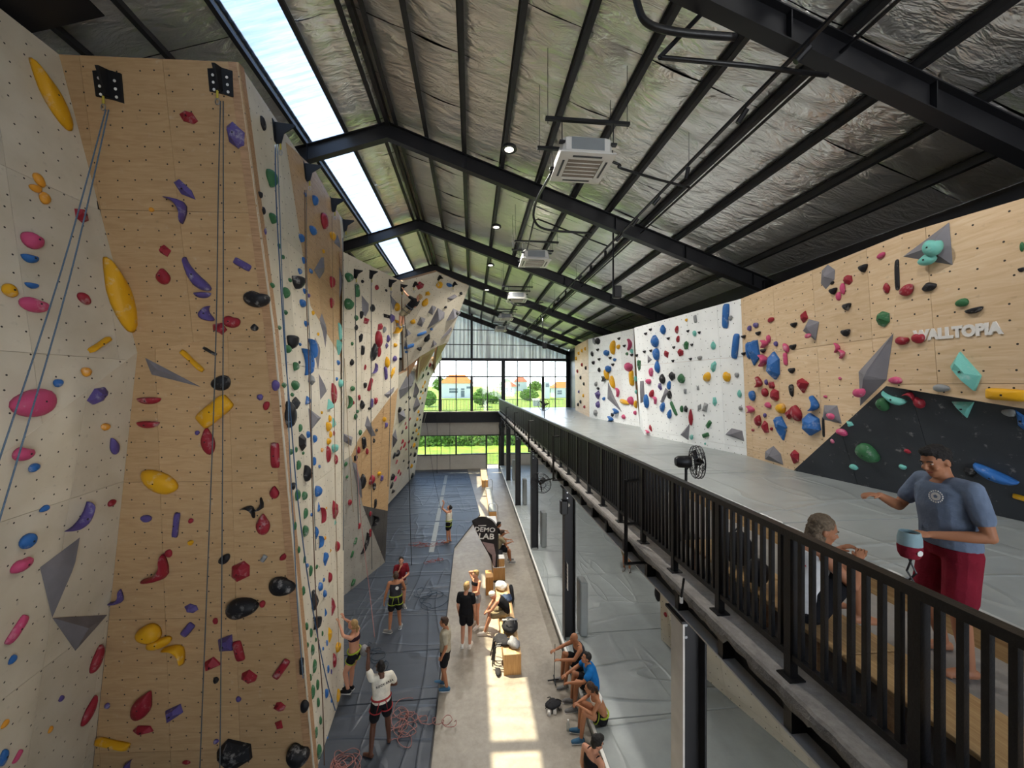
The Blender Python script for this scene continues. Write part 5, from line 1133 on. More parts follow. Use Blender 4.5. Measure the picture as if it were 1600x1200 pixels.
ROPES = [
 ('blue-grey rope running slack to the belayer below, outer strand of the first anchor', 'bluegrey', 0.009, [[-5.56, 6.57, 11.52], [-5.49, 5.84, 8.83], [-5.34, 4.87, 5.98]]),
 ('blue-grey rope under the first anchor, inner strand close to the plywood', 'bluegrey', 0.009, [[-5.52, 6.57, 11.52], [-5.44, 5.89, 8.72], [-5.31, 4.92, 5.54]]),
 ('grey rope hanging plumb from the second anchor, slack strand', 'grey', 0.008, [[-3.86, 6.46, 11.7], [-3.89, 6.46, 10.29], [-3.95, 6.47, 7.33], [-4.18, 6.49, 1.25]]),
 ('grey rope hanging plumb from the second anchor, straight strand', 'grey', 0.008, [[-3.82, 6.46, 11.7], [-3.82, 6.46, 8.32], [-3.84, 6.46, 4.36], [-3.87, 6.46, 1.25]]),
 ('dark blue rope weaving down the white flank from the third anchor', 'blue', 0.009, [[-3.36, 7.1, 11.45], [-3.29, 6.97, 10.58], [-3.19, 6.89, 9.26], [-3.1, 6.86, 7.97], [-3.01, 6.89, 6.69], [-2.93, 6.9, 5.61], [-2.85, 7.07, 4.24], [-2.78, 7.33, 2.97], [-2.72, 7.66, 1.8], [-2.68, 8.03, 0.89]]),
 ('grey rope beside the dark blue rope on the white flank', 'bluegrey', 0.008, [[-3.37, 7.19, 11.51], [-3.28, 7.08, 10.3], [-3.17, 6.94, 8.95], [-3.05, 6.85, 7.33], [-2.95, 6.71, 6.08], [-2.87, 6.66, 4.95], [-2.77, 6.58, 3.63], [-2.7, 6.6, 2.59]]),
 ('brown rope hanging from the fourth anchor over the plywood flank', 'brown', 0.009, [[-3.46, 8.54, 11.38], [-3.31, 8.21, 9.52], [-3.17, 8.0, 7.84], [-3.03, 7.76, 6.12], [-2.9, 7.54, 4.5], [-2.78, 7.39, 2.93], [-2.69, 7.38, 1.78], [-2.6, 7.23, 0.57]]),
 ('dark rope beside the brown rope below the fourth anchor', 'grey', 0.007, [[-3.48, 8.67, 11.45], [-3.32, 8.29, 9.54], [-3.18, 8.11, 7.85], [-3.04, 7.83, 6.11], [-2.89, 7.62, 4.23]]),
 ('tan rope under the fifth anchor near the flank edge', 'tan', 0.007, [[-3.65, 10.69, 11.76], [-3.44, 10.13, 9.42], [-3.26, 9.68, 7.35], [-3.06, 9.17, 5.03], [-2.9, 8.81, 3.18], [-2.78, 8.54, 1.83]]),
 ('grey rope under the sixth anchor along the flank edge', 'grey', 0.009, [[-3.72, 11.78, 11.59], [-3.46, 11.01, 8.74], [-3.18, 10.13, 5.75], [-2.96, 9.4, 3.49]]),
 ('grey top rope on the stepped-back wall, beside the green holds', 'grey', 0.012, [[-3.65, 12.74, 10.5], [-3.72, 13.07, 8.19], [-3.82, 13.49, 5.23], [-3.89, 13.95, 2.5]]),
 ('grey top rope in the middle of the stepped-back wall', 'grey', 0.012, [[-3.35, 13.51, 10.89], [-3.44, 13.88, 8.25], [-3.54, 14.26, 5.56], [-3.7, 15.01, 0.46]]),
 ('grey top rope close to the small black lettering', 'grey', 0.012, [[-2.95, 14.73, 10.78], [-3.01, 15.03, 8.81], [-3.1, 15.35, 6.39], [-3.25, 15.63, 3.38]]),
 ('thin slack rope slanting across the stepped-back wall', 'tan', 0.008, [[-3.91, 12.53, 8.15], [-3.95, 13.1, 5.29], [-3.96, 13.61, 3.06]]),
 ('pink rope running up from the belayer in the cream tee', 'pink', 0.007, [[-1.93, 8.05, 2.27], [-2.23, 8.88, 2.69], [-2.44, 9.3, 3.36], [-2.67, 9.73, 4.26], [-2.95, 10.36, 5.71]]),
 ('pair of dark ropes hanging in front of the far wall below the climber', 'dark', 0.014, [[-2.62, 15.6, 10.2], [-2.5, 15.9, 7.5], [-2.5, 16.0, 4.0], [-2.4, 16.0, 0.1]]),
 ('thin dark rope slanting in front of the far grey wall', 'dark', 0.012, [[-3.17, 27.47, 5.22], [-2.64, 27.42, 1.24], [-1.57, 20.77, 0.68]]),
 ('thin dark rope hanging plumb in front of the far low window', 'dark', 0.014, [[-2.55, 29.42, 5.54], [-2.55, 29.42, 2.69], [-2.64, 30.43, 0.61]]),
 ('second thin dark rope hanging plumb in front of the far low window', 'dark', 0.014, [[-1.61, 29.32, 5.54], [-1.61, 29.32, 2.69], [-1.66, 30.33, 0.91]]),
]
ANCHORS = [
 ([-5.74, 6.85, 12.09], [-0.047, -0.988, -0.146], 0.42, 'box'),
 ([-4.01, 6.75, 12.21], [-0.047, -0.988, -0.146], 0.38, 'box'),
 ([-3.81, 8.04, 12.23], [0.995, 0.073, 0.071], 0.42, 'fin'),
 ([-3.95, 9.77, 12.4], [0.995, 0.073, 0.071], 0.42, 'fin'),
 ([-4.14, 12.07, 12.67], [0.995, 0.073, 0.071], 0.42, 'fin'),
 ([-4.23, 13.41, 12.61], [0.995, 0.073, 0.071], 0.4, 'fin'),
 ([-3.78, 13.19, 10.95], [0.944, -0.321, -0.077], 0.3, 'fin'),
 ([-3.49, 13.98, 11.16], [0.944, -0.321, -0.077], 0.3, 'fin'),
 ([-3.08, 15.17, 11.18], [0.944, -0.321, -0.077], 0.3, 'fin'),
 ([-2.8, 15.99, 11.22], [0.944, -0.321, -0.077], 0.3, 'fin'),
 ([-2.35, 16.49, 11.51], [0.615, -0.499, -0.61], 0.25, 'fin'),
 ([-1.4, 17.09, 11.97], [0.615, -0.499, -0.61], 0.25, 'fin'),
 ([-0.81, 17.89, 11.92], [0.615, -0.499, -0.61], 0.25, 'fin'),
]
LETTERING = [([6.68, 5.27, 8.05], [6.66, 4.25, 8.03]), ([-3.27, 14.94, 9.92], [-3.09, 15.45, 9.94])]

# ------------------------------------------------------------------ climbing walls: facets of sheets
def uvframe(n):
    n = V(n).normalized(); u = V((0, 0, 1)).cross(n)
    u = u.normalized() if u.length > 1e-3 else V((1, 0, 0)); return n, u, n.cross(u)
def clip(poly, axis, lim, keep_less):
    o_ = []
    for i, p in enumerate(poly):
        q = poly[i-1]; a, b = (q[axis] <= lim) == keep_less, (p[axis] <= lim) == keep_less
        if a != b: t = (lim-q[axis])/(p[axis]-q[axis]); o_.append((q[0]+(p[0]-q[0])*t, q[1]+(p[1]-q[1])*t))
        if b: o_.append(p)
    return o_
def area(p): return abs(sum(p[i-1][0]*p[i][1]-p[i][0]*p[i-1][1] for i in range(len(p))))/2
def climb_facet(parent, pts, n, m, sw=1.25, sh=2.5, u0=.3, v0=.2):
    pts = [V(p) for p in pts]
    nn = V((0, 0, 0))
    for i in range(len(pts)): nn += (pts[i-1]-pts[0]).cross(pts[i]-pts[0])
    nn.normalize()
    if nn.dot(V(n)) < 0: nn = -nn
    n, u, v = uvframe(nn); o0 = pts[0]
    back = [p-n*.03 for p in pts]; MB().prism(back, n, .12).build('backing', 'wood_stub', parent)
    P2 = [((p-o0).dot(u), (p-o0).dot(v)) for p in pts]
    us = [p[0] for p in P2]; vs = [p[1] for p in P2]
    iu = math.floor((min(us)-u0)/sw)
    while u0+iu*sw < max(us):
        iv = math.floor((min(vs)-v0)/sh)
        while v0+iv*sh < max(vs):
            a, b, c, d = u0+iu*sw+.003, u0+(iu+1)*sw-.003, v0+iv*sh+.003, v0+(iv+1)*sh-.003
            q = clip(clip(clip(clip(P2, 0, b, True), 0, a, False), 1, d, True), 1, c, False) if True else P2
            if len(q) >= 3 and area(q) > .004:
                MB().prism([o0+u*x+v*y for x, y in q], n, .021).build('panel', m, parent, uvf=lambda co: ((co-o0).dot(u), (co-o0).dot(v)))
            iv += 1
        iu += 1
WALLS = {
 'left': thing('climbing_wall', 'tall white and plywood lead climbing wall with ropes, opposite the railed mezzanine', 'climbing wall'),
 'far': thing('climbing_wall', 'overhanging white lead wall with dark grey cave and far face, beyond the plywood tower', 'climbing wall'),
 'mezz': thing('bouldering_wall', 'white, plywood and charcoal bouldering wall rising from the grey mezzanine mats', 'climbing wall'),
 'low': thing('bouldering_wall', 'pale leaning bouldering wall in the shade under the mezzanine', 'climbing wall')}
ZW = dict(near='left', ply='left', side='left', ret='left', back='left', over='far', far='far', under='far', mfar='mezz', mwhite='mezz', mply='mezz', mright='mezz', mdark='mezz', low='low')
MM = dict(ply='plywood', white='white_board', lightgrey='light_grey_board', darkgrey='dark_grey_board', darkwall='charcoal_board')
for z_, m_, pts, n in FACETS:
    mm = MM[m_]
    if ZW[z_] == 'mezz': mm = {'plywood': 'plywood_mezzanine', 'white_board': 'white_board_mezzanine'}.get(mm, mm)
    climb_facet(WALLS[ZW[z_]], pts, n, mm)
# volumes: hollow plywood pyramids screwed to the sheets
ZN = dict(near='white side wall', ply='plywood tower face', side='tower flank', back='stepped-back wall', over='white overhang', far='far lead wall',
          mfar='far plywood strip', mwhite='white mezzanine wall', mply='plywood mezzanine wall', mright='lettered plywood', mdark='charcoal panel', low='lower wall')
def rank(items, key):
    """ordinal from the top among those with the same key"""
    by = {}
    for i, it in items: by.setdefault(key(it), []).append(i)
    return by
vz = {}
for i, (z_, n, pts, h) in enumerate(VOLUMES): vz.setdefault(z_, []).append((-max(p[2] for p in pts), i))
for z_, lst in vz.items():
    lst.sort()
    for k, (_, i) in enumerate(lst):
        _, n, pts, h = VOLUMES[i]; h *= .72; n = V(n).normalized(); pts = [V(p)+n*.002 for p in pts]
        c = sum(pts, V())/len(pts); rv = random.Random(i); c2 = c+(pts[0]-c)*rv.uniform(-.1, .25)
        nm = {3: 'triangular', 4: 'four-sided', 5: 'five-sided', 6: 'six-sided'}[len(pts)]
        where = 'only volume there' if len(lst) == 1 else ordinal(k)+' volume from its top'
        m_ = MB(); K_ = len(pts)
        if K_ <= 3:
            m_.add(pts+[c2+n*h], [(a, (a+1) % K_, K_) for a in range(K_)])
        else:
            e = (pts[1]-pts[0]); top = [c2+(p-c)*.12+n*h*(.9 if a % 2 else 1) for a, p in enumerate(pts)]
            m_.add(pts+top, [(a, (a+1) % K_, K_+(a+1) % K_, K_+a) for a in range(K_)]+[tuple(range(K_, 2*K_))])
        o = m_.build('climbing_volume', 'volume_grey')
        props(o, 'grey %s volume on the %s, %s' % (nm, ZN[z_], where), 'volume', 'grey volumes on the climbing walls')
# holds
def outline(t, a, rn):
    x, y = math.sin(a), math.cos(a)     # a from the top, clockwise
    if t == 'D': k = .56-.40*y; return x*.5*min(1, k/.62+.12)*1.02, y*.5
    if t == 'J': d = 1-.38*math.exp(-((a-.35)/.5)**2)-.38*math.exp(-((a-.35-2*math.pi)/.5)**2); return x*.5*d, y*.5*d
    if t == 'R': return x*.5, (y*.5 if y < 0 else y*.12)+.19
    if t == 'L': s_ = lambda q: math.copysign(abs(q)**.35, q); return s_(x)*.47, s_(y)*.5
    if t == 'N': return x*.5*(.42+.58*y*y), y*.5*(1-.12*math.exp(-(x*4)**2))
    if t == 'C': return x*.30*(1.15-abs(y)*.7)+.48-.95*y*y*.9-.1, y*.5
    if t == 'S': k = (1-y)/2; return x*.5*(.06+.94*k)+.3*y*y-.15, y*.5
    if t == 'H': return x*.5*(.5+.5*(y+.75)), (.5*y if y < 0 else .42*y-.10*math.exp(-(x*3)**2)+.06)
    return x*.5*rn, y*.5*rn
def hold_mesh(t, W_, H_, seed):
    rn = random.Random(seed); m_ = MB(); d = min(W_, H_)
    if t in ('P', 'T'):
        n_ = 3 if t == 'T' else rn.choice((5, 5, 6, 4)); a0 = rn.uniform(0, 6) if t == 'P' else 0
        base = []
        for i in range(n_):
            a = a0+2*math.pi*(i+(rn.uniform(-.22, .22) if t == 'P' else 0))/n_; base.append((math.sin(a)*.54*W_, math.cos(a)*.54*H_))
        h = d*(.42 if t == 'P' else .36); ox, oy = rn.uniform(-.12, .12)*W_, rn.uniform(-.05, .18)*H_
        rings = [[V((x, y, -.002)) for x, y in base], [V((x*.96, y*.96, h*.25)) for x, y in base], [V((x*.42+ox, y*.42+oy, h*(1 if i % 2 else .86))) for i, (x, y) in enumerate(base)]]
        m_.rings(rings)
        return m_, h
    n_ = 18 if d > .12 else 12; h = d*{'B': .5, 'D': .48, 'J': .55, 'R': .55, 'L': .5, 'N': .5, 'C': .7, 'S': .5, 'H': .6}[t]
    ph = [rn.uniform(0, 6.3) for _ in range(3)]; am = .09
    O_ = []
    for i in range(n_):
        a = 2*math.pi*i/n_; r = 1+am*math.sin(2*a+ph[0])+am*.6*math.sin(3*a+ph[1]) if t == 'B' else 1+am*.25*math.sin(3*a+ph[1])
        x, y = outline(t, a, r); O_.append((x*W_, y*H_))
    cx = sum(p[0] for p in O_)/n_; cy = sum(p[1] for p in O_)/n_
    ax, ay = cx+rn.uniform(-.06, .06)*W_, cy+rn.uniform(0, .14)*H_
    rings = []
    for s_, z_ in ((1, -.002), (1.0, .28), (.88, .62), (.62, .88), (.3, 1)):
        mixk = 0 if z_ < .3 else (1-s_)
        ring = []
        for x, y in O_:
            if t in ('C', 'N', 'S'):   # shrink towards the local spine, so the form stays slender and curved
                sy = y*(1-(1-s_)*.35); k_ = sy/H_; mid = {'C': (.38-.855*k_*k_*4*.25*4)*W_*.0 + ((.48-.855*(2*k_)**2-.1)*W_), 'N': 0, 'S': (.3*(2*k_)**2-.15)*W_}[t]
                w0 = x-{'C': (.48-.855*(2*y/H_)**2-.1)*W_, 'N': 0, 'S': (.3*(2*y/H_)**2-.15)*W_}[t]
                ring.append(V((mid+w0*s_, sy, h*z_)))
            else: ring.append(V((ax*mixk+x*s_ if mixk else x*s_, ay*mixk+y*s_ if mixk else y*s_, h*z_)))
        rings.append(ring)
    m_.rings(rings); return m_, h
SHN = dict(B='rounded', D='teardrop', J='kidney-shaped', R='half-moon', P='faceted', L='bar-shaped', N='bone-shaped', S='shard-like', C='crescent', H='heart-shaped', T='triangular')
order = sorted(range(len(HOLDS)), key=lambda i: -HOLDS[i][12]); solo = set(order[:300])
by = {}
for i, h in enumerate(HOLDS):
    if i in solo: by.setdefault((h[0], h[11]), []).append((-h[3], i))
pos_of = {}
for k, lst in by.items():
    lst.sort()
    for j, (_, i) in enumerate(lst): pos_of[i] = (j, len(lst))
small_m = {}
for i, (z_, x, y, z, nx, ny, nz_, W_, H_, rot, t, c, ar) in enumerate(HOLDS):
    n, u, v = uvframe((nx, ny, nz_)); p = V((x, y, z))
    if z_ in ('side', 'back') and t == 'D' and c in 'gb': rot += 180
    if z_ in ('side', 'back', 'far', 'mwhite', 'mfar'): W_ = max(W_*.85, .45*min(H_, .3)); H_ *= .92
    a = R(rot); U = u*math.cos(a)+v*math.sin(a); Vv = -u*math.sin(a)+v*math.cos(a)
    mw = M((U, Vv, n)).transposed().to_4x4(); mw.translation = p
    mb, hh = hold_mesh(t, W_, H_, i)
    flat = t in ('P', 'T')
    if i in solo:
        o = mb.build('climbing_hold', 'hold_'+HC[c][0], None, smooth=not flat); o.matrix_world = mw
        j, k = pos_of[i]; cn = HC[c][0]
        where = ('the only %s one' % cn) if k == 1 else '%s %s one from its top' % (ordinal(j), cn)
        lb = '%s %s climbing hold on the %s, %s' % (cn, SHN[t], ZN[z_], where)
        
        props(o, lb, 'climbing hold', 'climbing holds')
        if ar > 420:
            b_ = MB().lathe([(.0, .0), (.011, .0), (.011, .006), (.0, .006)], (0, 0, 0), 8) if False else MB().box((0, 0, hh*.97), (.022, .022, .012))
            bo = b_.build('bolt', 'black_plastic', o)
    else:
        mb.v = [tuple(mw @ V(q)) for q in mb.v]
        key = 'hold_'+HC[c][0]; small_m.setdefault(key, []).append(mb)
sm = MB(); idx = []; names = sorted(small_m)
for k, nm in enumerate(names):
    for mb in small_m[nm]: sm.add(mb.v, mb.f); idx += [k]*len(mb.f)
if idx:
    me = sm.mesh('small_climbing_holds', None)
    for nm in names: me.materials.append(MATS[nm])
    me.polygons.foreach_set('material_index', idx); bm = bmesh.new(); bm.from_mesh(me); bmesh.ops.recalc_face_normals(bm, faces=bm.faces); bm.to_mesh(me); bm.free()
    props(link('small_climbing_holds', me), 'scattered small climbing holds of many colours on all the climbing walls', 'climbing holds', None, 'stuff')
# lettering on the walls
def text(parent, body, size, m, loc, xdir, up, name='lettering', ext=.004, align='CENTER', sx=1., bold=0.):
    cu = bpy.data.curves.new(name, 'FONT'); cu.body = body; cu.size = size; cu.extrude = ext; cu.offset = bold; cu.align_x = align; cu.align_y = 'CENTER'; cu.resolution_u = 3
    tmp = bpy.data.objects.new(name, cu); C.objects.link(tmp); dg = bpy.context.evaluated_depsgraph_get(); me = bpy.data.meshes.new_from_object(tmp.evaluated_get(dg)); bpy.data.objects.remove(tmp)
    me.materials.clear(); me.materials.append(MATS[m]); o = link(name, me, parent)
    X = V(xdir).normalized(); Z = X.cross(V(up)).normalized(); Y = Z.cross(X)
    mt = M((X*sx, Y, Z)).transposed().to_4x4(); mt.translation = V(loc)
    o.matrix_basis = mt
    return o
for (a, b), m_, sz, nn, nm in ((LETTERING[0], 'sign_white', .205, (-.996, .02, -.087), 'lettering'), (LETTERING[1], 'black_plastic', .15, (.944, -.321, -.077), 'lettering')):
    a, b, nn = V(a), V(b), V(nn).normalized(); xd = (b-a).normalized(); up = nn.cross(xd)
    p0 = (a+b)/2+nn*.012
    wall = WALLS['mezz'] if m_ == 'sign_white' else WALLS['left']
    o = text(wall, 'WALLTOPIA', sz, m_, p0, xd, up, nm, .008, bold=.012)
    k = (b-a).length/max(.01, o.dimensions.x if False else (max(v_.co.x for v_ in o.data.vertices)-min(v_.co.x for v_ in o.data.vertices)))
    mt = o.matrix_basis.copy(); o.matrix_basis = mt @ M.Scale(k, 4, V((1, 0, 0)))
    o['label'] = 'white raised lettering' if m_ == 'sign_white' else 'small black lettering'
# anchors
order_fin = 0
ANL = ['black box-shaped rope anchor at the outer corner of the plywood face', 'black box-shaped rope anchor at the inner corner of the plywood face', 'black fin-shaped rope anchor high on the white flank', 'black fin-shaped rope anchor at the start of the plywood flank',
       'black fin-shaped rope anchor in the middle of the plywood flank', 'black fin-shaped rope anchor at the far end of the plywood flank', 'small black anchor on the stepped-back wall beside the tower', 'small black anchor on the middle of the stepped-back wall',
       'small black anchor on the stepped-back wall over the lettering', 'small black anchor at the corner above the high climber', 'small black anchor beside the red hold on the big overhang', 'small black anchor over the yellow hold on the big overhang', 'small black anchor beside the blue hold on the big overhang']
for i, (p, n, s, k) in enumerate(ANCHORS):
    n, u, v = uvframe(n); p = V(p); t = thing('rope_anchor', ANL[i], 'rope anchor', p, 0, 'rope anchors along the wall tops'); rot = M((u, v, n)).transposed()
    def Lc(x, y, z): return u*x+v*y+n*z
    if k == 'box':
        m_ = MB(); m_.rings([[Lc(x, y, z) for x, y in ((-.5*s, .45*s), (.02*s, .5*s), (.02*s, -.5*s), (-.5*s, -.42*s))] for z in (0, .03)])
        m_.rings([[Lc(.02*s, .5*s, .02), Lc(.5*s, .4*s, .0), Lc(.46*s, -.62*s, .0), Lc(.02*s, -.5*s, .02)], [Lc(.02*s, .5*s, .05), Lc(.5*s, .4*s, .03), Lc(.46*s, -.62*s, .03), Lc(.02*s, -.5*s, .05)]])
        m_.rings([[Lc(-.05*s, .5*s, .02), Lc(.1*s, .5*s, .02), Lc(.1*s, -.45*s, .02), Lc(-.05*s, -.45*s, .02)], [Lc(-.04*s, .42*s, .20), Lc(.09*s, .42*s, .20), Lc(.05*s, -.45*s, .12), Lc(-.0*s, -.45*s, .12)]])
        m_.build('bracket', 'bracket_black', t)
        for x in (-.3, .3):
            for y in (.2, -.08, -.36): MB().lathe([(0, 0), (.022, 0), (.022, .006), (0, .006)], Lc(x*s, y*s-(.1*s if x > 0 else 0), .052 if x > 0 else .031), 8, n).build('bolt_hole', 'plain_white', t)
        low = Lc(0, -.55*s, .14)
    else:
        m_ = MB().rings([[Lc(-.03*s, .5*s, 0), Lc(.03*s, .5*s, 0), Lc(.03*s, -.5*s, 0), Lc(-.03*s, -.5*s, 0)], [Lc(-.03*s, .42*s, .95*s), Lc(.03*s, .42*s, .95*s), Lc(.03*s, .36*s, .95*s), Lc(-.03*s, .36*s, .95*s)]]) if False else MB()
        prof = [(0, .5), (1.0, .40), (1.02, .33), (.42, -.02), (.25, -.5), (0, -.5)]
        m_.rings([[Lc(x*s, b*s, a*s*.9) for a, b in prof] for x in (-.03, .03)])
        m_.rings([[Lc(x*s, b*s, z) for x, b in ((-.28, .5), (.28, .5), (.22, -.5), (-.22, -.5))] for z in (0, .015)])
        m_.build('bracket', 'bracket_black', t)
        low = Lc(0, -.5*s, .2*s)
    MB().tube([low, low+V((0, 0, -.12))], .016, 6).build('sling', 'sling_yellow', t)
    q = low+V((0, 0, -.17)); MB().tube([q+V((.03*math.cos(a), 0, .05*math.sin(a))) for a in [x*math.pi/5 for x in range(11)]], .008, 5).build('carabiner', 'steel', t)
# ropes
def smooth_path(pts, k=6):
    pts = [V(p) for p in pts]; o_ = []
    for i in range(len(pts)-1):
        p0, p1, p2, p3 = pts[max(i-1, 0)], pts[i], pts[i+1], pts[min(i+2, len(pts)-1)]
        for j in range(k):
            t = j/k; o_.append(.5*((2*p1)+(p2-p0)*t+(2*p0-5*p1+4*p2-p3)*t*t+(3*p1-p0-3*p2+p3)*t**3))
    return o_+[pts[-1]]
for lb, c, r, pts in ROPES:
    props(MB().tube(smooth_path(pts), r, 6).build('climbing_rope', 'rope_'+c, None, smooth=True), lb, 'rope', 'climbing ropes')
def coil(label, c, pts, spread, n, seed, z=.06, r=.0075, loop=.22):
    """one rope thrown down in loops around a line"""
    rn = random.Random(seed); P_ = []; a = 0
    for i in range(n):
        t = i/(n-1); k = t*(len(pts)-1); j = min(int(k), len(pts)-2); f = k-j
        bx, by_ = pts[j][0]+(pts[j+1][0]-pts[j][0])*f, pts[j][1]+(pts[j+1][1]-pts[j][1])*f
        a += rn.uniform(.45, .85); rr_ = loop*(.7+.4*math.sin(i*.23+seed)+rn.uniform(-.12, .12))
        P_.append((bx+math.cos(a)*rr_+spread*.8*noise.noise(V((i*.11, seed, .5))), by_+math.sin(a)*rr_+spread*.8*noise.noise(V((i*.11, .5, seed))), z+r+rn.random()*.05))
    return props(MB().tube(smooth_path(P_, 4), r, 5).build('climbing_rope', 'rope_'+c, None, smooth=True), label, 'rope', 'ropes lying on the mats')
coil('pink rope in a loose heap beside the belayer in the cream tee', 'pink', [(-1.62, 9.05), (-1.5, 8.45), (-1.35, 8.25)], .3, 90, 1)
coil('pink rope laid in flat loops from the belayer to the concrete', 'pink', [(-1.5, 8.75), (-1.1, 8.6), (-.35, 8.45)], .10, 90, 2, loop=.12)
coil('pink rope heaped against the foot of the white flank', 'pink', [(-2.65, 7.75), (-2.2, 7.55)], .35, 120, 3)
coil('navy rope in loops behind the blonde climber', 'navy', [(-2.75, 11.2), (-2.3, 10.4), (-2.0, 9.9)], .3, 60, 4)
coil('navy rope spread in wide loops past the person in maroon', 'navy', [(-1.9, 14.0), (-1.2, 13.7), (-1.5, 13.0)], .5, 50, 5, loop=.4)
coil('red rope heaped behind the bare-chested man', 'red', [(-2.6, 18.3), (-2.0, 17.9), (-1.2, 18.3)], .25, 110, 6)
coil('red rope in a short flat heap nearer than the bare-chested man', 'red', [(-1.9, 16.2), (-1.2, 16.5)], .12, 70, 7, loop=.12)

# ------------------------------------------------------------------ ground floor: mats, tape, pads
def mat_sheets(parent, poly, z0, z1, m, ys, name='mat_section'):
    """cover sections between cross seams, each a thin-edged slab with a rounded lip"""
    for a, b in zip(ys[:-1], ys[1:]):
        q = clip(clip(poly, 1, b-.008, True), 1, a+.008, False)
        if len(q) < 3: continue
        cx = sum(p[0] for p in q)/len(q); cy = sum(p[1] for p in q)/len(q)
        ins = lambda k: [(cx+(x-cx)*(1-k/max(.3, abs(x-cx)+.01)), cy+(y-cy)*(1-k/max(.3, abs(y-cy)+.01))) for x, y in q]
        MB().rings([[V((x, y, z0)) for x, y in q], [V((x, y, z1-.012)) for x, y in q], [V((x, y, z1)) for x, y in ins(.012)]]).build(name, m, parent)
lm = thing('landing_mat', 'long blue-grey landing mat with cross seams along the foot of the lead walls', 'mat')
polyL = [(-12, -4), (-.8, -4), (-.8, 17.7), (.45, 22.1), (-.2, 31.5), (-.4, 34.2), (-12, 34.2)]
mat_sheets(lm, polyL, 0, .05, 'mat_blue', [-4, 2, 6.9, 9.2, 10.9, 12.8, 15.2, 17.1, 18.9, 21.2, 23.6, 26, 29, 32, 34.3])
for a, b in [(17.3, 18.4), (18.5, 21.1), (21.3, 23.5), (23.8, 25.9), (26.2, 28.9), (29.2, 32)]:
    f = lambda y: -1.75+(y-17.3)*(-.02)
    MB().add([(f(a)-.11, a, .052), (f(a)+.11, a, .052), (f(b)+.11, b, .052), (f(b)-.11, b, .052)], [(0, 1, 2, 3)]).build('tape_strip', 'pad_grey', lm, fix=False)
e = MB()
for p, q in zip(polyL[1:5], polyL[2:6]): e.bar((p[0]+.012, p[1], .028), (q[0]+.012, q[1], .028), .03, .05)
e.build('edge_binding', 'black_plastic', lm)
um = thing('landing_mat', 'grey landing mat under the mezzanine, its edge along the concrete strip', 'mat')
mat_sheets(um, [(2.5, 1), (8.7, 1), (8.7, 34), (2.5, 34)], 0, .35, 'mat_grey_low', [1, 5.5, 7.9, 10.7, 14.0, 17.5, 21, 25, 29.5, 34])
MB().b2((2.44, 3, .30), (2.5, 34, .345)).build('edge_binding', 'plain_white', um)
for k, y in enumerate((10.6, 16.6, 22.6, 28.6)):
    o = MB().bbox((3.1, y+.15, .35+.75), (.22, .42, 1.5), .03).build('column_pad', 'pad_grey')
    props(o, 'grey foam pad standing behind the %s black mezzanine column' % ('second nearest', 'third nearest', 'fourth nearest', 'fifth nearest')[k], 'pad', 'foam pads at the mezzanine columns')

# ------------------------------------------------------------------ mezzanine: slab, steel, mats, railing
dk = empty('deck_slab'); dk['kind'] = 'structure'
MB().b2((2.36, Y0, 4.98), (XR, Y1-.3, 5.1)).build('slab', 'deck_concrete', dk)
rn = random.Random(8); m_ = MB(); n_ = 900; top = []; rows = []
for i in range(n_+1):
    y = 0.2+(Y1-.8)*i/n_; s_ = noise.noise(V((y*2.3, 0, 0)))*.5+noise.noise(V((y*7.1, 3, 0)))*.3
    d = .16+.10*abs(noise.noise(V((y*1.1, 7, 0))))+.05*s_; o1 = .02*noise.noise(V((y*6, 1, 2)))
    st = (noise.cell(V((y*3.3, 0, 5)))-.5)*.04+noise.noise(V((y*11, 9, 1)))*.022
    d = .14+.05*abs(noise.noise(V((y*1.1, 7, 0))))+st+.02*s_; o1 = .010*noise.noise(V((y*9, 1, 2)))
    top.append([(2.37, y, 5.102), (2.295+o1, y, 5.10+.004*s_), (2.283+o1, y, 5.075)])
    rows.append([(2.284+o1, y, 5.077), (2.272+o1*2, y, 5.10-d*.55), (2.29+o1*2, y, 5.10-d), (2.37, y, 4.985), (2.37, y, 5.07)])
m_.rings([[V(p) for p in r] for r in rows]).build('rough_fascia', 'fascia_concrete', dk, smooth=False)
MB().rings([[V(p) for p in r]+[V((2.37, r[0][1], 5.07))] for r in top]).build('slab_nosing', 'deck_concrete', dk)
bmx = 2.68
bmo = empty('deck_beam'); bmo['kind'] = 'structure'
MB().b2((bmx-.15, .2, 4.50), (bmx+.15, Y1-.3, 4.52)).build('bottom_flange', 'flange_lit_grey', bmo); MB().b2((bmx-.01, .2, 4.52), (bmx+.01, Y1-.3, 4.94)).build('web', 'black_steel', bmo); MB().b2((bmx-.15, .2, 4.94), (bmx+.15, Y1-.3, 4.96)).build('top_flange', 'black_steel', bmo)  # bottom flange coloured pale as if lit
for i in range(38): MB().b2((bmx-.14, 1.15+.86*i, 4.52), (bmx-.01, 1.18+.86*i+.05, 4.94)).build('stiffener', 'black_steel', bmo)
MB().b2((2.4, .2, 4.96), (XR, Y1-.3, 4.98)).build('deck_sheet', 'dark_steel', bmo)
for k in range(12): MB().b2((bmx, 3.6+2.7*k-.05, 4.7), (XR, 3.6+2.7*k+.05, 4.96)).build('joist', 'black_steel', bmo)
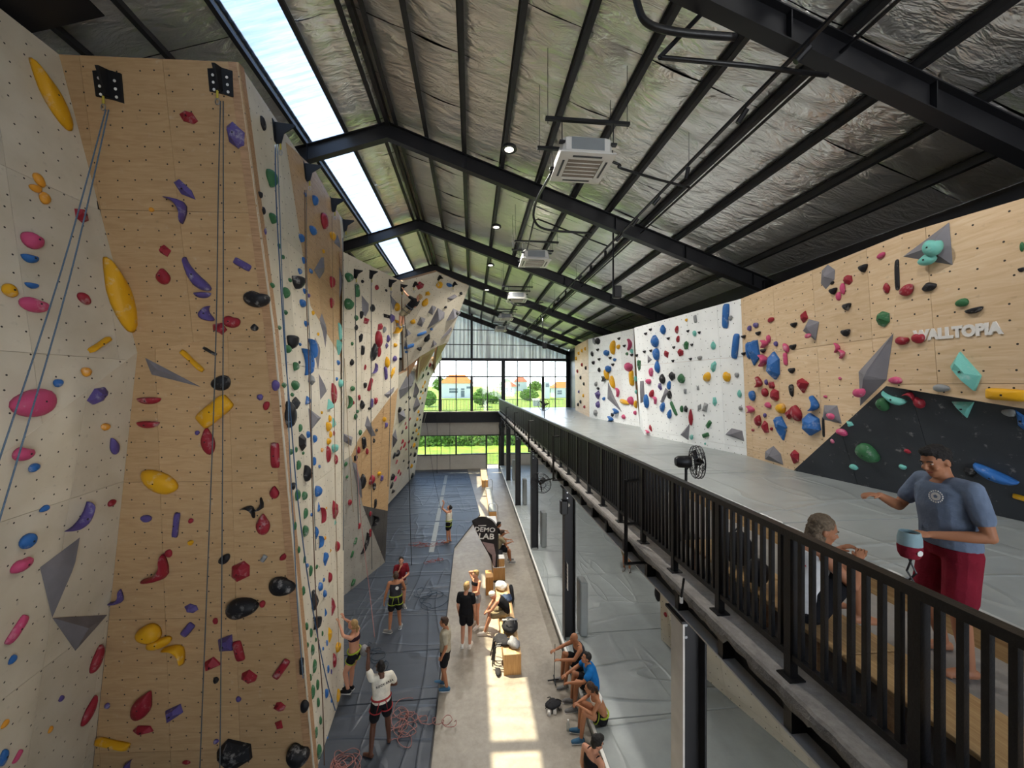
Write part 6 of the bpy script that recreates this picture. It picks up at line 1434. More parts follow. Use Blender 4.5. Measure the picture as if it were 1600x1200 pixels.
for y in (2.4, 7.6, 13.0, 18.4, 23.8, 29.2):  # added fill lamps, hidden below the slab to brighten the under-deck
    MB().b2((4.96, y-.62, 4.86), (5.08, y+.62, 4.9)).build('fill_housing', 'plain_white', bmo); MB().b2((4.98, y-.6, 4.845), (5.06, y+.6, 4.86)).build('fill_lens', 'fill_lens', bmo)
    ld = bpy.data.lights.new('fill_light', 'AREA'); ld.shape = 'RECTANGLE'; ld.size = .1; ld.size_y = 1.2; ld.energy = 24; ld.color = (1, .97, .92); lo = bpy.data.objects.new('fill_light', ld); C.objects.link(lo); lo.location = (5.02, y, 4.84); lo.parent = bmo
for y in (4.6, 10.6, 16.6, 22.6, 28.6, 34.2):
    c = empty('steel_column', (bmx, y, 0)); c['kind'] = 'structure'
    for sx in (-1, 1): MB().b2((sx*.14-.012, -.14, 0), (sx*.14+.012, .14, 4.5)).build('flange', 'flange_lit_grey' if (sx < 0 and y == 4.6) else 'black_steel', c)  # outer flange of the nearest column coloured pale as if lit
    MB().b2((-.13, -.012, 0), (.13, .012, 4.5)).build('web', 'black_steel', c); MB().b2((-.2, -.2, .0), (.2, .2, .02)).build('base_plate', 'black_steel', c)
    MB().b2((-.2, -.2, 4.47), (.2, .2, 4.5)).build('cap_plate', 'black_steel', c)
    for z in (4.2, 4.35): MB().lathe([(0, 0), (.02, 0), (.02, .02), (0, .02)], (-.05, -.014, z), 6, (0, -1, 0)).build('bolt', 'steel', c)
mm_ = thing('landing_mat', 'grey landing mat spread across the mezzanine in front of its bouldering wall', 'mat')
mat_sheets(mm_, [(4.3, .3), (8.7, .3), (8.7, 34), (2.6, 34), (2.6, 9.5), (4.3, 7.5)], 5.1, 5.4, 'mat_grey', [.3, 5.0, 8.0, 10.4, 13.2, 16, 19, 22.5, 26, 30, 34])
MB().b2((4.22, .3, 5.1), (4.3, 7.5, 5.30)).build('edge_board', 'bench_top', mm_); MB().b2((4.20, .3, 5.30), (4.24, 7.5, 5.315)).build('edge_trim', 'plain_white', mm_)
wk = MB().b2((2.55, .3, 5.1), (4.2, 7.5, 5.106)).build('walkway_sheet', 'walk_concrete', dk)
# railing
RXR = 2.40; rl = thing('railing', 'long black steel railing with square balusters along the mezzanine edge', 'railing', (RXR, 0, 5.1))
y0r, y1r = .9, 34.1
MB().b2((-.036, y0r, 1.06), (.036, y1r, 1.115)).build('top_rail', 'rail_black', rl); MB().b2((-.022, y0r, .15), (.022, y1r, .195)).build('bottom_rail', 'rail_black', rl)
pm = MB().b2((-.031, -.031, 0), (.031, .031, 1.07)).mesh('post', 'rail_black'); fm = MB().b2((-.065, -.065, 0), (.065, .065, .012)).mesh('foot_plate', 'rail_black'); bmsh = MB().b2((-.0155, -.0155, .19), (.0155, .0155, 1.07)).mesh('baluster', 'rail_black')
PS = .85; i = 0; ystart = 2.72-2*PS; nb = 0; restb = MB()
while ystart+i*PS < y1r:
    y = ystart+i*PS; link('post', pm, rl, (0, y, 0)); link('foot_plate', fm, rl, (0, y, 0))
    for k in range(1, 9):
        yy = y+PS*k/9
        if yy > y1r: break
        if nb < 295: link('baluster', bmsh, rl, (0, yy, 0))
        else: restb.b2((-.0155, yy-.0155, .19), (.0155, yy+.0155, 1.07))
        nb += 1
    i += 1
props(restb.build('baluster_row', 'rail_black', rl), None, None, None, 'stuff')
for k, y in enumerate((5.4, 10.4, 15.0, 20, 25)):
    o = MB().tube([(2.42, y, 5.95), (2.2, y, 5.93)], .025, 4).tube([(2.2, y, 5.955), (2.2, y, 4.75)], .028, 4).tube([(2.172, y, 4.75), (2.62, y, 4.75)], .025, 4).tube([(2.2, y, 5.32), (2.42, y, 5.32)], .022, 4).build('rail_brace', 'rail_black')
    props(o, 'bent black steel brace hooked from the mezzanine railing, %s from the photographer' % ordinal(k), 'brace', 'braces outside the railing')

# ------------------------------------------------------------------ hung from the roof
def cassette():
    t = thing('air_conditioner', 'x', 'air conditioner')
    MB().bbox((0, 0, .19), (.84, .84, .30), .05).build('casing', 'ac_white', t)
    MB().b2((-.28, -.425, .1), (.28, -.418, .3)).build('side_plate', 'ac_grey', t)
    f = MB(); s0, s1 = .475, .30
    for a in range(4):
        r_ = M.Rotation(a*math.pi/2, 3, 'Z'); q = [r_ @ V(p) for p in ((-s0, -s0, 0), (s0, -s0, 0), (s1, -s1, 0), (-s1, -s1, 0))]
        f.add([p+V((0, 0, .04)) for p in q]+[p+V((0, 0, -.0 if i > 1 else .015)) for i, p in enumerate(q)], [(0, 1, 2, 3), (4, 7, 6, 5), (0, 4, 5, 1), (1, 5, 6, 2), (2, 6, 7, 3), (3, 7, 4, 0)])
    f.build('face_panel', 'ac_white', t)
    for a in range(4):
        r_ = M.Rotation(a*math.pi/2, 3, 'Z'); MB().box(r_ @ V((0, -.375, .004)), (.5, .035, .012) if a % 2 == 0 else (.035, .5, .012)).build('louvre', 'dark_steel', t)
    MB().b2((-.29, -.29, .012), (.29, .29, .03)).build('intake', 'ac_grille', t)
    for k in range(6): y = -.29+.58*k/5; MB().b2((-.29, y-.008, .004), (.29, y+.008, .016)).build('grille_bar', 'ac_white', t)
    for sy in (-.40, .40): MB().b2((-.72, sy-.03, .56), (.72, sy+.03, .61)).build('hanger_bar', 'black_steel', t)
    for sx in (-.44, .44):
        for sy in (-.4, .4): MB().tube([(sx, sy, .2), (sx, sy, .62)], .008, 5).build('hanger_rod', 'dark_steel', t); MB().b2((sx-.05, sy-.04, .2), (sx+.05, sy+.04, .23)).build('bracket', 'dark_steel', t)
    for sx in (-.68, .68):
        for sy in (-.4, .4): MB().tube([(sx, sy, .5), (sx, sy, 1.75)], .006, 5).build('drop_rod', 'dark_steel', t)
    return t
ac0 = cassette()
for k, (x, y, z) in enumerate([(1.93, 6.75, 11.13), (2.06, 12.75, 11.33), (2.17, 18.75, 11.41), (2.13, 24.7, 11.5), (2.25, 30.6, 11.6)]):
    o = ac0 if k == 0 else copy_tree(ac0); o.location = (x, y, z)
    props(o, 'white cassette air conditioner hung from the foil roof, %s from the photographer' % ordinal(k), 'air conditioner', 'air conditioners under the roof')
def bay_lamp():
    t = thing('pendant_lamp', 'x', 'lamp')
    MB().lathe([(.05, .12), (.09, .10), (.16, .06), (.175, .0), (.165, -.01), (.10, .0)], (0, 0, 0), 20).build('housing', 'black_steel', t, smooth=True, sharp=40)
    MB().lathe([(0, -.004), (.10, -.004), (.10, .004), (0, .004)], (0, 0, 0), 20).build('lens', 'lamp_lens', t)
    MB().tube([(0, 0, .11), (0, 0, .75)], .006, 5).build('cable', 'black_plastic', t)
    return t
lp0 = bay_lamp()
for k, (x, y, z) in enumerate([(.84, 8.75, 12.62), (.84, 13.4, 12.75), (.84, 17.5, 12.7), (.84, 21.8, 12.65)]):
    o = lp0 if k == 0 else copy_tree(lp0); o.location = (x, y, z)
    props(o, 'round black high-bay lamp with lit lens under the foil roof, %s from the photographer' % ordinal(k), 'lamp', 'high-bay lamps')
    ld = bpy.data.lights.new('lamp_light', 'SPOT'); ld.energy = 300; ld.spot_size = R(130); ld.spot_blend = .6; ld.shadow_soft_size = .13; ld.color = (1, .95, .88); lo = bpy.data.objects.new('lamp_light', ld); C.objects.link(lo); lo.parent = o; lo.location = (0, 0, -.03)
tr = thing('light_track', 'long black lighting track with spotlights hung under the foil roof', 'light track')
MB().b2((4.06, .5, 11.48), (4.11, 33, 11.52)).build('rail', 'black_steel', tr)
rn = random.Random(4)
for k in range(24):
    y = 3.2+1.22*k+rn.uniform(-.2, .2); a = rn.uniform(-.7, .7); d = V((math.sin(a)*.8-.3, math.cos(a)*.4, -.75)).normalized(); p = V((4.085, y, 11.42))
    MB().tube([p+V((0, 0, .07)), p], .012, 5).tube([p-d*.03, p+d*.17], .04, 8).build('spotlight', 'black_steel', tr)
    if k % 2 == 0:  # fill spots added at every other head, aimed at the bouldering wall
        q = p+V((.06, 0, -.12)); ld = bpy.data.lights.new('track_fill', 'SPOT'); ld.energy = 70; ld.spot_size = R(105); ld.spot_blend = .8; ld.shadow_soft_size = .04; ld.color = (1, .97, .93)
        lo = bpy.data.objects.new('track_fill', ld); C.objects.link(lo); lo.location = q; lo.rotation_euler = V((2.6, 0, -4.2)).to_track_quat('-Z', 'Y').to_euler(); lo.parent = tr
for y in (3, 7, 11, 15, 19, 23, 27, 31): MB().tube([(4.085, y, 11.5), (4.085, y, roof_z(4.085)-.05)], .004, 4).build('suspension_wire', 'dark_steel', tr)
props(MB().tube([(4.75, -3, 11.62), (4.75, 33, 11.62)], .025, 6).build('conduit', 'black_steel'), 'black conduit with white couplings running along the roof beside the light track', 'conduit')
def pipe(label, pts, r=.03, cat='pipe', m='black_plastic', sm=6):
    return props(MB().tube(smooth_path(pts, sm) if sm > 1 else pts, r, 7).build('pipe', m, None, smooth=True), label, cat, 'refrigerant pipes')
pipe('thick black insulated pipe curving across the roof nearest the photographer', [[2.01, 4.72, 12.47], [2.07, 4.71, 12.08], [2.2, 4.7, 11.85], [2.58, 4.66, 11.74], [3.3, 4.59, 11.68]], .045)
pipe('thin black pipe bent from the first air conditioner towards the light track', [(2.4, 6.7, 11.3), (2.62, 6.7, 11.22), (2.64, 6.72, 11.18), (3.4, 6.9, 11.12), (4.1, 7.0, 11.05)], .022)
pipe('straight black pipe with elbow between near rafter and light track', [[3.04, 4.71, 12.18], [2.39, 4.78, 11.5], [2.44, 4.77, 11.5], [3.53, 4.66, 11.4], [4.53, 4.56, 11.28]], .03, sm=1)
pipe('black pipe looping below the second rafter near the second air conditioner', [(1.5, 7.2, 11.3), (1.55, 9.3, 11.75), (1.6, 9.9, 11.55), (2.0, 10.1, 11.4), (3.2, 10.2, 11.4)], .03)
pipe('thin bent pipe rising beside the second air conditioner', [(1.75, 12.4, 11.6), (1.8, 11.2, 12.1), (1.9, 11.1, 12.1), (3.5, 11.4, 11.7), (4.1, 11.4, 11.5)], .022, sm=1)
pipe('black pipe looping below the third air conditioner', [(1.8, 18.4, 11.4), (1.95, 18.3, 11.15), (2.5, 18.3, 11.1), (3.4, 18.4, 11.3)], .03)
t = thing('loudspeaker', 'black loudspeaker on a pole hung from the second rafter', 'loudspeaker', (4.2, 11.28, 10.1))
MB().bbox((.12, 0, 0), (.22, .2, .36), .02).build('cabinet', 'black_plastic', t); MB().tube([(0, 0, -.15), (0, 0, 1.9)], .025, 6).build('pole', 'black_steel', t); MB().b2((0, -.02, -.05), (.05, .02, .05)).build('bracket', 'dark_steel', t)
t = thing('loudspeaker', 'black loudspeaker on a long pole far down the hall', 'loudspeaker', (4.2, 22.9, 9.7))
MB().bbox((.12, 0, 0), (.22, .2, .36), .02).build('cabinet', 'black_plastic', t); MB().tube([(0, 0, -.15), (0, 0, 2.2)], .025, 6).build('pole', 'black_steel', t)

# ------------------------------------------------------------------ fans
def fan_head(t, c, axis, r=.24):
    axis = V(axis).normalized(); rot = V((0, 0, 1)).rotation_difference(axis).to_matrix(); c = V(c)
    g = MB()
    for rad, z in ((r, 0), (r*.98, .04), (r*.98, -.04), (r*.55, .07), (r*.55, -.07)):
        g.tube([c+rot @ V((rad*math.cos(a), rad*math.sin(a), z)) for a in [2*math.pi*k/24 for k in range(25)]], .006, 4, False)
    for k in range(20):
        a = 2*math.pi*k/20
        for s_ in (-1, 1): g.tube([c+rot @ V((rr_*math.cos(a), rr_*math.sin(a), s_*z)) for rr_, z in ((.06, .085), (r*.55, .07), (r*.9, .05), (r, .0))], .0035, 3, False)
    g.build('guard', 'dark_steel', t)
    for k in range(3):
        a = 2*math.pi*k/3; vs = []
        for rr_, w_ in ((.05, .03), (.12, .07), (.19, .08), (r*.9, .05)):
            for s_ in (-1, 1): b_ = a+s_*w_/rr_*.5; vs.append(c+rot @ V((rr_*math.cos(b_), rr_*math.sin(b_), s_*.025)))
        f_ = [(2*i, 2*i+1, 2*i+3, 2*i+2) for i in range(3)]
        MB().add(vs+[p+axis*.004 for p in vs], f_+[tuple(x+8 for x in reversed(q)) for q in f_]).build('blade', 'black_plastic', t)
    MB().lathe([(0, -.30), (.06, -.30), (.085, -.26), (.09, -.12), (.075, -.09), (0, -.09)], c, 16, axis).lathe([(0, -.03), (.05, -.03), (.05, .05), (0, .05)], c, 14, axis).build('motor', 'black_plastic', t, smooth=True, sharp=35)
t = thing('pedestal_fan', 'black pedestal fan on the mezzanine walkway, seen edge-on above the railing', 'fan', (3.24, 5.34, 5.1))
fan_head(t, (0, 0, 1.1), (1, -.22, 0), .235); MB().tube([(-.15, .03, 0), (-.15, .03, 1.05)], .02, 8).tube([(-.15, .03, 1.0), (-.1, .02, 1.1)], .03, 8).build('pole', 'black_steel', t); MB().lathe([(0, .006), (.2, .006), (.18, .03), (.04, .05), (0, .05)], (-.15, .03, 0), 18).build('base', 'black_steel', t)
t = thing('pedestal_fan', 'black pedestal fan far down the mezzanine near the big window', 'fan', (3.62, 19.4, 5.4))
fan_head(t, (0, 0, .95), (-.3, -1, 0), .30); MB().tube([(.05, .15, 0), (.05, .15, .95)], .02, 8).build('pole', 'black_steel', t); MB().lathe([(0, 0), (.22, 0), (.2, .03), (.04, .05), (0, .05)], (.05, .15, 0), 18).build('base', 'black_steel', t)
t = thing('wall_fan', 'black wire-guard fan on a bracket at the second mezzanine column', 'fan', (2.3, 12.9, 4.05))
fan_head(t, (0, 0, 0), (-.45, -.75, -.2), .36); MB().tube([(.1, .18, 0), (.3, .05, .1), (.45, -.2, .2), (.45, -.5, .35)], .025, 6).build('bracket', 'black_steel', t)
t = thing('wall_fan', 'black fan under the far end of the mezzanine by the low windows', 'fan', (2.35, 30.5, 4.1))
fan_head(t, (0, 0, 0), (-.8, -.5, -.1), .36); MB().tube([(.1, .15, 0), (.42, .2, .4)], .025, 6).build('bracket', 'black_steel', t)
t = thing('loudspeaker', 'black loudspeaker with a white bracket on the second mezzanine column', 'loudspeaker', (2.5, 10.45, 4.0))
MB().bbox((0, 0, 0), (.2, .2, .40), .03).build('cabinet', 'black_plastic', t); MB().bbox((.13, -.02, .06), (.06, .1, .1), .02).build('bracket', 'plain_white', t)
t = thing('wall_sign', 'small white notice on the side of the second mezzanine column', 'sign', (2.60, 10.5, 2.1))
MB().b2((-.012, -.13, -.35), (0, .13, .35)).build('board', 'plain_white', t)
for k in range(5): MB().b2((-.015, -.09, .22-.1*k), (-.0125, .09, .25-.1*k)).build('print_line', 'grey_fabric', t)

# ------------------------------------------------------------------ benches on the concrete strip and their clutter
def bench(label, x0, x1, y0, y1, h, grp='wooden benches on the concrete', panels=1, top='bench_ply', end='bench_ply_end'):
    t = thing('bench', label, 'bench', ((x0+x1)/2, y0, 0), 0, grp); w_ = (x1-x0)/2; L = y1-y0
    n_ = max(1, round(L/1.3))
    for i in range(n_): MB().bbox((0, L*(i+.5)/n_, h-.012), (2*w_, L/n_-.006, .024), .004).build('seat_board', top, t)
    MB().b2((-w_+.005, .0, .0), (w_-.005, .02, h-.024)).build('end_panel', end, t); MB().b2((-w_+.005, L-.02, 0), (w_-.005, L, h-.024)).build('end_panel', end, t)
    MB().b2((-w_+.02, .02, 0), (-w_+.04, L-.02, h-.024)).build('side_panel', end, t); MB().b2((w_-.04, .02, 0), (w_-.02, L-.02, h-.024)).build('side_panel', end, t)
    return t
bench('sunlit plywood box bench nearest the photographer, heaped with harnesses and bags', .8, 1.25, 9.8, 13.35, .52)
bench('white-topped plywood bench behind the dark feather banner', .8, 1.25, 14.6, 20.4, .50, top='plain_white')
bench('grey narrow bench with steel hoops at both ends, beyond the white-topped bench', .95, 1.35, 21.2, 26.2, .48, top='pad_grey')
bench('sunlit plywood bench by the far wall and the low door', .72, 1.18, 28.2, 32.2, .50)
for k, y in enumerate((21.0, 26.5)):
    o = MB().tube([(.9, y, 0), (.9, y, .85), (.97, y, .98), (1.3, y, .98), (1.4, y, .85), (1.4, y, 0)], .02, 6).build('steel_hoop', 'steel'); props(o, 'slim steel hoop standing at the %s end of the grey narrow bench' % ('near', 'far')[k], 'hoop', 'steel hoops')
def box_(label, x, y, z, d, m, name='cardboard_box', cat='box', grp=None, rz=0, lid=True):
    t = thing(name, label, cat, (x, y, z), rz, grp); MB().bbox((0, 0, d[2]/2), d, .012).build('body', m, t)
    if lid: MB().bbox((0, 0, d[2]+.008), (d[0]*1.02, d[1]*1.02, .02), .006).build('lid', 'cloth_white' if lid == 'w' else m, t)
    return t
box_('tall wooden crate on the concrete beside the blue cloth', .62, 13.75, 0, (.26, .3, .62), 'bench_ply_end', 'wooden_crate', 'crate')
box_('smaller wooden crate under the foot of the banner', .62, 14.25, 0, (.24, .28, .5), 'bench_ply_end', 'wooden_crate', 'crate')
box_('round-edged brown box with a white lid on the bench beside the banner', 1.05, 14.8, .5, (.36, .34, .3), 'bench_ply_end', 'shoe_box', 'box', lid='w')
def lump(label, name, cat, loc, r, m, seed, amp=.3, grp=None, n=16, extra=None):
    t = thing(name, label, cat, loc, 0, grp); mb = MB().sphere((0, 0, r[2]), r, n, 10)
    vs = []
    for p in mb.v:
        q = V(p); d = q-V((0, 0, r[2])); k = 1+amp*noise.noise(q*6.+V((seed, seed*2, 0)))+amp*.6*noise.noise(q*15+V((seed, 1, 3))); q = V((0, 0, r[2]))+d*k; q.z = max(q.z, .004); vs.append(tuple(q))
    mb.v = vs; mb.build('body', m, t, smooth=True)
    return t
t = lump('black and grey duffel bag lying on the sunlit bench', 'duffel_bag', 'bag', (1.05, 10.75, .52), (.22, .30, .16), 'dark_fabric', 3, .15)
MB().tube([(-.12, -.15, .3), (-.1, -.2, .42), (.1, -.2, .42), (.12, -.15, .3)], .014, 5).build('handle', 'grey_fabric', t); MB().box((0, 0, .315), (.42, .07, .02)).build('strap', 'grey_fabric', t)
lump('grey crumpled jacket on the near end of the sunlit bench', 'jacket', 'jacket', (1.08, 10.15, .52), (.17, .24, .08), 'grey_fabric', 5, .5)
t = lump('black climbing harnesses and straps slung over the corner of the sunlit bench', 'harness_pile', 'harness', (.82, 10.3, .50), (.20, .26, .07), 'dark_fabric', 6, .5)
m_ = MB()
rn = random.Random(21)
for k in range(7):
    x = -.14+rn.uniform(-.05, .05); y = -.25+.08*k
    m_.tube(smooth_path([(x+.1, y, .1), (x-.05, y, .06), (x-.1, y+rn.uniform(-.06, .06), -.15), (x-.12+rn.uniform(-.04, .04), y, -.42)], 4), .018, 5)
m_.build('hanging_straps', 'black_plastic', t)
lump('black shoe bag on the floor beside the near bench end', 'shoe_bag', 'bag', (.66, 9.9, 0), (.08, .14, .05), 'dark_fabric', 9, .4)
lump('blue folded cloth on the sunlit bench beyond the seated person', 'cloth', 'cloth', (1.08, 12.35, .52), (.20, .22, .07), 'denim', 8, .5)
lump('white plastic bag on the far end of the sunlit bench', 'plastic_bag', 'bag', (.98, 13.0, .52), (.20, .22, .12), 'cloth_white', 10, .35)
lump('black backpack leaning at the bench near the brown box', 'backpack', 'backpack', (1.32, 13.1, .0), (.10, .35, .28), 'dark_fabric', 12, .2)
lump('dark clothes heaped along the white-topped bench', 'clothes', 'clothes', (1.1, 15.6, .50), (.14, .45, .09), 'dark_fabric', 14, .5)
# feather banner
t = thing('feather_banner', 'tall dark feather banner with white DEMO LAB lettering beside the benches', 'banner', (1.0, 14.62, 0)); t.scale = (1.22, 1, 1.03)
pole = [(.0, 0, 0), (.0, 0, 1.0), (-.02, 0, 1.8), (-.10, 0, 2.1), (-.28, 0, 2.28), (-.55, 0, 2.34), (-.80, 0, 2.22)]
MB().tube(smooth_path(pole), .012, 6).build('pole', 'black_steel', t); MB().lathe([(0, 0), (.2, 0), (.2, .015), (.03, .03), (0, .03)], (0, 0, 0), 16).build('base', 'black_steel', t)
pr = smooth_path([(-.005, 0, .14), (-.015, 0, 1.0), (-.035, 0, 1.8), (-.115, 0, 2.09), (-.29, 0, 2.265), (-.55, 0, 2.325), (-.80, 0, 2.21)], 6)
lf = smooth_path([(-.035, 0, .13), (-.26, 0, .85), (-.48, 0, 1.35), (-.63, 0, 1.70), (-.70, 0, 1.87), (-.76, 0, 2.03), (-.815, 0, 2.19)], 6)
vs = []
for a, b in zip(pr, lf):
    for k in range(6): q = a.lerp(b, k/5); vs.append(q+V((0, .02*math.sin(k*1.3+q.z*3), 0)))
fs = [(i*6+k, i*6+k+1, (i+1)*6+k+1, (i+1)*6+k) for i in range(len(pr)-1) for k in range(5)]
MB().add(vs, fs).build('sail', 'banner_black', t, smooth=True, fix=False)
text(t, 'DEMO', .225, 'sign_white', (-.42, -.04, 1.88), (1, 0, -.1), (0, 0, 1), bold=.004); text(t, 'LAB', .285, 'sign_white', (-.375, -.04, 1.63), (1, 0, -.1), (0, 0, 1), bold=.006)
MB().b2((-.62, -.034, 2.02), (-.38, -.028, 2.045)).build('print_line', 'sign_white', t)
MB().add([(-.50, -.03, 1.45), (-.15, -.03, 1.35), (-.08, -.03, .95), (-.10, -.03, .5), (-.16, -.03, .55), (-.2, -.03, .95), (-.33, -.03, 1.1)], [(0, 1, 2, 6), (2, 3, 4, 5), (2, 5, 6)]).build('printed_figure', 'banner_print', t, fix=False)
# things beside the row of seated people
def shoe(t, c, d, m, L=.27):
    d = V(d).normalized(); s_ = V((d.y, -d.x, 0)); c = V(c); rg = []
    for f, w_, h in ((-.5, .025, .05), (-.46, .038, .085), (-.25, .042, .09), (0, .045, .07), (.25, .05, .05), (.42, .04, .04), (.5, .02, .025)):
        rg.append([c+d*f*L+s_*x*w_+V((0, 0, z*h)) for x, z in ((-1, 0), (-1, .5), (-.6, 1), (.6, 1), (1, .5), (1, 0))])
    MB().rings(rg).build('shoe', m, t, smooth=True, sharp=60)
t = thing('climbing_shoes', 'pale climbing shoes under a tangle of black straps on the concrete', 'shoes', (1.8, 8.62, 0)); shoe(t, (-.06, 0, 0), (.4, 1, 0), 'shoe_white'); shoe(t, (.06, .03, 0), (.2, 1, 0), 'shoe_white')
o = lump('black harness dropped over the pale climbing shoes', 'climbing_harness', 'harness', (1.84, 8.72, .06), (.15, .13, .05), 'dark_fabric', 31, .6)
m_ = MB()
for a in (.3, 2.0, 3.6, 5.2): m_.tube(smooth_path([(0, 0, .06), (.1*math.cos(a), .1*math.sin(a), .1), (.22*math.cos(a), .22*math.sin(a), .01)], 4), .012, 5)
m_.build('strap', 'black_plastic', o)
t = thing('quickdraw_sling', 'black cross-shaped sling hanging from the hands of the bald person', 'sling', (2.02, 9.45, .06)); MB().tube([(0, 0, 0), (.03, .05, .85)], .008, 5).build('cord', 'black_plastic', t); MB().tube([(-.16, 0, 0), (.16, .02, 0)], .018, 5).tube([(0, -.16, 0), (.02, .16, 0)], .018, 5).build('cross_bar', 'black_plastic', t)
t = thing('water_bottle', 'clear plastic bottle on the concrete beside the blue shoes', 'bottle', (2.03, 8.1, 0)); MB().lathe([(0, 0), (.035, 0), (.037, .02), (.037, .15), (.018, .19), (.014, .21), (0, .21)], (0, 0, 0), 12).build('body', 'bottle_plastic', t, smooth=True); MB().lathe([(0, .21), (.016, .21), (.016, .235), (0, .235)], (0, 0, 0), 10).build('cap', 'plain_white', t)
# bench on the mezzanine
t = thing('bench', 'long low plywood bench inside the mezzanine railing', 'bench', (2.86, .4, 5.1))
for k in range(4): MB().bbox((0, .55+1.05*k, .265), (.48, 1.04, .03), .004).build('seat_board', 'bench_top', t)
MB().b2((.18, .1, .0), (.21, 4.1, .25)).build('side_panel', 'bench_top', t)
for k in range(8): MB().b2((-.22, .14+.55*k, 0), (-.16, .20+.55*k, .25)).build('leg', 'wood_stub', t)
t = lump('black backpack on the far end of the mezzanine bench', 'backpack', 'backpack', (2.86, 3.95, 5.38), (.16, .2, .17), 'dark_fabric', 41, .25); MB().tube([(-.1, 0, .3), (0, 0, .38), (.1, 0, .3)], .012, 5).build('handle', 'black_plastic', t)
t = lump('dark bag hanging inside the railing next to the backpack', 'tote_bag', 'bag', (2.74, 3.5, 5.38), (.10, .12, .12), 'dark_fabric', 43, .25)
t = thing('spray_nozzle', 'small white taped fitting and cable on the slab edge below the railing', 'fitting', (2.22, 3.95, 5.05)); MB().tube([(0, 0, .0), (.03, 0, .2)], .012, 5).build('cable', 'black_plastic', t); MB().lathe([(0, 0), (.018, 0), (.018, .06), (0, .06)], (0, 0, -.06), 8).build('white_tape', 'plain_white', t)

# ------------------------------------------------------------------ outside the windows
gz = lambda y: -.45+max(0, y-46)*.0195
gm = MB(); gx = [-260, -120, -60, -20, 0, 20, 60, 120, 260]; gy = [Y1+.2, 46, 60, 80, 110, 150, 200, 280, 420]
gm.add([(x, y, gz(y)) for y in gy for x in gx], [(j*9+i, j*9+i+1, j*9+i+10, j*9+i+9) for j in range(8) for i in range(8)])
ground = struct('ground', gm, 'grass', fix=False)
props(MB().b2((XL, Y1+.2, -.4), (XR, Y1+2.2, -.05)).build('terrace', 'deck_concrete'), None, None, None, 'structure')
def outer_rail(label, x0, x1, y, z, h, n):
    t = thing('balustrade', label, 'balustrade', (x0, y, z), 0); L = x1-x0
    for zz in (h, .08): MB().b2((0, -.02, zz-.02), (L, .02, zz+.035)).build('rail', 'mullion_grey', t)
    me = MB().b2((-.016, -.016, .08), (.016, .016, h)).mesh('baluster', 'mullion_grey')
    for i in range(n): link('baluster', me, t, (L*i/(n-1), 0, 0))
outer_rail('thin dark balustrade outside the big upper window', -5.2, 8.6, Y1+1.2, 5.0, 1.05, 100)
outer_rail('thin dark balustrade outside the low door', -1.0, 4.6, Y1+1.6, -.05, 1.1, 44)
props(MB().b2((-5.4, Y1+.15, 4.85), (8.8, Y1+1.3, 5.0)).build('balcony_slab', 'deck_concrete'), None, None, None, 'structure')
def house(label, c, w_, d, h, rh, roofm, wins, ov=.8, door=None):
    t = thing('house', label, 'house', c)
    MB().b2((-w_/2, 0, 0), (w_/2, d, h)).build('wall', 'house_white', t)
    MB().add([(-w_/2-ov, -ov, h), (w_/2+ov, -ov, h), (w_/2+ov, d+ov, h), (-w_/2-ov, d+ov, h), (-w_/2+w_*.25, d*.4, h+rh), (w_/2-w_*.25, d*.4, h+rh), (w_/2-w_*.25, d*.6, h+rh), (-w_/2+w_*.25, d*.6, h+rh)],
             [(0, 1, 5, 4), (1, 2, 6, 5), (2, 3, 7, 6), (3, 0, 4, 7), (4, 5, 6, 7), (3, 2, 1, 0)]).build('roof', roofm, t)
    for x0, x1, z0, z1 in wins:
        f = MB().b2((x0-.1, -.1, z0-.1), (x1+.1, 0, z1+.1)).build('window', 'house_white', t); MB().b2((x0, -.13, z0), (x1, -.1, z1)).build('pane', 'house_glass', f)
    MB().b2((-w_/2-.3, -.25, h*.52), (w_/2+.3, .0, h*.56)).build('string_course', 'house_white', t)
    return t
def out_at(px, d): return (((px-800)/610*.9947+.1027)*d, d, gz(d)-.1)
house('white two-storey house with orange hipped roof beyond the field', out_at(714, 170), 13.2, 10, 6.6, 3.9, 'roof_orange', [(-3.2, .4, 2.4, 4.4), (1.8, 3.3, .6, 4.4), (4.2, 5.8, 4.3, 5.2)])
house('low white house with reddish roof in the gap between the trees', out_at(797, 215), 6.4, 8, 4.2, 2.6, 'roof_red', [(-2, -1, 1.4, 3.2), (.2, 1.2, 1.4, 3.2)])
house('long white house with orange roof near the edge of the big window', out_at(884, 172), 8.6, 9, 4.6, 2.8, 'roof_orange', [(-3, -1, 1.6, 3.4), (1, 2.6, 1.6, 3.4)])
house('small white house with brownish roof far behind the trees', out_at(815, 262), 8, 8, 6.4, 3.2, 'roof_red', [(-2, -1, 3, 5)])
t = thing('shed', 'small grey field shed in front of the far houses', 'shed', out_at(840, 120)); MB().b2((-1.0, 0, 0), (1.0, 2, 1.9)).build('wall', 'pad_grey', t); MB().add([(-1.3, -.3, 1.9), (1.3, -.3, 1.9), (1.3, 2.4, 2.3), (-1.3, 2.4, 2.3), (-1.3, -.3, 2.0), (1.3, -.3, 2.0), (1.3, 2.4, 2.4), (-1.3, 2.4, 2.4)], [(0, 1, 2, 3), (4, 5, 6, 7), (0, 1, 5, 4), (1, 2, 6, 5), (2, 3, 7, 6), (3, 0, 4, 7)]).build('roof', 'house_white', t)
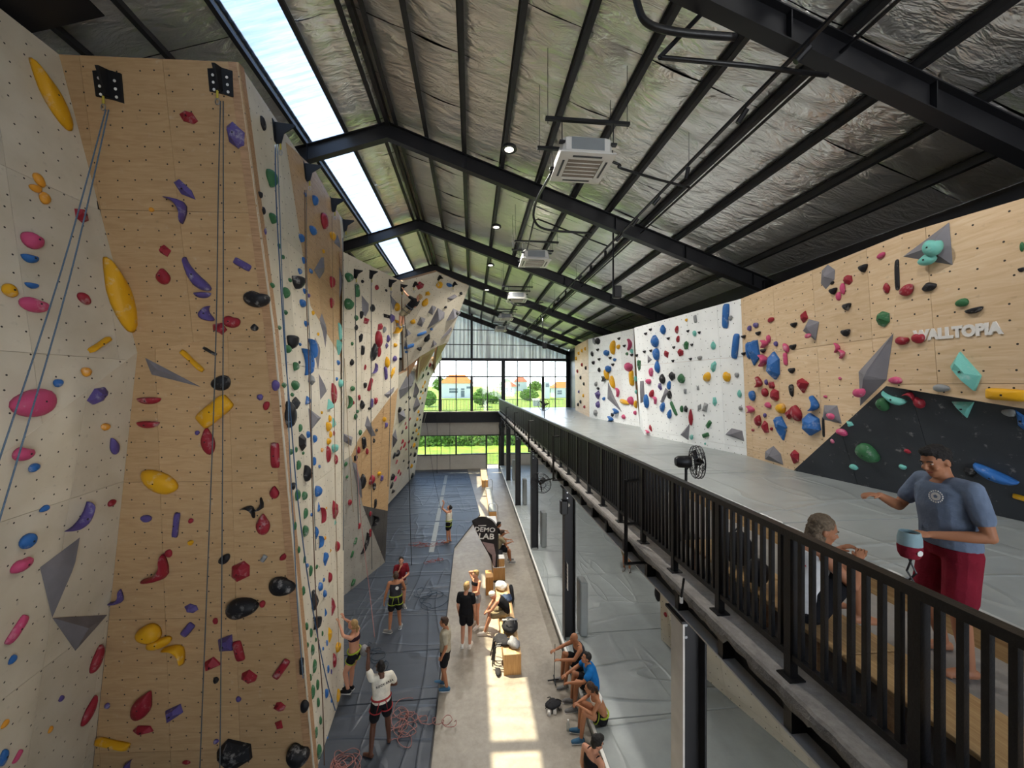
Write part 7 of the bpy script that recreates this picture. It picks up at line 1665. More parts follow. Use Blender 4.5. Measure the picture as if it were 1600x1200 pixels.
t = thing('concrete_tower', 'slim white concrete tower house beside the orange-roofed house', 'tower', out_at(857, 165)); MB().b2((-1.1, 0, 0), (1.1, 2.2, 7.4)).build('wall', 'house_white', t); MB().b2((-.7, -.1, 5.0), (.7, 0, 6.6)).build('window', 'house_glass', t)
def leaf_crown(n, R_, H_, seed, ls=.5, shape=1.):
    rn = random.Random(seed); m_ = MB()
    for i in range(n):
        while True:
            p = V((rn.uniform(-1, 1), rn.uniform(-1, 1), rn.uniform(-1, 1)))
            if .3 < p.length < 1+.15*noise.noise(p*3+V((seed, 0, 0))): break
        k = 1.1-.35*max(0, p.z)*shape; c = V((p.x*R_*k, p.y*R_*k, (p.z*.5+.5)*H_)); a, b = rn.uniform(0, 6.3), rn.uniform(-1, 1); s_ = ls*rn.uniform(.5, 1.2)
        u = V((math.cos(a), math.sin(a), b*.5)).normalized()*s_; v_ = V((-math.sin(a)*b, math.cos(a)*b, 1)).normalized()*s_*.6
        m_.add([c-u, c-v_, c+u, c+v_], [(0, 1, 2, 3)])
    return m_
def tree(label, c, R_, H_, th, seed, n=1400, ls=.45):
    t = thing('tree', label, 'tree', c, 0, 'trees beyond the field')
    props(leaf_crown(n, R_, H_, seed, ls).build('crown', 'foliage', t, fix=False, loc=(0, 0, th)), None, None, None, 'stuff')
    m_ = MB().tube([(0, 0, 0), (.1, 0, th*.6), (-.1, 0, th+H_*.4)], [.25, .2, .1], 7)
    for k in range(3): m_.tube([(0, 0, th*.8), (R_*.4*math.cos(k*2.1), R_*.4*math.sin(k*2.1), th+H_*.5)], [.12, .05], 5)
    m_.build('trunk', 'bark', t)
tree('bushy light green tree just beside the white two-storey house, towards the mezzanine', out_at(753, 118), 2.6, 5.0, .7, 1, 2200, .34)
tree('loose green tree further from the white two-storey house', out_at(771, 135), 2.8, 3.9, .3, 2, 1800, .36)
tree('rounded green tree on the other side of the white two-storey house', out_at(671, 120), 2.2, 4.6, .4, 3, 1600, .36)
tree('wide green tree standing behind the shed', out_at(827, 150), 3.6, 4.4, .3, 4, 1600, .42)
tree('dark green tree behind the low reddish-roofed house', out_at(791, 240), 4.2, 8.0, .6, 5, 1400, .6)
tree('pale green tree behind the slim tower', out_at(855, 200), 3.0, 6.0, .6, 6, 1300, .45)
tree('distant dark tree between the shed and the small house', out_at(838, 250), 4.5, 6.5, .6, 7, 1300, .6)
tree('distant green tree far behind the white two-storey house', out_at(688, 250), 4.5, 9, .6, 8, 1300, .6)
def bush_row(label, x0, x1, y, z, h, seed, n):
    rn = random.Random(seed); m_ = MB()
    for i in range(n):
        c = V((rn.uniform(x0, x1), y+rn.uniform(-1.5, 1.5), z+rn.random()*h*(.6+.5*noise.noise(V((rn.uniform(x0, x1)*.0+i*.01, seed, 0)))))); a = rn.uniform(0, 6.3); s_ = rn.uniform(.12, .35)
        u = V((math.cos(a), math.sin(a), rn.uniform(-.5, .5)))*s_; v_ = V((-math.sin(a)*.3, .3*math.cos(a), .9))*s_*.6; m_.add([c-u, c-v_, c+u, c+v_], [(0, 1, 2, 3)])
    props(m_.build('undergrowth', 'foliage', None, fix=False), label, 'undergrowth', None, 'stuff')
bush_row('rough green undergrowth on the bank outside the low windows', -16, 14, Y1+17, -.4, 1.9, 3, 9000)

# ------------------------------------------------------------------ people
tmp_sc = bpy.data.scenes.new('remesh_bench')
def remesh(mb, voxel, smooth_it=3):
    me = mb.mesh('shape', None); bm = bmesh.new(); bm.from_mesh(me); bmesh.ops.recalc_face_normals(bm, faces=bm.faces); bm.to_mesh(me); bm.free()
    o = bpy.data.objects.new('shape', me); tmp_sc.collection.objects.link(o)
    md = o.modifiers.new('r', 'REMESH'); md.mode = 'VOXEL'; md.voxel_size = voxel; md.use_smooth_shade = True
    if smooth_it: sm_ = o.modifiers.new('s', 'SMOOTH'); sm_.factor = .5; sm_.iterations = smooth_it
    vl = tmp_sc.view_layers[0]; vl.update(); dg = vl.depsgraph; dg.update()
    r = bpy.data.meshes.new_from_object(o.evaluated_get(dg)); bpy.data.objects.remove(o); bpy.data.meshes.remove(me)
    r.polygons.foreach_set('use_smooth', [True]*len(r.polygons)); return r
STAND = dict(pelvis=(0, 0, .95), waist=(0, .005, 1.10), chest=(0, .0, 1.30), neck=(0, -.01, 1.475), head=(0, .02, 1.615), hd=(0, 1, 0),
             shL=(-.18, -.01, 1.42), elL=(-.225, -.03, 1.14), wrL=(-.225, .05, .90), shR=(.18, -.01, 1.42), elR=(.225, -.03, 1.14), wrR=(.225, .05, .90),
             hipL=(-.09, 0, .93), knL=(-.10, .03, .50), anL=(-.10, -.03, .08), hipR=(.09, 0, .93), knR=(.10, .03, .50), anR=(.10, -.03, .08), tL=(-.1, 1, 0), tR=(.1, 1, 0), pnL=(1, 0, 0), pnR=(-1, 0, 0))
def figure(label, loc, rz, pose, skin, hair=None, hstyle='short', top=None, bottom=None, shoes=None, harness=None, s=1., vox=.014, female=False, belly=0., curl=.5, group=None, fleshy=1.):
    J = {k: V(v) for k, v in STAND.items()}
    for k, v in pose.items(): J[k] = V(v)
    t = thing('person', label, 'person', loc, rz, group); t.scale = (s, s, s)
    wsh = .92 if female else 1.
    hipv = (J['hipR']-J['hipL']).normalized(); shv = (J['shR']-J['shL']).normalized()
    def torso(mb, grow=0., a=0., b=1., n=16, neck=True):
        P = [(J['pelvis']+(J['pelvis']-J['waist']).normalized()*.09, .135, .095), (J['pelvis'], .17*(1.02 if female else 1), .118), (J['waist'], (.132 if female else .15)+belly*.3, .105+belly), (J['chest'], .162*wsh, .122+belly*.4),
             (J['chest'].lerp(J['neck'], .55), .165*wsh, .105), (J['chest'].lerp(J['neck'], .82), .10, .08), (J['neck'], .058, .06), (J['neck'].lerp(J['head'], .6), .052, .056)]
        rings = []; k = len(P)
        for i, (c, rx, ry) in enumerate(P):
            f = i/(k-1)
            if f < a-1e-6 or f > b+1e-6: continue
            ax = (P[min(i+1, k-1)][0]-P[max(i-1, 0)][0]).normalized(); lat = hipv.lerp(shv, min(1, f*1.5)); lat = (lat-ax*lat.dot(ax)).normalized(); fw = ax.cross(lat)
            g = grow if f < .8 else grow*.6
            rings.append([c+lat*math.cos(q)*(rx*fleshy+g)+fw*math.sin(q)*(ry*fleshy+g) for q in [2*math.pi*j/n for j in range(n)]])
        # refine between rings
        rr_ = []
        for r0, r1 in zip(rings[:-1], rings[1:]):
            for q in (0, .5): rr_.append([x.lerp(y, q) for x, y in zip(r0, r1)])
        rr_.append(rings[-1]); mb.rings(rr_)
    def limb(mb, pts, n=10):
        ps = []; rs = []
        for (p0, r0), (p1, r1) in zip(pts[:-1], pts[1:]):
            for q in (0, .33, .66): ps.append(p0.lerp(p1, q)); rs.append(r0+(r1-r0)*q)
        ps.append(pts[-1][0]); rs.append(pts[-1][1]); mb.tube(ps, rs, n)
        for p, r in pts: mb.sphere(p, r*.98, n, 6)
    b = MB(); torso(b); hands = MB()
    hd = J['hd'].normalized(); up0 = (J['head']-J['neck']).normalized(); side = hd.cross(up0).normalized(); up = side.cross(hd).normalized(); rot = M((side, hd, up)).transposed(); H0 = J['head']
    hp = lambda x, y, z: H0+rot @ V((x, y, z))
    b.sphere(hp(0, -.005, .02), (.073, .092, .098), 16, 12, rot); b.sphere(hp(0, .025, -.05), (.055, .066, .068), 12, 8, rot); b.sphere(hp(0, .062, -.09), (.026, .024, .02), 8, 6, rot)
    b.tube([hp(0, .088, .012), hp(0, .108, -.024), hp(0, .088, -.036)], [.010, .015, .010], 6)
    b.sphere(hp(0, .072, .028), (.052, .022, .014), 10, 6, rot)
    for sx in (-1, 1): b.sphere(hp(sx*.076, -.008, -.012), (.012, .022, .032), 8, 6, rot); b.sphere(hp(sx*.038, .062, -.03), (.026, .026, .022), 8, 6, rot)
    b.tube([J['neck'], H0+rot @ V((0, -.02, -.05))], [.056, .052], 10)
    for sd in 'LR':
        sgn = -1 if sd == 'L' else 1; k = .88 if female else 1.
        sh, el, wr, hi, kn, an = (J[q+sd] for q in ('sh', 'el', 'wr', 'hip', 'kn', 'an'))
        limb(b, [(J['chest'].lerp(J['neck'], .6).lerp(sh, .4), .07*k), (sh, .058*k), (sh.lerp(el, .5), .05*k), (el, .041*k), (el.lerp(wr, .3), .043*k), (wr, .028*k)])
        limb(b, [(hi, .095), (hi.lerp(kn, .5), .082), (kn, .057), (kn.lerp(an, .3), .057), (an, .037)], 12)
        d = V(J['t'+sd]).normalized(); foot0 = an-V((0, 0, .035))
        ps = [foot0-d*.055+V((0, 0, -.005)), foot0, foot0+d*.09-V((0, 0, .008)), foot0+d*.17-V((0, 0, .016))]
        b.tube(ps, [.034, .042, .036, .024], 10)
        fs_ = d.cross(V((0, 0, 1))).normalized()
        for q in range(5): b.sphere(foot0+d*(.185-.012*abs(q-1 if sgn > 0 else q-3))-V((0, 0, .022))+fs_*(q-2)*.017*1., .013, 6, 5)
        # hand: palm, four unequal bent fingers, thumb from the side of the palm
        hdv = (J['hand'+sd] if 'hand'+sd in J else (wr-el)).normalized(); pn = V(J['pn'+sd]); pn = (pn-hdv*pn.dot(hdv)).normalized(); sv = hdv.cross(pn)*(-1 if sd == 'L' else 1)
        pr_ = M((sv, hdv, pn)).transposed(); b.sphere(wr+hdv*.052, (.040*k, .052, .018), 10, 8, pr_)
        for q, (off, L_) in enumerate(((.029, .068), (.010, .078), (-.010, .072), (-.028, .056))):
            p0 = wr+hdv*.088+sv*off; d1 = (hdv+pn*curl*.5).normalized(); d2 = (hdv+pn*curl*1.6).normalized(); d3 = (hdv*.5+pn*curl*2.4).normalized()
            hands.tube([p0-hdv*.03, p0, p0+d1*L_*.45, p0+d1*L_*.45+d2*L_*.32, p0+d1*L_*.45+d2*L_*.32+d3*L_*.23], [.0095, .0095, .009, .008, .0065], 6)
        tb = wr+hdv*.03+sv*.030; hands.tube([tb-sv*.012, tb+sv*.018+hdv*.028+pn*.008, tb+sv*.024+hdv*.058+pn*.022], [.012, .0105, .008], 6)
    fine = vox < .009
    if fine: b.add(hands.v, hands.f)
    me = remesh(b, vox, 4 if not fine else 3)
    if not fine:
        bm = bmesh.new(); bm.from_mesh(me); hm = hands.mesh('h', None, True); bm.from_mesh(hm); bm.to_mesh(me); bm.free(); bpy.data.meshes.remove(hm); me.polygons.foreach_set('use_smooth', [True]*len(me.polygons))
    me.materials.clear(); me.materials.append(MATS[skin]); link('body', me, t)
    cv = max(vox, .009)
    def add(mb, name, m, vx=None, it=3):
        q = remesh(mb, vx or cv, it); q.materials.clear(); q.materials.append(MATS[m]); return link(name, q, t)
    for sx in (-1, 1):
        e_ = MB().sphere(hp(sx*.031, .0735, .006), (.012, .0095, .0065), 8, 6, rot).build('eye', 'eye_white', t, smooth=True); MB().sphere(hp(sx*.031, .0795, .006), (.0058, .005, .0058), 6, 5, rot).build('pupil', 'eye_dark', e_)
        MB().tube([hp(sx*.014, .088, .026), hp(sx*.032, .090, .031), hp(sx*.05, .078, .026)], .005, 5).build('eyebrow', hair if hair else 'hair_brown', t)
    MB().tube([hp(-.024, .080, -.062), hp(0, .090, -.060), hp(.024, .080, -.062)], [.003, .0065, .003], 6).build('mouth', 'lip', t)
    if hair:
        h = MB(); h.sphere(hp(0, -.022, .042), (.083, .096, .092), 14, 10, rot)
        if hstyle in ('short', 'quiff'): h.sphere(hp(0, .035, .095), (.06, .055, .035 if hstyle == 'short' else .05), 10, 7, rot); h.sphere(hp(0, -.055, -.02), (.065, .05, .06), 10, 7, rot)
        if hstyle == 'top': h.sphere(hp(0, .01, .12), (.06, .07, .06), 10, 7, rot)
        if hstyle in ('pony', 'long', 'bob'):
            h.sphere(hp(0, -.05, -.01), (.078, .07, .09), 12, 8, rot)
            if hstyle == 'pony': h.tube([hp(0, -.10, .03), hp(0, -.15, .0), hp(0, -.15, -.12), hp(0, -.12, -.24)], [.03, .035, .035, .012], 8)
            if hstyle == 'long': h.tube([hp(0, -.07, .0), hp(0, -.10, -.12), hp(0, -.09, -.28)], [.07, .065, .03], 10)
            if hstyle == 'bob': h.sphere(hp(0, -.04, -.06), (.085, .075, .07), 12, 8, rot)
        hm = remesh(h, cv*.8, 2); hm.materials.append(MATS[hair])
        for v_ in hm.vertices: v_.co += v_.normal*(.006*noise.noise(v_.co*38)+.004*noise.noise(v_.co*90))
        link('hair', hm, t)
    if top:
        k, m = top[0], top[1]; c = MB()
        if k in ('tee', 'loose'):
            g = .022 if k == 'tee' else .032; torso(c, g, .10, .80)
            for sd in 'LR':
                sh, el = J['sh'+sd], J['el'+sd]; e = sh.lerp(el, .62); limb(c, [(J['chest'].lerp(J['neck'], .6).lerp(sh, .4), .083), (sh, .071), (e, .067)], 12)
            low = J['pelvis']; lat = hipv
            o = add(c, 'shirt', m)
        elif k == 'tank':
            torso(c, .018, .10, .59)
            for sd in 'LR': c.tube([J['chest'].lerp(J['sh'+sd], .35)+V((0, 0, .02)), J['neck'].lerp(J['sh'+sd], .55)+V((0, 0, .0)), J['chest'].lerp(J['sh'+sd], .5)], .055, 8)
            o = add(c, 'tank_top', m)
        elif k == 'crop':
            torso(c, .014, .40, .58)
            for sd in 'LR': c.tube([J['chest'].lerp(J['sh'+sd], .5), J['neck'].lerp(J['sh'+sd], .5), J['chest'].lerp(J['sh'+sd], .55)+V((0, -.05, 0))], .02, 6)
            o = add(c, 'crop_top', m)
    if bottom:
        k, m = bottom; c = MB(); torso(c, .022, 0, .2); f = {'shorts': .62, 'brief': .28, 'long_shorts': .82, 'trousers': 1.}[k]
        for sd in 'LR':
            hi, kn = J['hip'+sd], J['kn'+sd]; r1 = .105 if k != 'brief' else .1; limb(c, [(hi, .115), (hi.lerp(kn, f*.6), .106), (hi.lerp(kn, f), r1 if f < .7 else .103)], 12)
            if k == 'trousers': limb(c, [(kn, .085), (kn.lerp(J['an'+sd], .9), .065)], 10)
        add(c, 'shorts' if k != 'trousers' else 'trousers', m)
    if shoes:
        for sd in 'LR':
            c = MB(); an = J['an'+sd]; d = V(J['t'+sd]).normalized(); f0 = an-V((0, 0, .03)); c.tube([f0-d*.075, f0-d*.03, f0+d*.07-V((0, 0, .005)), f0+d*.17-V((0, 0, .012)), f0+d*.215-V((0, 0, .018))], [.036, .05, .05, .042, .026], 10); c.tube([an-V((0, 0, .03)), an+V((0, 0, .03))], [.05, .048], 10)
            so = add(c, 'shoe', shoes); MB().box(f0+d*.07-V((0, 0, .042)), (.085, .27, .018), V((0, 1, 0)).rotation_difference(V((d.x, d.y, 0)).normalized()).to_matrix()).build('sole', 'plain_white', so)
    if harness:
        c = MB(); lat = hipv; ax = (J['waist']-J['pelvis']).normalized(); fw = ax.cross(lat).normalized(); w0 = J['pelvis'].lerp(J['waist'], .55)
        c.tube([w0+lat*math.cos(a)*.185+fw*math.sin(a)*.142 for a in [2*math.pi*q/18 for q in range(19)]], .018, 6, False)
        for sd in 'LR':
            p = J['hip'+sd].lerp(J['kn'+sd], .32); dd = (J['kn'+sd]-J['hip'+sd]).normalized(); u1 = dd.orthogonal().normalized(); u2 = dd.cross(u1)
            c.tube([p+u1*math.cos(a)*.118+u2*math.sin(a)*.118 for a in [2*math.pi*q/14 for q in range(15)]], .012, 6, False)
            c.tube([w0+fw*-.14+lat*(.06 if sd == 'R' else -.06), p-fw*.1], .010, 5)
        c.build('harness', harness, t, smooth=True)
    return t, J, hp
SIT = dict(pelvis=(0, 0, .11), waist=(0, -.0, .26), chest=(0, .07, .45), neck=(0, .13, .60), head=(0, .19, .73), hd=(0, 1, -.1), shL=(-.18, .10, .55), shR=(.18, .10, .55), elL=(-.25, .28, .38), elR=(.25, .28, .38), wrL=(-.15, .50, .38), wrR=(.15, .50, .38),
           hipL=(-.09, .02, .11), hipR=(.09, .02, .11), knL=(-.13, .40, .30), knR=(.13, .40, .30), anL=(-.12, .46, -.27), anR=(.12, .46, -.27), pnL=(0, 0, -1), pnR=(0, 0, -1))
def P(base, **kw): d = dict(base); d.update(kw); return d
# the person standing on the mezzanine
t, J, hp = figure('person in a grey-blue tee and maroon shorts standing barefoot on the mezzanine', (3.77, 2.72, 5.1), R(80),
    P({}, chest=(0, .03, 1.30), neck=(0, .05, 1.475), head=(.005, .10, 1.60), hd=(-.12, .9, -.30), shL=(-.19, .03, 1.42), elL=(-.28, .0, 1.10), wrL=(-.12, .25, 1.06), handL=(.25, .9, -.05), pnL=(.4, 0, -1),
      shR=(.19, .03, 1.42), elR=(.26, .16, 1.17), wrR=(.20, .36, 1.27), handR=(.0, 1, .1), pnR=(0, 0, -1), hipL=(-.095, 0, .92), knL=(-.13, .06, .49), anL=(-.165, .03, .08), hipR=(.095, 0, .92), knR=(.15, .03, .49), anR=(.17, -.11, .08), tL=(.05, 1, 0), tR=(.15, 1, 0)),
    'skin_tan', 'hair_dark', 'short', ('loose', 'tee_blue'), ('long_shorts', 'shorts_maroon'), None, None, 1.0, .0075, False, .02, .7)
MB().lathe([(0, 0), (.031, 0), (.031, .004), (0, .004)], (-.085, .185, 1.345), 18, (-.25, 1, .12)).build('shirt_emblem', 'sign_white', t)
for k in range(18):
    q = 2*math.pi*k/18; ax = V((-.25, 1, .12)).normalized(); u1 = ax.orthogonal().normalized(); u2 = ax.cross(u1)
    MB().box(V((-.085, .185, 1.345))+ax*.001+(u1*math.cos(q)+u2*math.sin(q))*.043, (.008, .004, .010)).build('emblem_letter', 'sign_white', t)
MB().lathe([(0, .004), (.014, .004), (.014, .006), (0, .006)], (-.085, .185, 1.345), 5, (-.25, 1, .12)).build('emblem_mark', 'tee_blue', t)
M3 = M.Rotation(R(80), 3, 'Z'); bagp = V((3.77, 2.72, 5.1))+M3 @ V((-.12, .405, 1.0))
t = thing('chalk_bag', 'pale teal and maroon chalk bag with white dot in the hand over the railing', 'chalk bag', bagp, R(80))
m_ = MB(); pr_ = [(.062, -.10), (.075, -.06), (.072, 0)]
m_.lathe([(0, -.115), (.055, -.115), (.068, -.09), (.074, -.04), (.073, -.02)], (0, 0, 0), 16).build('base_fabric', 'shorts_maroon', t, smooth=True, sharp=50)
MB().lathe([(.073, -.02), (.072, .03), (.062, .08), (.058, .08), (.066, .03), (.06, -.02)], (0, 0, 0), 16).build('top_fabric', 'chalk_bag_teal', t, smooth=True, sharp=50)
MB().lathe([(0, 0), (.022, 0), (.022, .004), (0, .004)], (-.07, -.01, -.06), 12, (-1, -.1, -.05)).build('white_dot', 'plain_white', t)
MB().tube([(-.02, 0, -.11), (.0, .02, -.22), (-.03, -.03, -.34)], .007, 5).tube([(.02, 0, -.11), (-.02, -.03, -.23), (.04, .02, -.36)], .007, 5).build('strap', 'black_plastic', t)
# the person sitting on the bench behind the railing
t, J, hp = figure('person in a white tank top sitting on the mezzanine bench with knees up', (2.78, 2.98, 5.385), R(-92),
    P(SIT, pelvis=(0, -.06, .11), waist=(0, -.07, .26), chest=(0, .0, .45), neck=(0, .06, .595), head=(.02, .12, .72), hd=(.35, .85, -.25), shL=(-.17, .02, .54), shR=(.17, .02, .54), hipL=(-.09, -.04, .11), hipR=(.09, -.04, .11), knL=(-.15, .26, .44), knR=(.12, .28, .47), anL=(-.13, .30, .06), anR=(.10, .36, .06),
      elL=(-.24, .16, .36), elR=(.24, .17, .36), wrL=(-.10, .34, .50), wrR=(.10, .36, .50), tL=(0, 1, -.1), tR=(.1, 1, -.1)), 'skin_tan', 'hair_grey', 'bob', ('tank', 'white_tank'), ('shorts', 'black_cloth'), None, None, 1.0, .009, True, 0, .6)
MB().tube([(-.10, -.105, .46), (-.07, -.02, .575), (-.08, .08, .55)], .010, 5).tube([(.10, -.105, .46), (.07, -.02, .575), (.08, .08, .55)], .010, 5).build('red_strap', 'red_strap', t)
# the floor
t, J, hp = figure('person in a cream tee belaying with one arm raised, beside the pink rope heap', (-1.80, 8.05, .05), R(22),
    P({}, head=(-.02, .01, 1.615), hd=(-.3, .8, .5), elL=(-.25, .06, 1.64), wrL=(-.23, .12, 1.89), handL=(0, .1, 1), pnL=(0, -1, 0), elR=(.29, .04, 1.16), wrR=(.10, .27, 1.06), shL=(-.185, .0, 1.45), anL=(-.22, -.12, .08), knL=(-.16, .0, .5), anR=(.16, .06, .08), knR=(.13, .06, .5), tL=(-.7, .7, 0), tR=(.1, 1, 0)),
    'skin_dark', 'hair_dark', 'top', ('tee', 'cream_tee'), ('shorts', 'black_cloth'), None, 'harness_red', 1.0, .012)
text(t, 'ROCK AREA', .062, 'black_cloth', (.04, -.145, 1.36), (1, .05, .12), (0, 0, 1))
t, J, hp = figure('blonde person in a dark crop top gripping the tower flank just above the mat', (-2.72, 9.42, .16), R(80),
    P({}, head=(0, .04, 1.63), hd=(0, .9, .35), elL=(-.26, .14, 1.52), wrL=(-.16, .28, 1.72), handL=(.1, .4, 1), pnL=(0, 1, 0), elR=(.24, .16, 1.50), wrR=(.10, .30, 1.70), handR=(0, .4, 1), pnR=(0, 1, 0), knL=(-.13, .16, .56), anL=(-.10, .10, .14), knR=(.10, .10, .50), anR=(.08, .12, .08), tL=(0, 1, -.1), tR=(0, 1, -.1)),
    'skin_light', 'hair_blonde', 'pony', ('crop', 'dark_maroon'), ('brief', 'black_cloth'), 'black_cloth', 'harness_green', .97, .012, True)
lump('grey chalk bag hanging at the back of the blonde climber', 'chalk_bag', 'chalk bag', (-2.50, 9.42, 1.0), (.09, .11, .13), 'grey_fabric', 51, .15)
t, J, hp = figure('person in a charcoal sleeveless top and green harness standing with back turned', (-2.25, 11.9, .05), R(12),
    P({}, hd=(-.2, .8, .6), head=(0, -.01, 1.615), elL=(-.27, -.03, 1.14), wrL=(-.32, .03, .88), elR=(.27, .05, 1.15), wrR=(.18, .25, 1.05), anL=(-.17, -.1, .08), knL=(-.14, 0, .5), anR=(.13, .03, .08), tL=(-.8, .5, 0), tR=(.2, 1, 0)),
    'skin_tan', 'hair_brown', 'short', ('tank', 'charcoal'), ('shorts', 'black_cloth'), 'shoe_grey', 'harness_green', 1.0, .014)
MB().lathe([(.025, 0), (.05, 0), (.05, .004), (.025, .004)], (.04, -.140, 1.30), 16, (0, -1, .1)).build('shirt_print', 'sign_white', t)
figure('dark-haired person in a maroon tee with a hand at the chin, facing the photographer', (-2.30, 13.1, .05), R(200),
    P({}, hd=(.2, 1, .1), elR=(.25, .1, 1.15), wrR=(.10, .22, 1.38), handR=(-.3, 0, 1), elL=(-.23, .1, 1.14), wrL=(-.05, .26, 1.12)), 'skin_light', 'hair_dark', 'long', ('tee', 'maroon'), ('shorts', 'grey_shorts'), 'shoe_grey', 'harness_grey', .95, .014, True)
figure('person in a pale tank top alone on the far mat, one arm raised', (-1.05, 18.3, .05), R(70),
    P({}, head=(0, -.03, 1.61), hd=(0, .6, .7), shL=(-.18, .03, 1.45), elL=(-.22, .24, 1.62), wrL=(-.2, .15, 1.88), handL=(0, .6, .8), wrR=(.22, .05, .9), anL=(-.10, .03, .08)), 'skin_light', 'hair_dark', 'short', ('tank', 'cream_tee'), ('shorts', 'black_cloth'), None, 'harness_green', 1.0, .014)
figure('person in an olive-grey tee and dark shorts standing at the mat edge in profile', (-.63, 9.56, 0), R(82),
    P({}, hd=(0, 1, .05), head=(0, .04, 1.615), elL=(-.22, -.06, 1.14), wrL=(-.20, .05, .90), anL=(-.1, -.06, .08), anR=(.11, .1, .08)), 'skin_tan', 'hair_brown', 'short', ('tee', 'olive_grey'), ('shorts', 'black_cloth'), 'shoe_blue', None, .98, .012)
figure('fair-haired person in a black tee and black shorts standing with back turned on the concrete', (-.15, 11.0, 0), R(-12),
    P({}, hd=(.3, 1, 0), head=(.01, .03, 1.62)), 'skin_light', 'hair_blonde', 'short', ('loose', 'black_cloth'), ('shorts', 'black_cloth'), 'shoe_white', None, 1.03, .012)
figure('person in a black bikini top and grey shorts, a hand behind the head', (.13, 11.95, 0), R(128),
    P({}, hd=(.2, 1, .1), elR=(.30, .02, 1.58), wrR=(.12, -.02, 1.64), handR=(-1, .1, .1), elL=(-.22, .1, 1.16), wrL=(-.02, .22, 1.10), shR=(.18, 0, 1.44), anL=(-.14, .04, .08), anR=(.10, -.06, .08)), 'skin_light', 'hair_blonde', 'short', ('crop', 'black_cloth'), ('brief', 'grey_shorts'), 'shoe_white', None, .97, .012, True)
t, J, hp = figure('person in a pale cap and khaki shorts bent forward on the sunlit bench', (1.0, 11.5, .53), R(84),
    P(SIT, chest=(0, .16, .42), neck=(0, .28, .52), head=(0, .38, .58), hd=(0, .7, -.7), shL=(-.18, .24, .48), shR=(.18, .24, .48), elL=(-.22, .42, .25), wrL=(-.08, .55, .12), elR=(.22, .42, .25), wrR=(.08, .55, .12), knL=(-.14, .44, .06), knR=(.14, .44, .08), anL=(-.12, .62, -.44), anR=(.12, .60, -.44), hipL=(-.09, .02, .10), hipR=(.09, .02, .10)),
    'skin_light', None, 'short', ('tank', 'black_cloth'), ('long_shorts', 'khaki'), 'shoe_white', None, 1.0, .013)
m_ = MB().sphere(hp(0, -.012, .05), (.088, .105, .085), 14, 9); m_.build('cap', 'cream_tee', t, smooth=True)
figure('dark-haired person in black on the white-topped bench, half hidden by the banner', (1.0, 17.0, .51), R(-80), P(SIT, anL=(-.12, .5, -.42), anR=(.12, .5, -.42), knL=(-.14, .44, .06), knR=(.14, .44, .06)), 'skin_tan', 'hair_dark', 'short', ('tee', 'black_cloth'), ('shorts', 'black_cloth'), 'shoe_grey', None, 1.0, .018)
figure('person in a dark olive tee sitting on the white-topped bench beside the banner', (1.08, 16.0, .51), R(-80), P(SIT, chest=(0, .12, .44), anL=(-.12, .5, -.42), anR=(.12, .5, -.42), knL=(-.14, .44, .06), knR=(.14, .44, .06)), 'skin_tan', 'hair_brown', 'short', ('tee', 'khaki'), ('shorts', 'black_cloth'), 'shoe_grey', None, 1.0, .018)
figure('bald person in a black tank top sitting on the mat edge', (2.70, 9.42, .35), R(96), P(SIT, wrL=(-.12, .58, .34), wrR=(.14, .62, .42), elR=(.26, .32, .42), hd=(0, 1, 0)), 'skin_tan', None, 'short', ('tank', 'charcoal'), ('shorts', 'black_cloth'), 'shoe_grey', None, 1.02, .011)
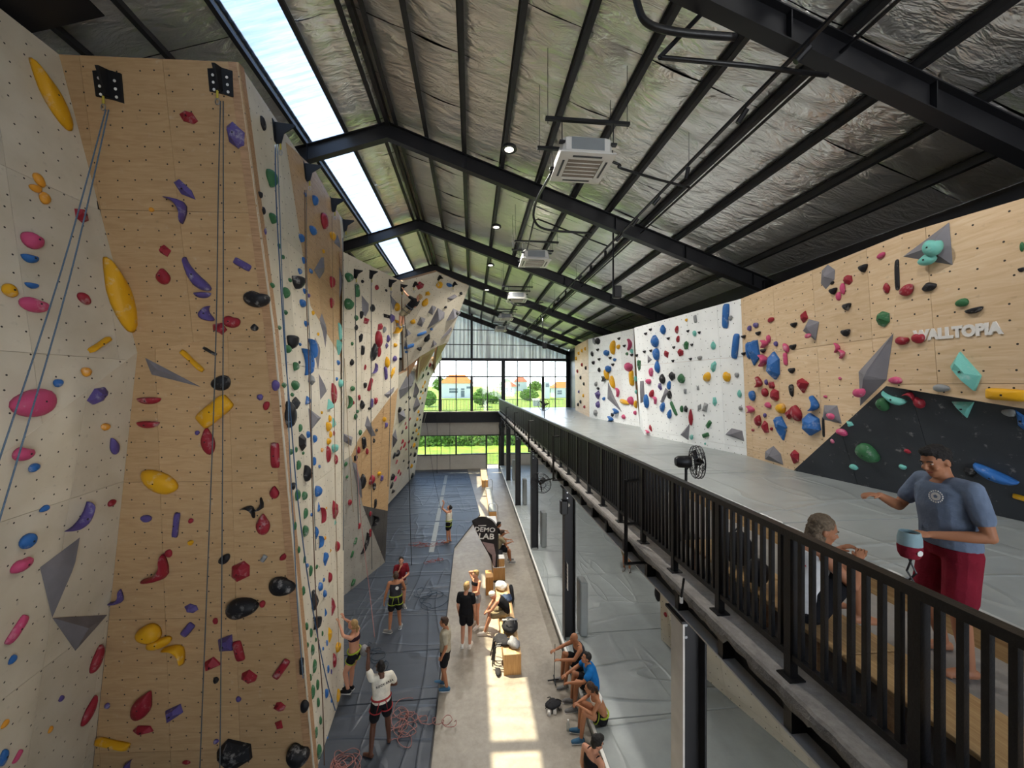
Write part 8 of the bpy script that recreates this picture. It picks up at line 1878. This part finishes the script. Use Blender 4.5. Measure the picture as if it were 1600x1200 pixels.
figure('person in a bright blue tee sitting on the mat edge', (2.76, 8.68, .35), R(88), P(SIT, hd=(-.1, .9, .4), head=(0, .16, .73), wrL=(-.12, .56, .28), wrR=(.12, .58, .30)), 'skin_tan', 'hair_dark', 'short', ('tee', 'royal_blue'), ('shorts', 'black_cloth'), 'shoe_grey', None, 1.02, .011)
figure('dark-haired person in a white crop top sitting on the mat edge', (2.68, 7.86, .35), R(84), P(SIT, hd=(.1, 1, -.1), wrL=(-.05, .48, .36), wrR=(.05, .50, .36), elL=(-.24, .24, .34), elR=(.24, .26, .34), chest=(0, .10, .45), neck=(0, .18, .59), head=(0, .26, .71)), 'skin_tan', 'hair_brown', 'pony', ('crop', 'cloth_white'), ('brief', 'black_cloth'), 'shoe_blue', 'harness_green', .97, .011, True)
figure('dark-haired person in a black tank top standing nearest, seen from above', (1.93, 6.05, 0), R(-62), P({}, hd=(.3, 1, -.35), head=(.02, .06, 1.60), neck=(0, .02, 1.47)), 'skin_light', 'hair_dark', 'quiff', ('tank', 'black_cloth'), ('shorts', 'black_cloth'), 'shoe_grey', None, 1.0, .010)
figure('person in khaki shorts in the shade under the mezzanine, mostly hidden by the slab', (5.8, 14.15, .35), R(150), {}, 'skin_tan', 'hair_brown', 'short', ('tee', 'olive_grey'), ('shorts', 'khaki'), 'shoe_grey', None, 1.0, .018)
# the climber high in the corner, leaning back from the wall
figure('climber in a black tee leaning back high in the corner beneath the anchors', (-2.42, 15.62, 9.55), R(70),
    P({}, pelvis=(0, .05, .78), waist=(0, -.05, .90), chest=(0, -.20, 1.02), neck=(0, -.33, 1.12), head=(0, -.42, 1.20), hd=(-.1, .75, .6), shL=(-.18, -.27, 1.08), shR=(.18, -.27, 1.08), elL=(-.2, -.02, 1.25), wrL=(-.12, .18, 1.46), handL=(0, .4, 1), pnL=(0, 1, 0), elR=(.24, -.1, .88), wrR=(.14, .12, .92),
      hipL=(-.09, .07, .76), hipR=(.09, .07, .76), knL=(-.16, .30, .50), knR=(.15, .34, .58), anL=(-.14, .34, .08), anR=(.12, .36, .16), tL=(0, .5, .6), tR=(0, .5, .6)), 'skin_light', 'hair_blonde', 'short', ('tee', 'black_cloth'), ('long_shorts', 'khaki'), 'shoe_grey', 'harness_grey', 1.0, .014)
bpy.data.scenes.remove(tmp_sc)
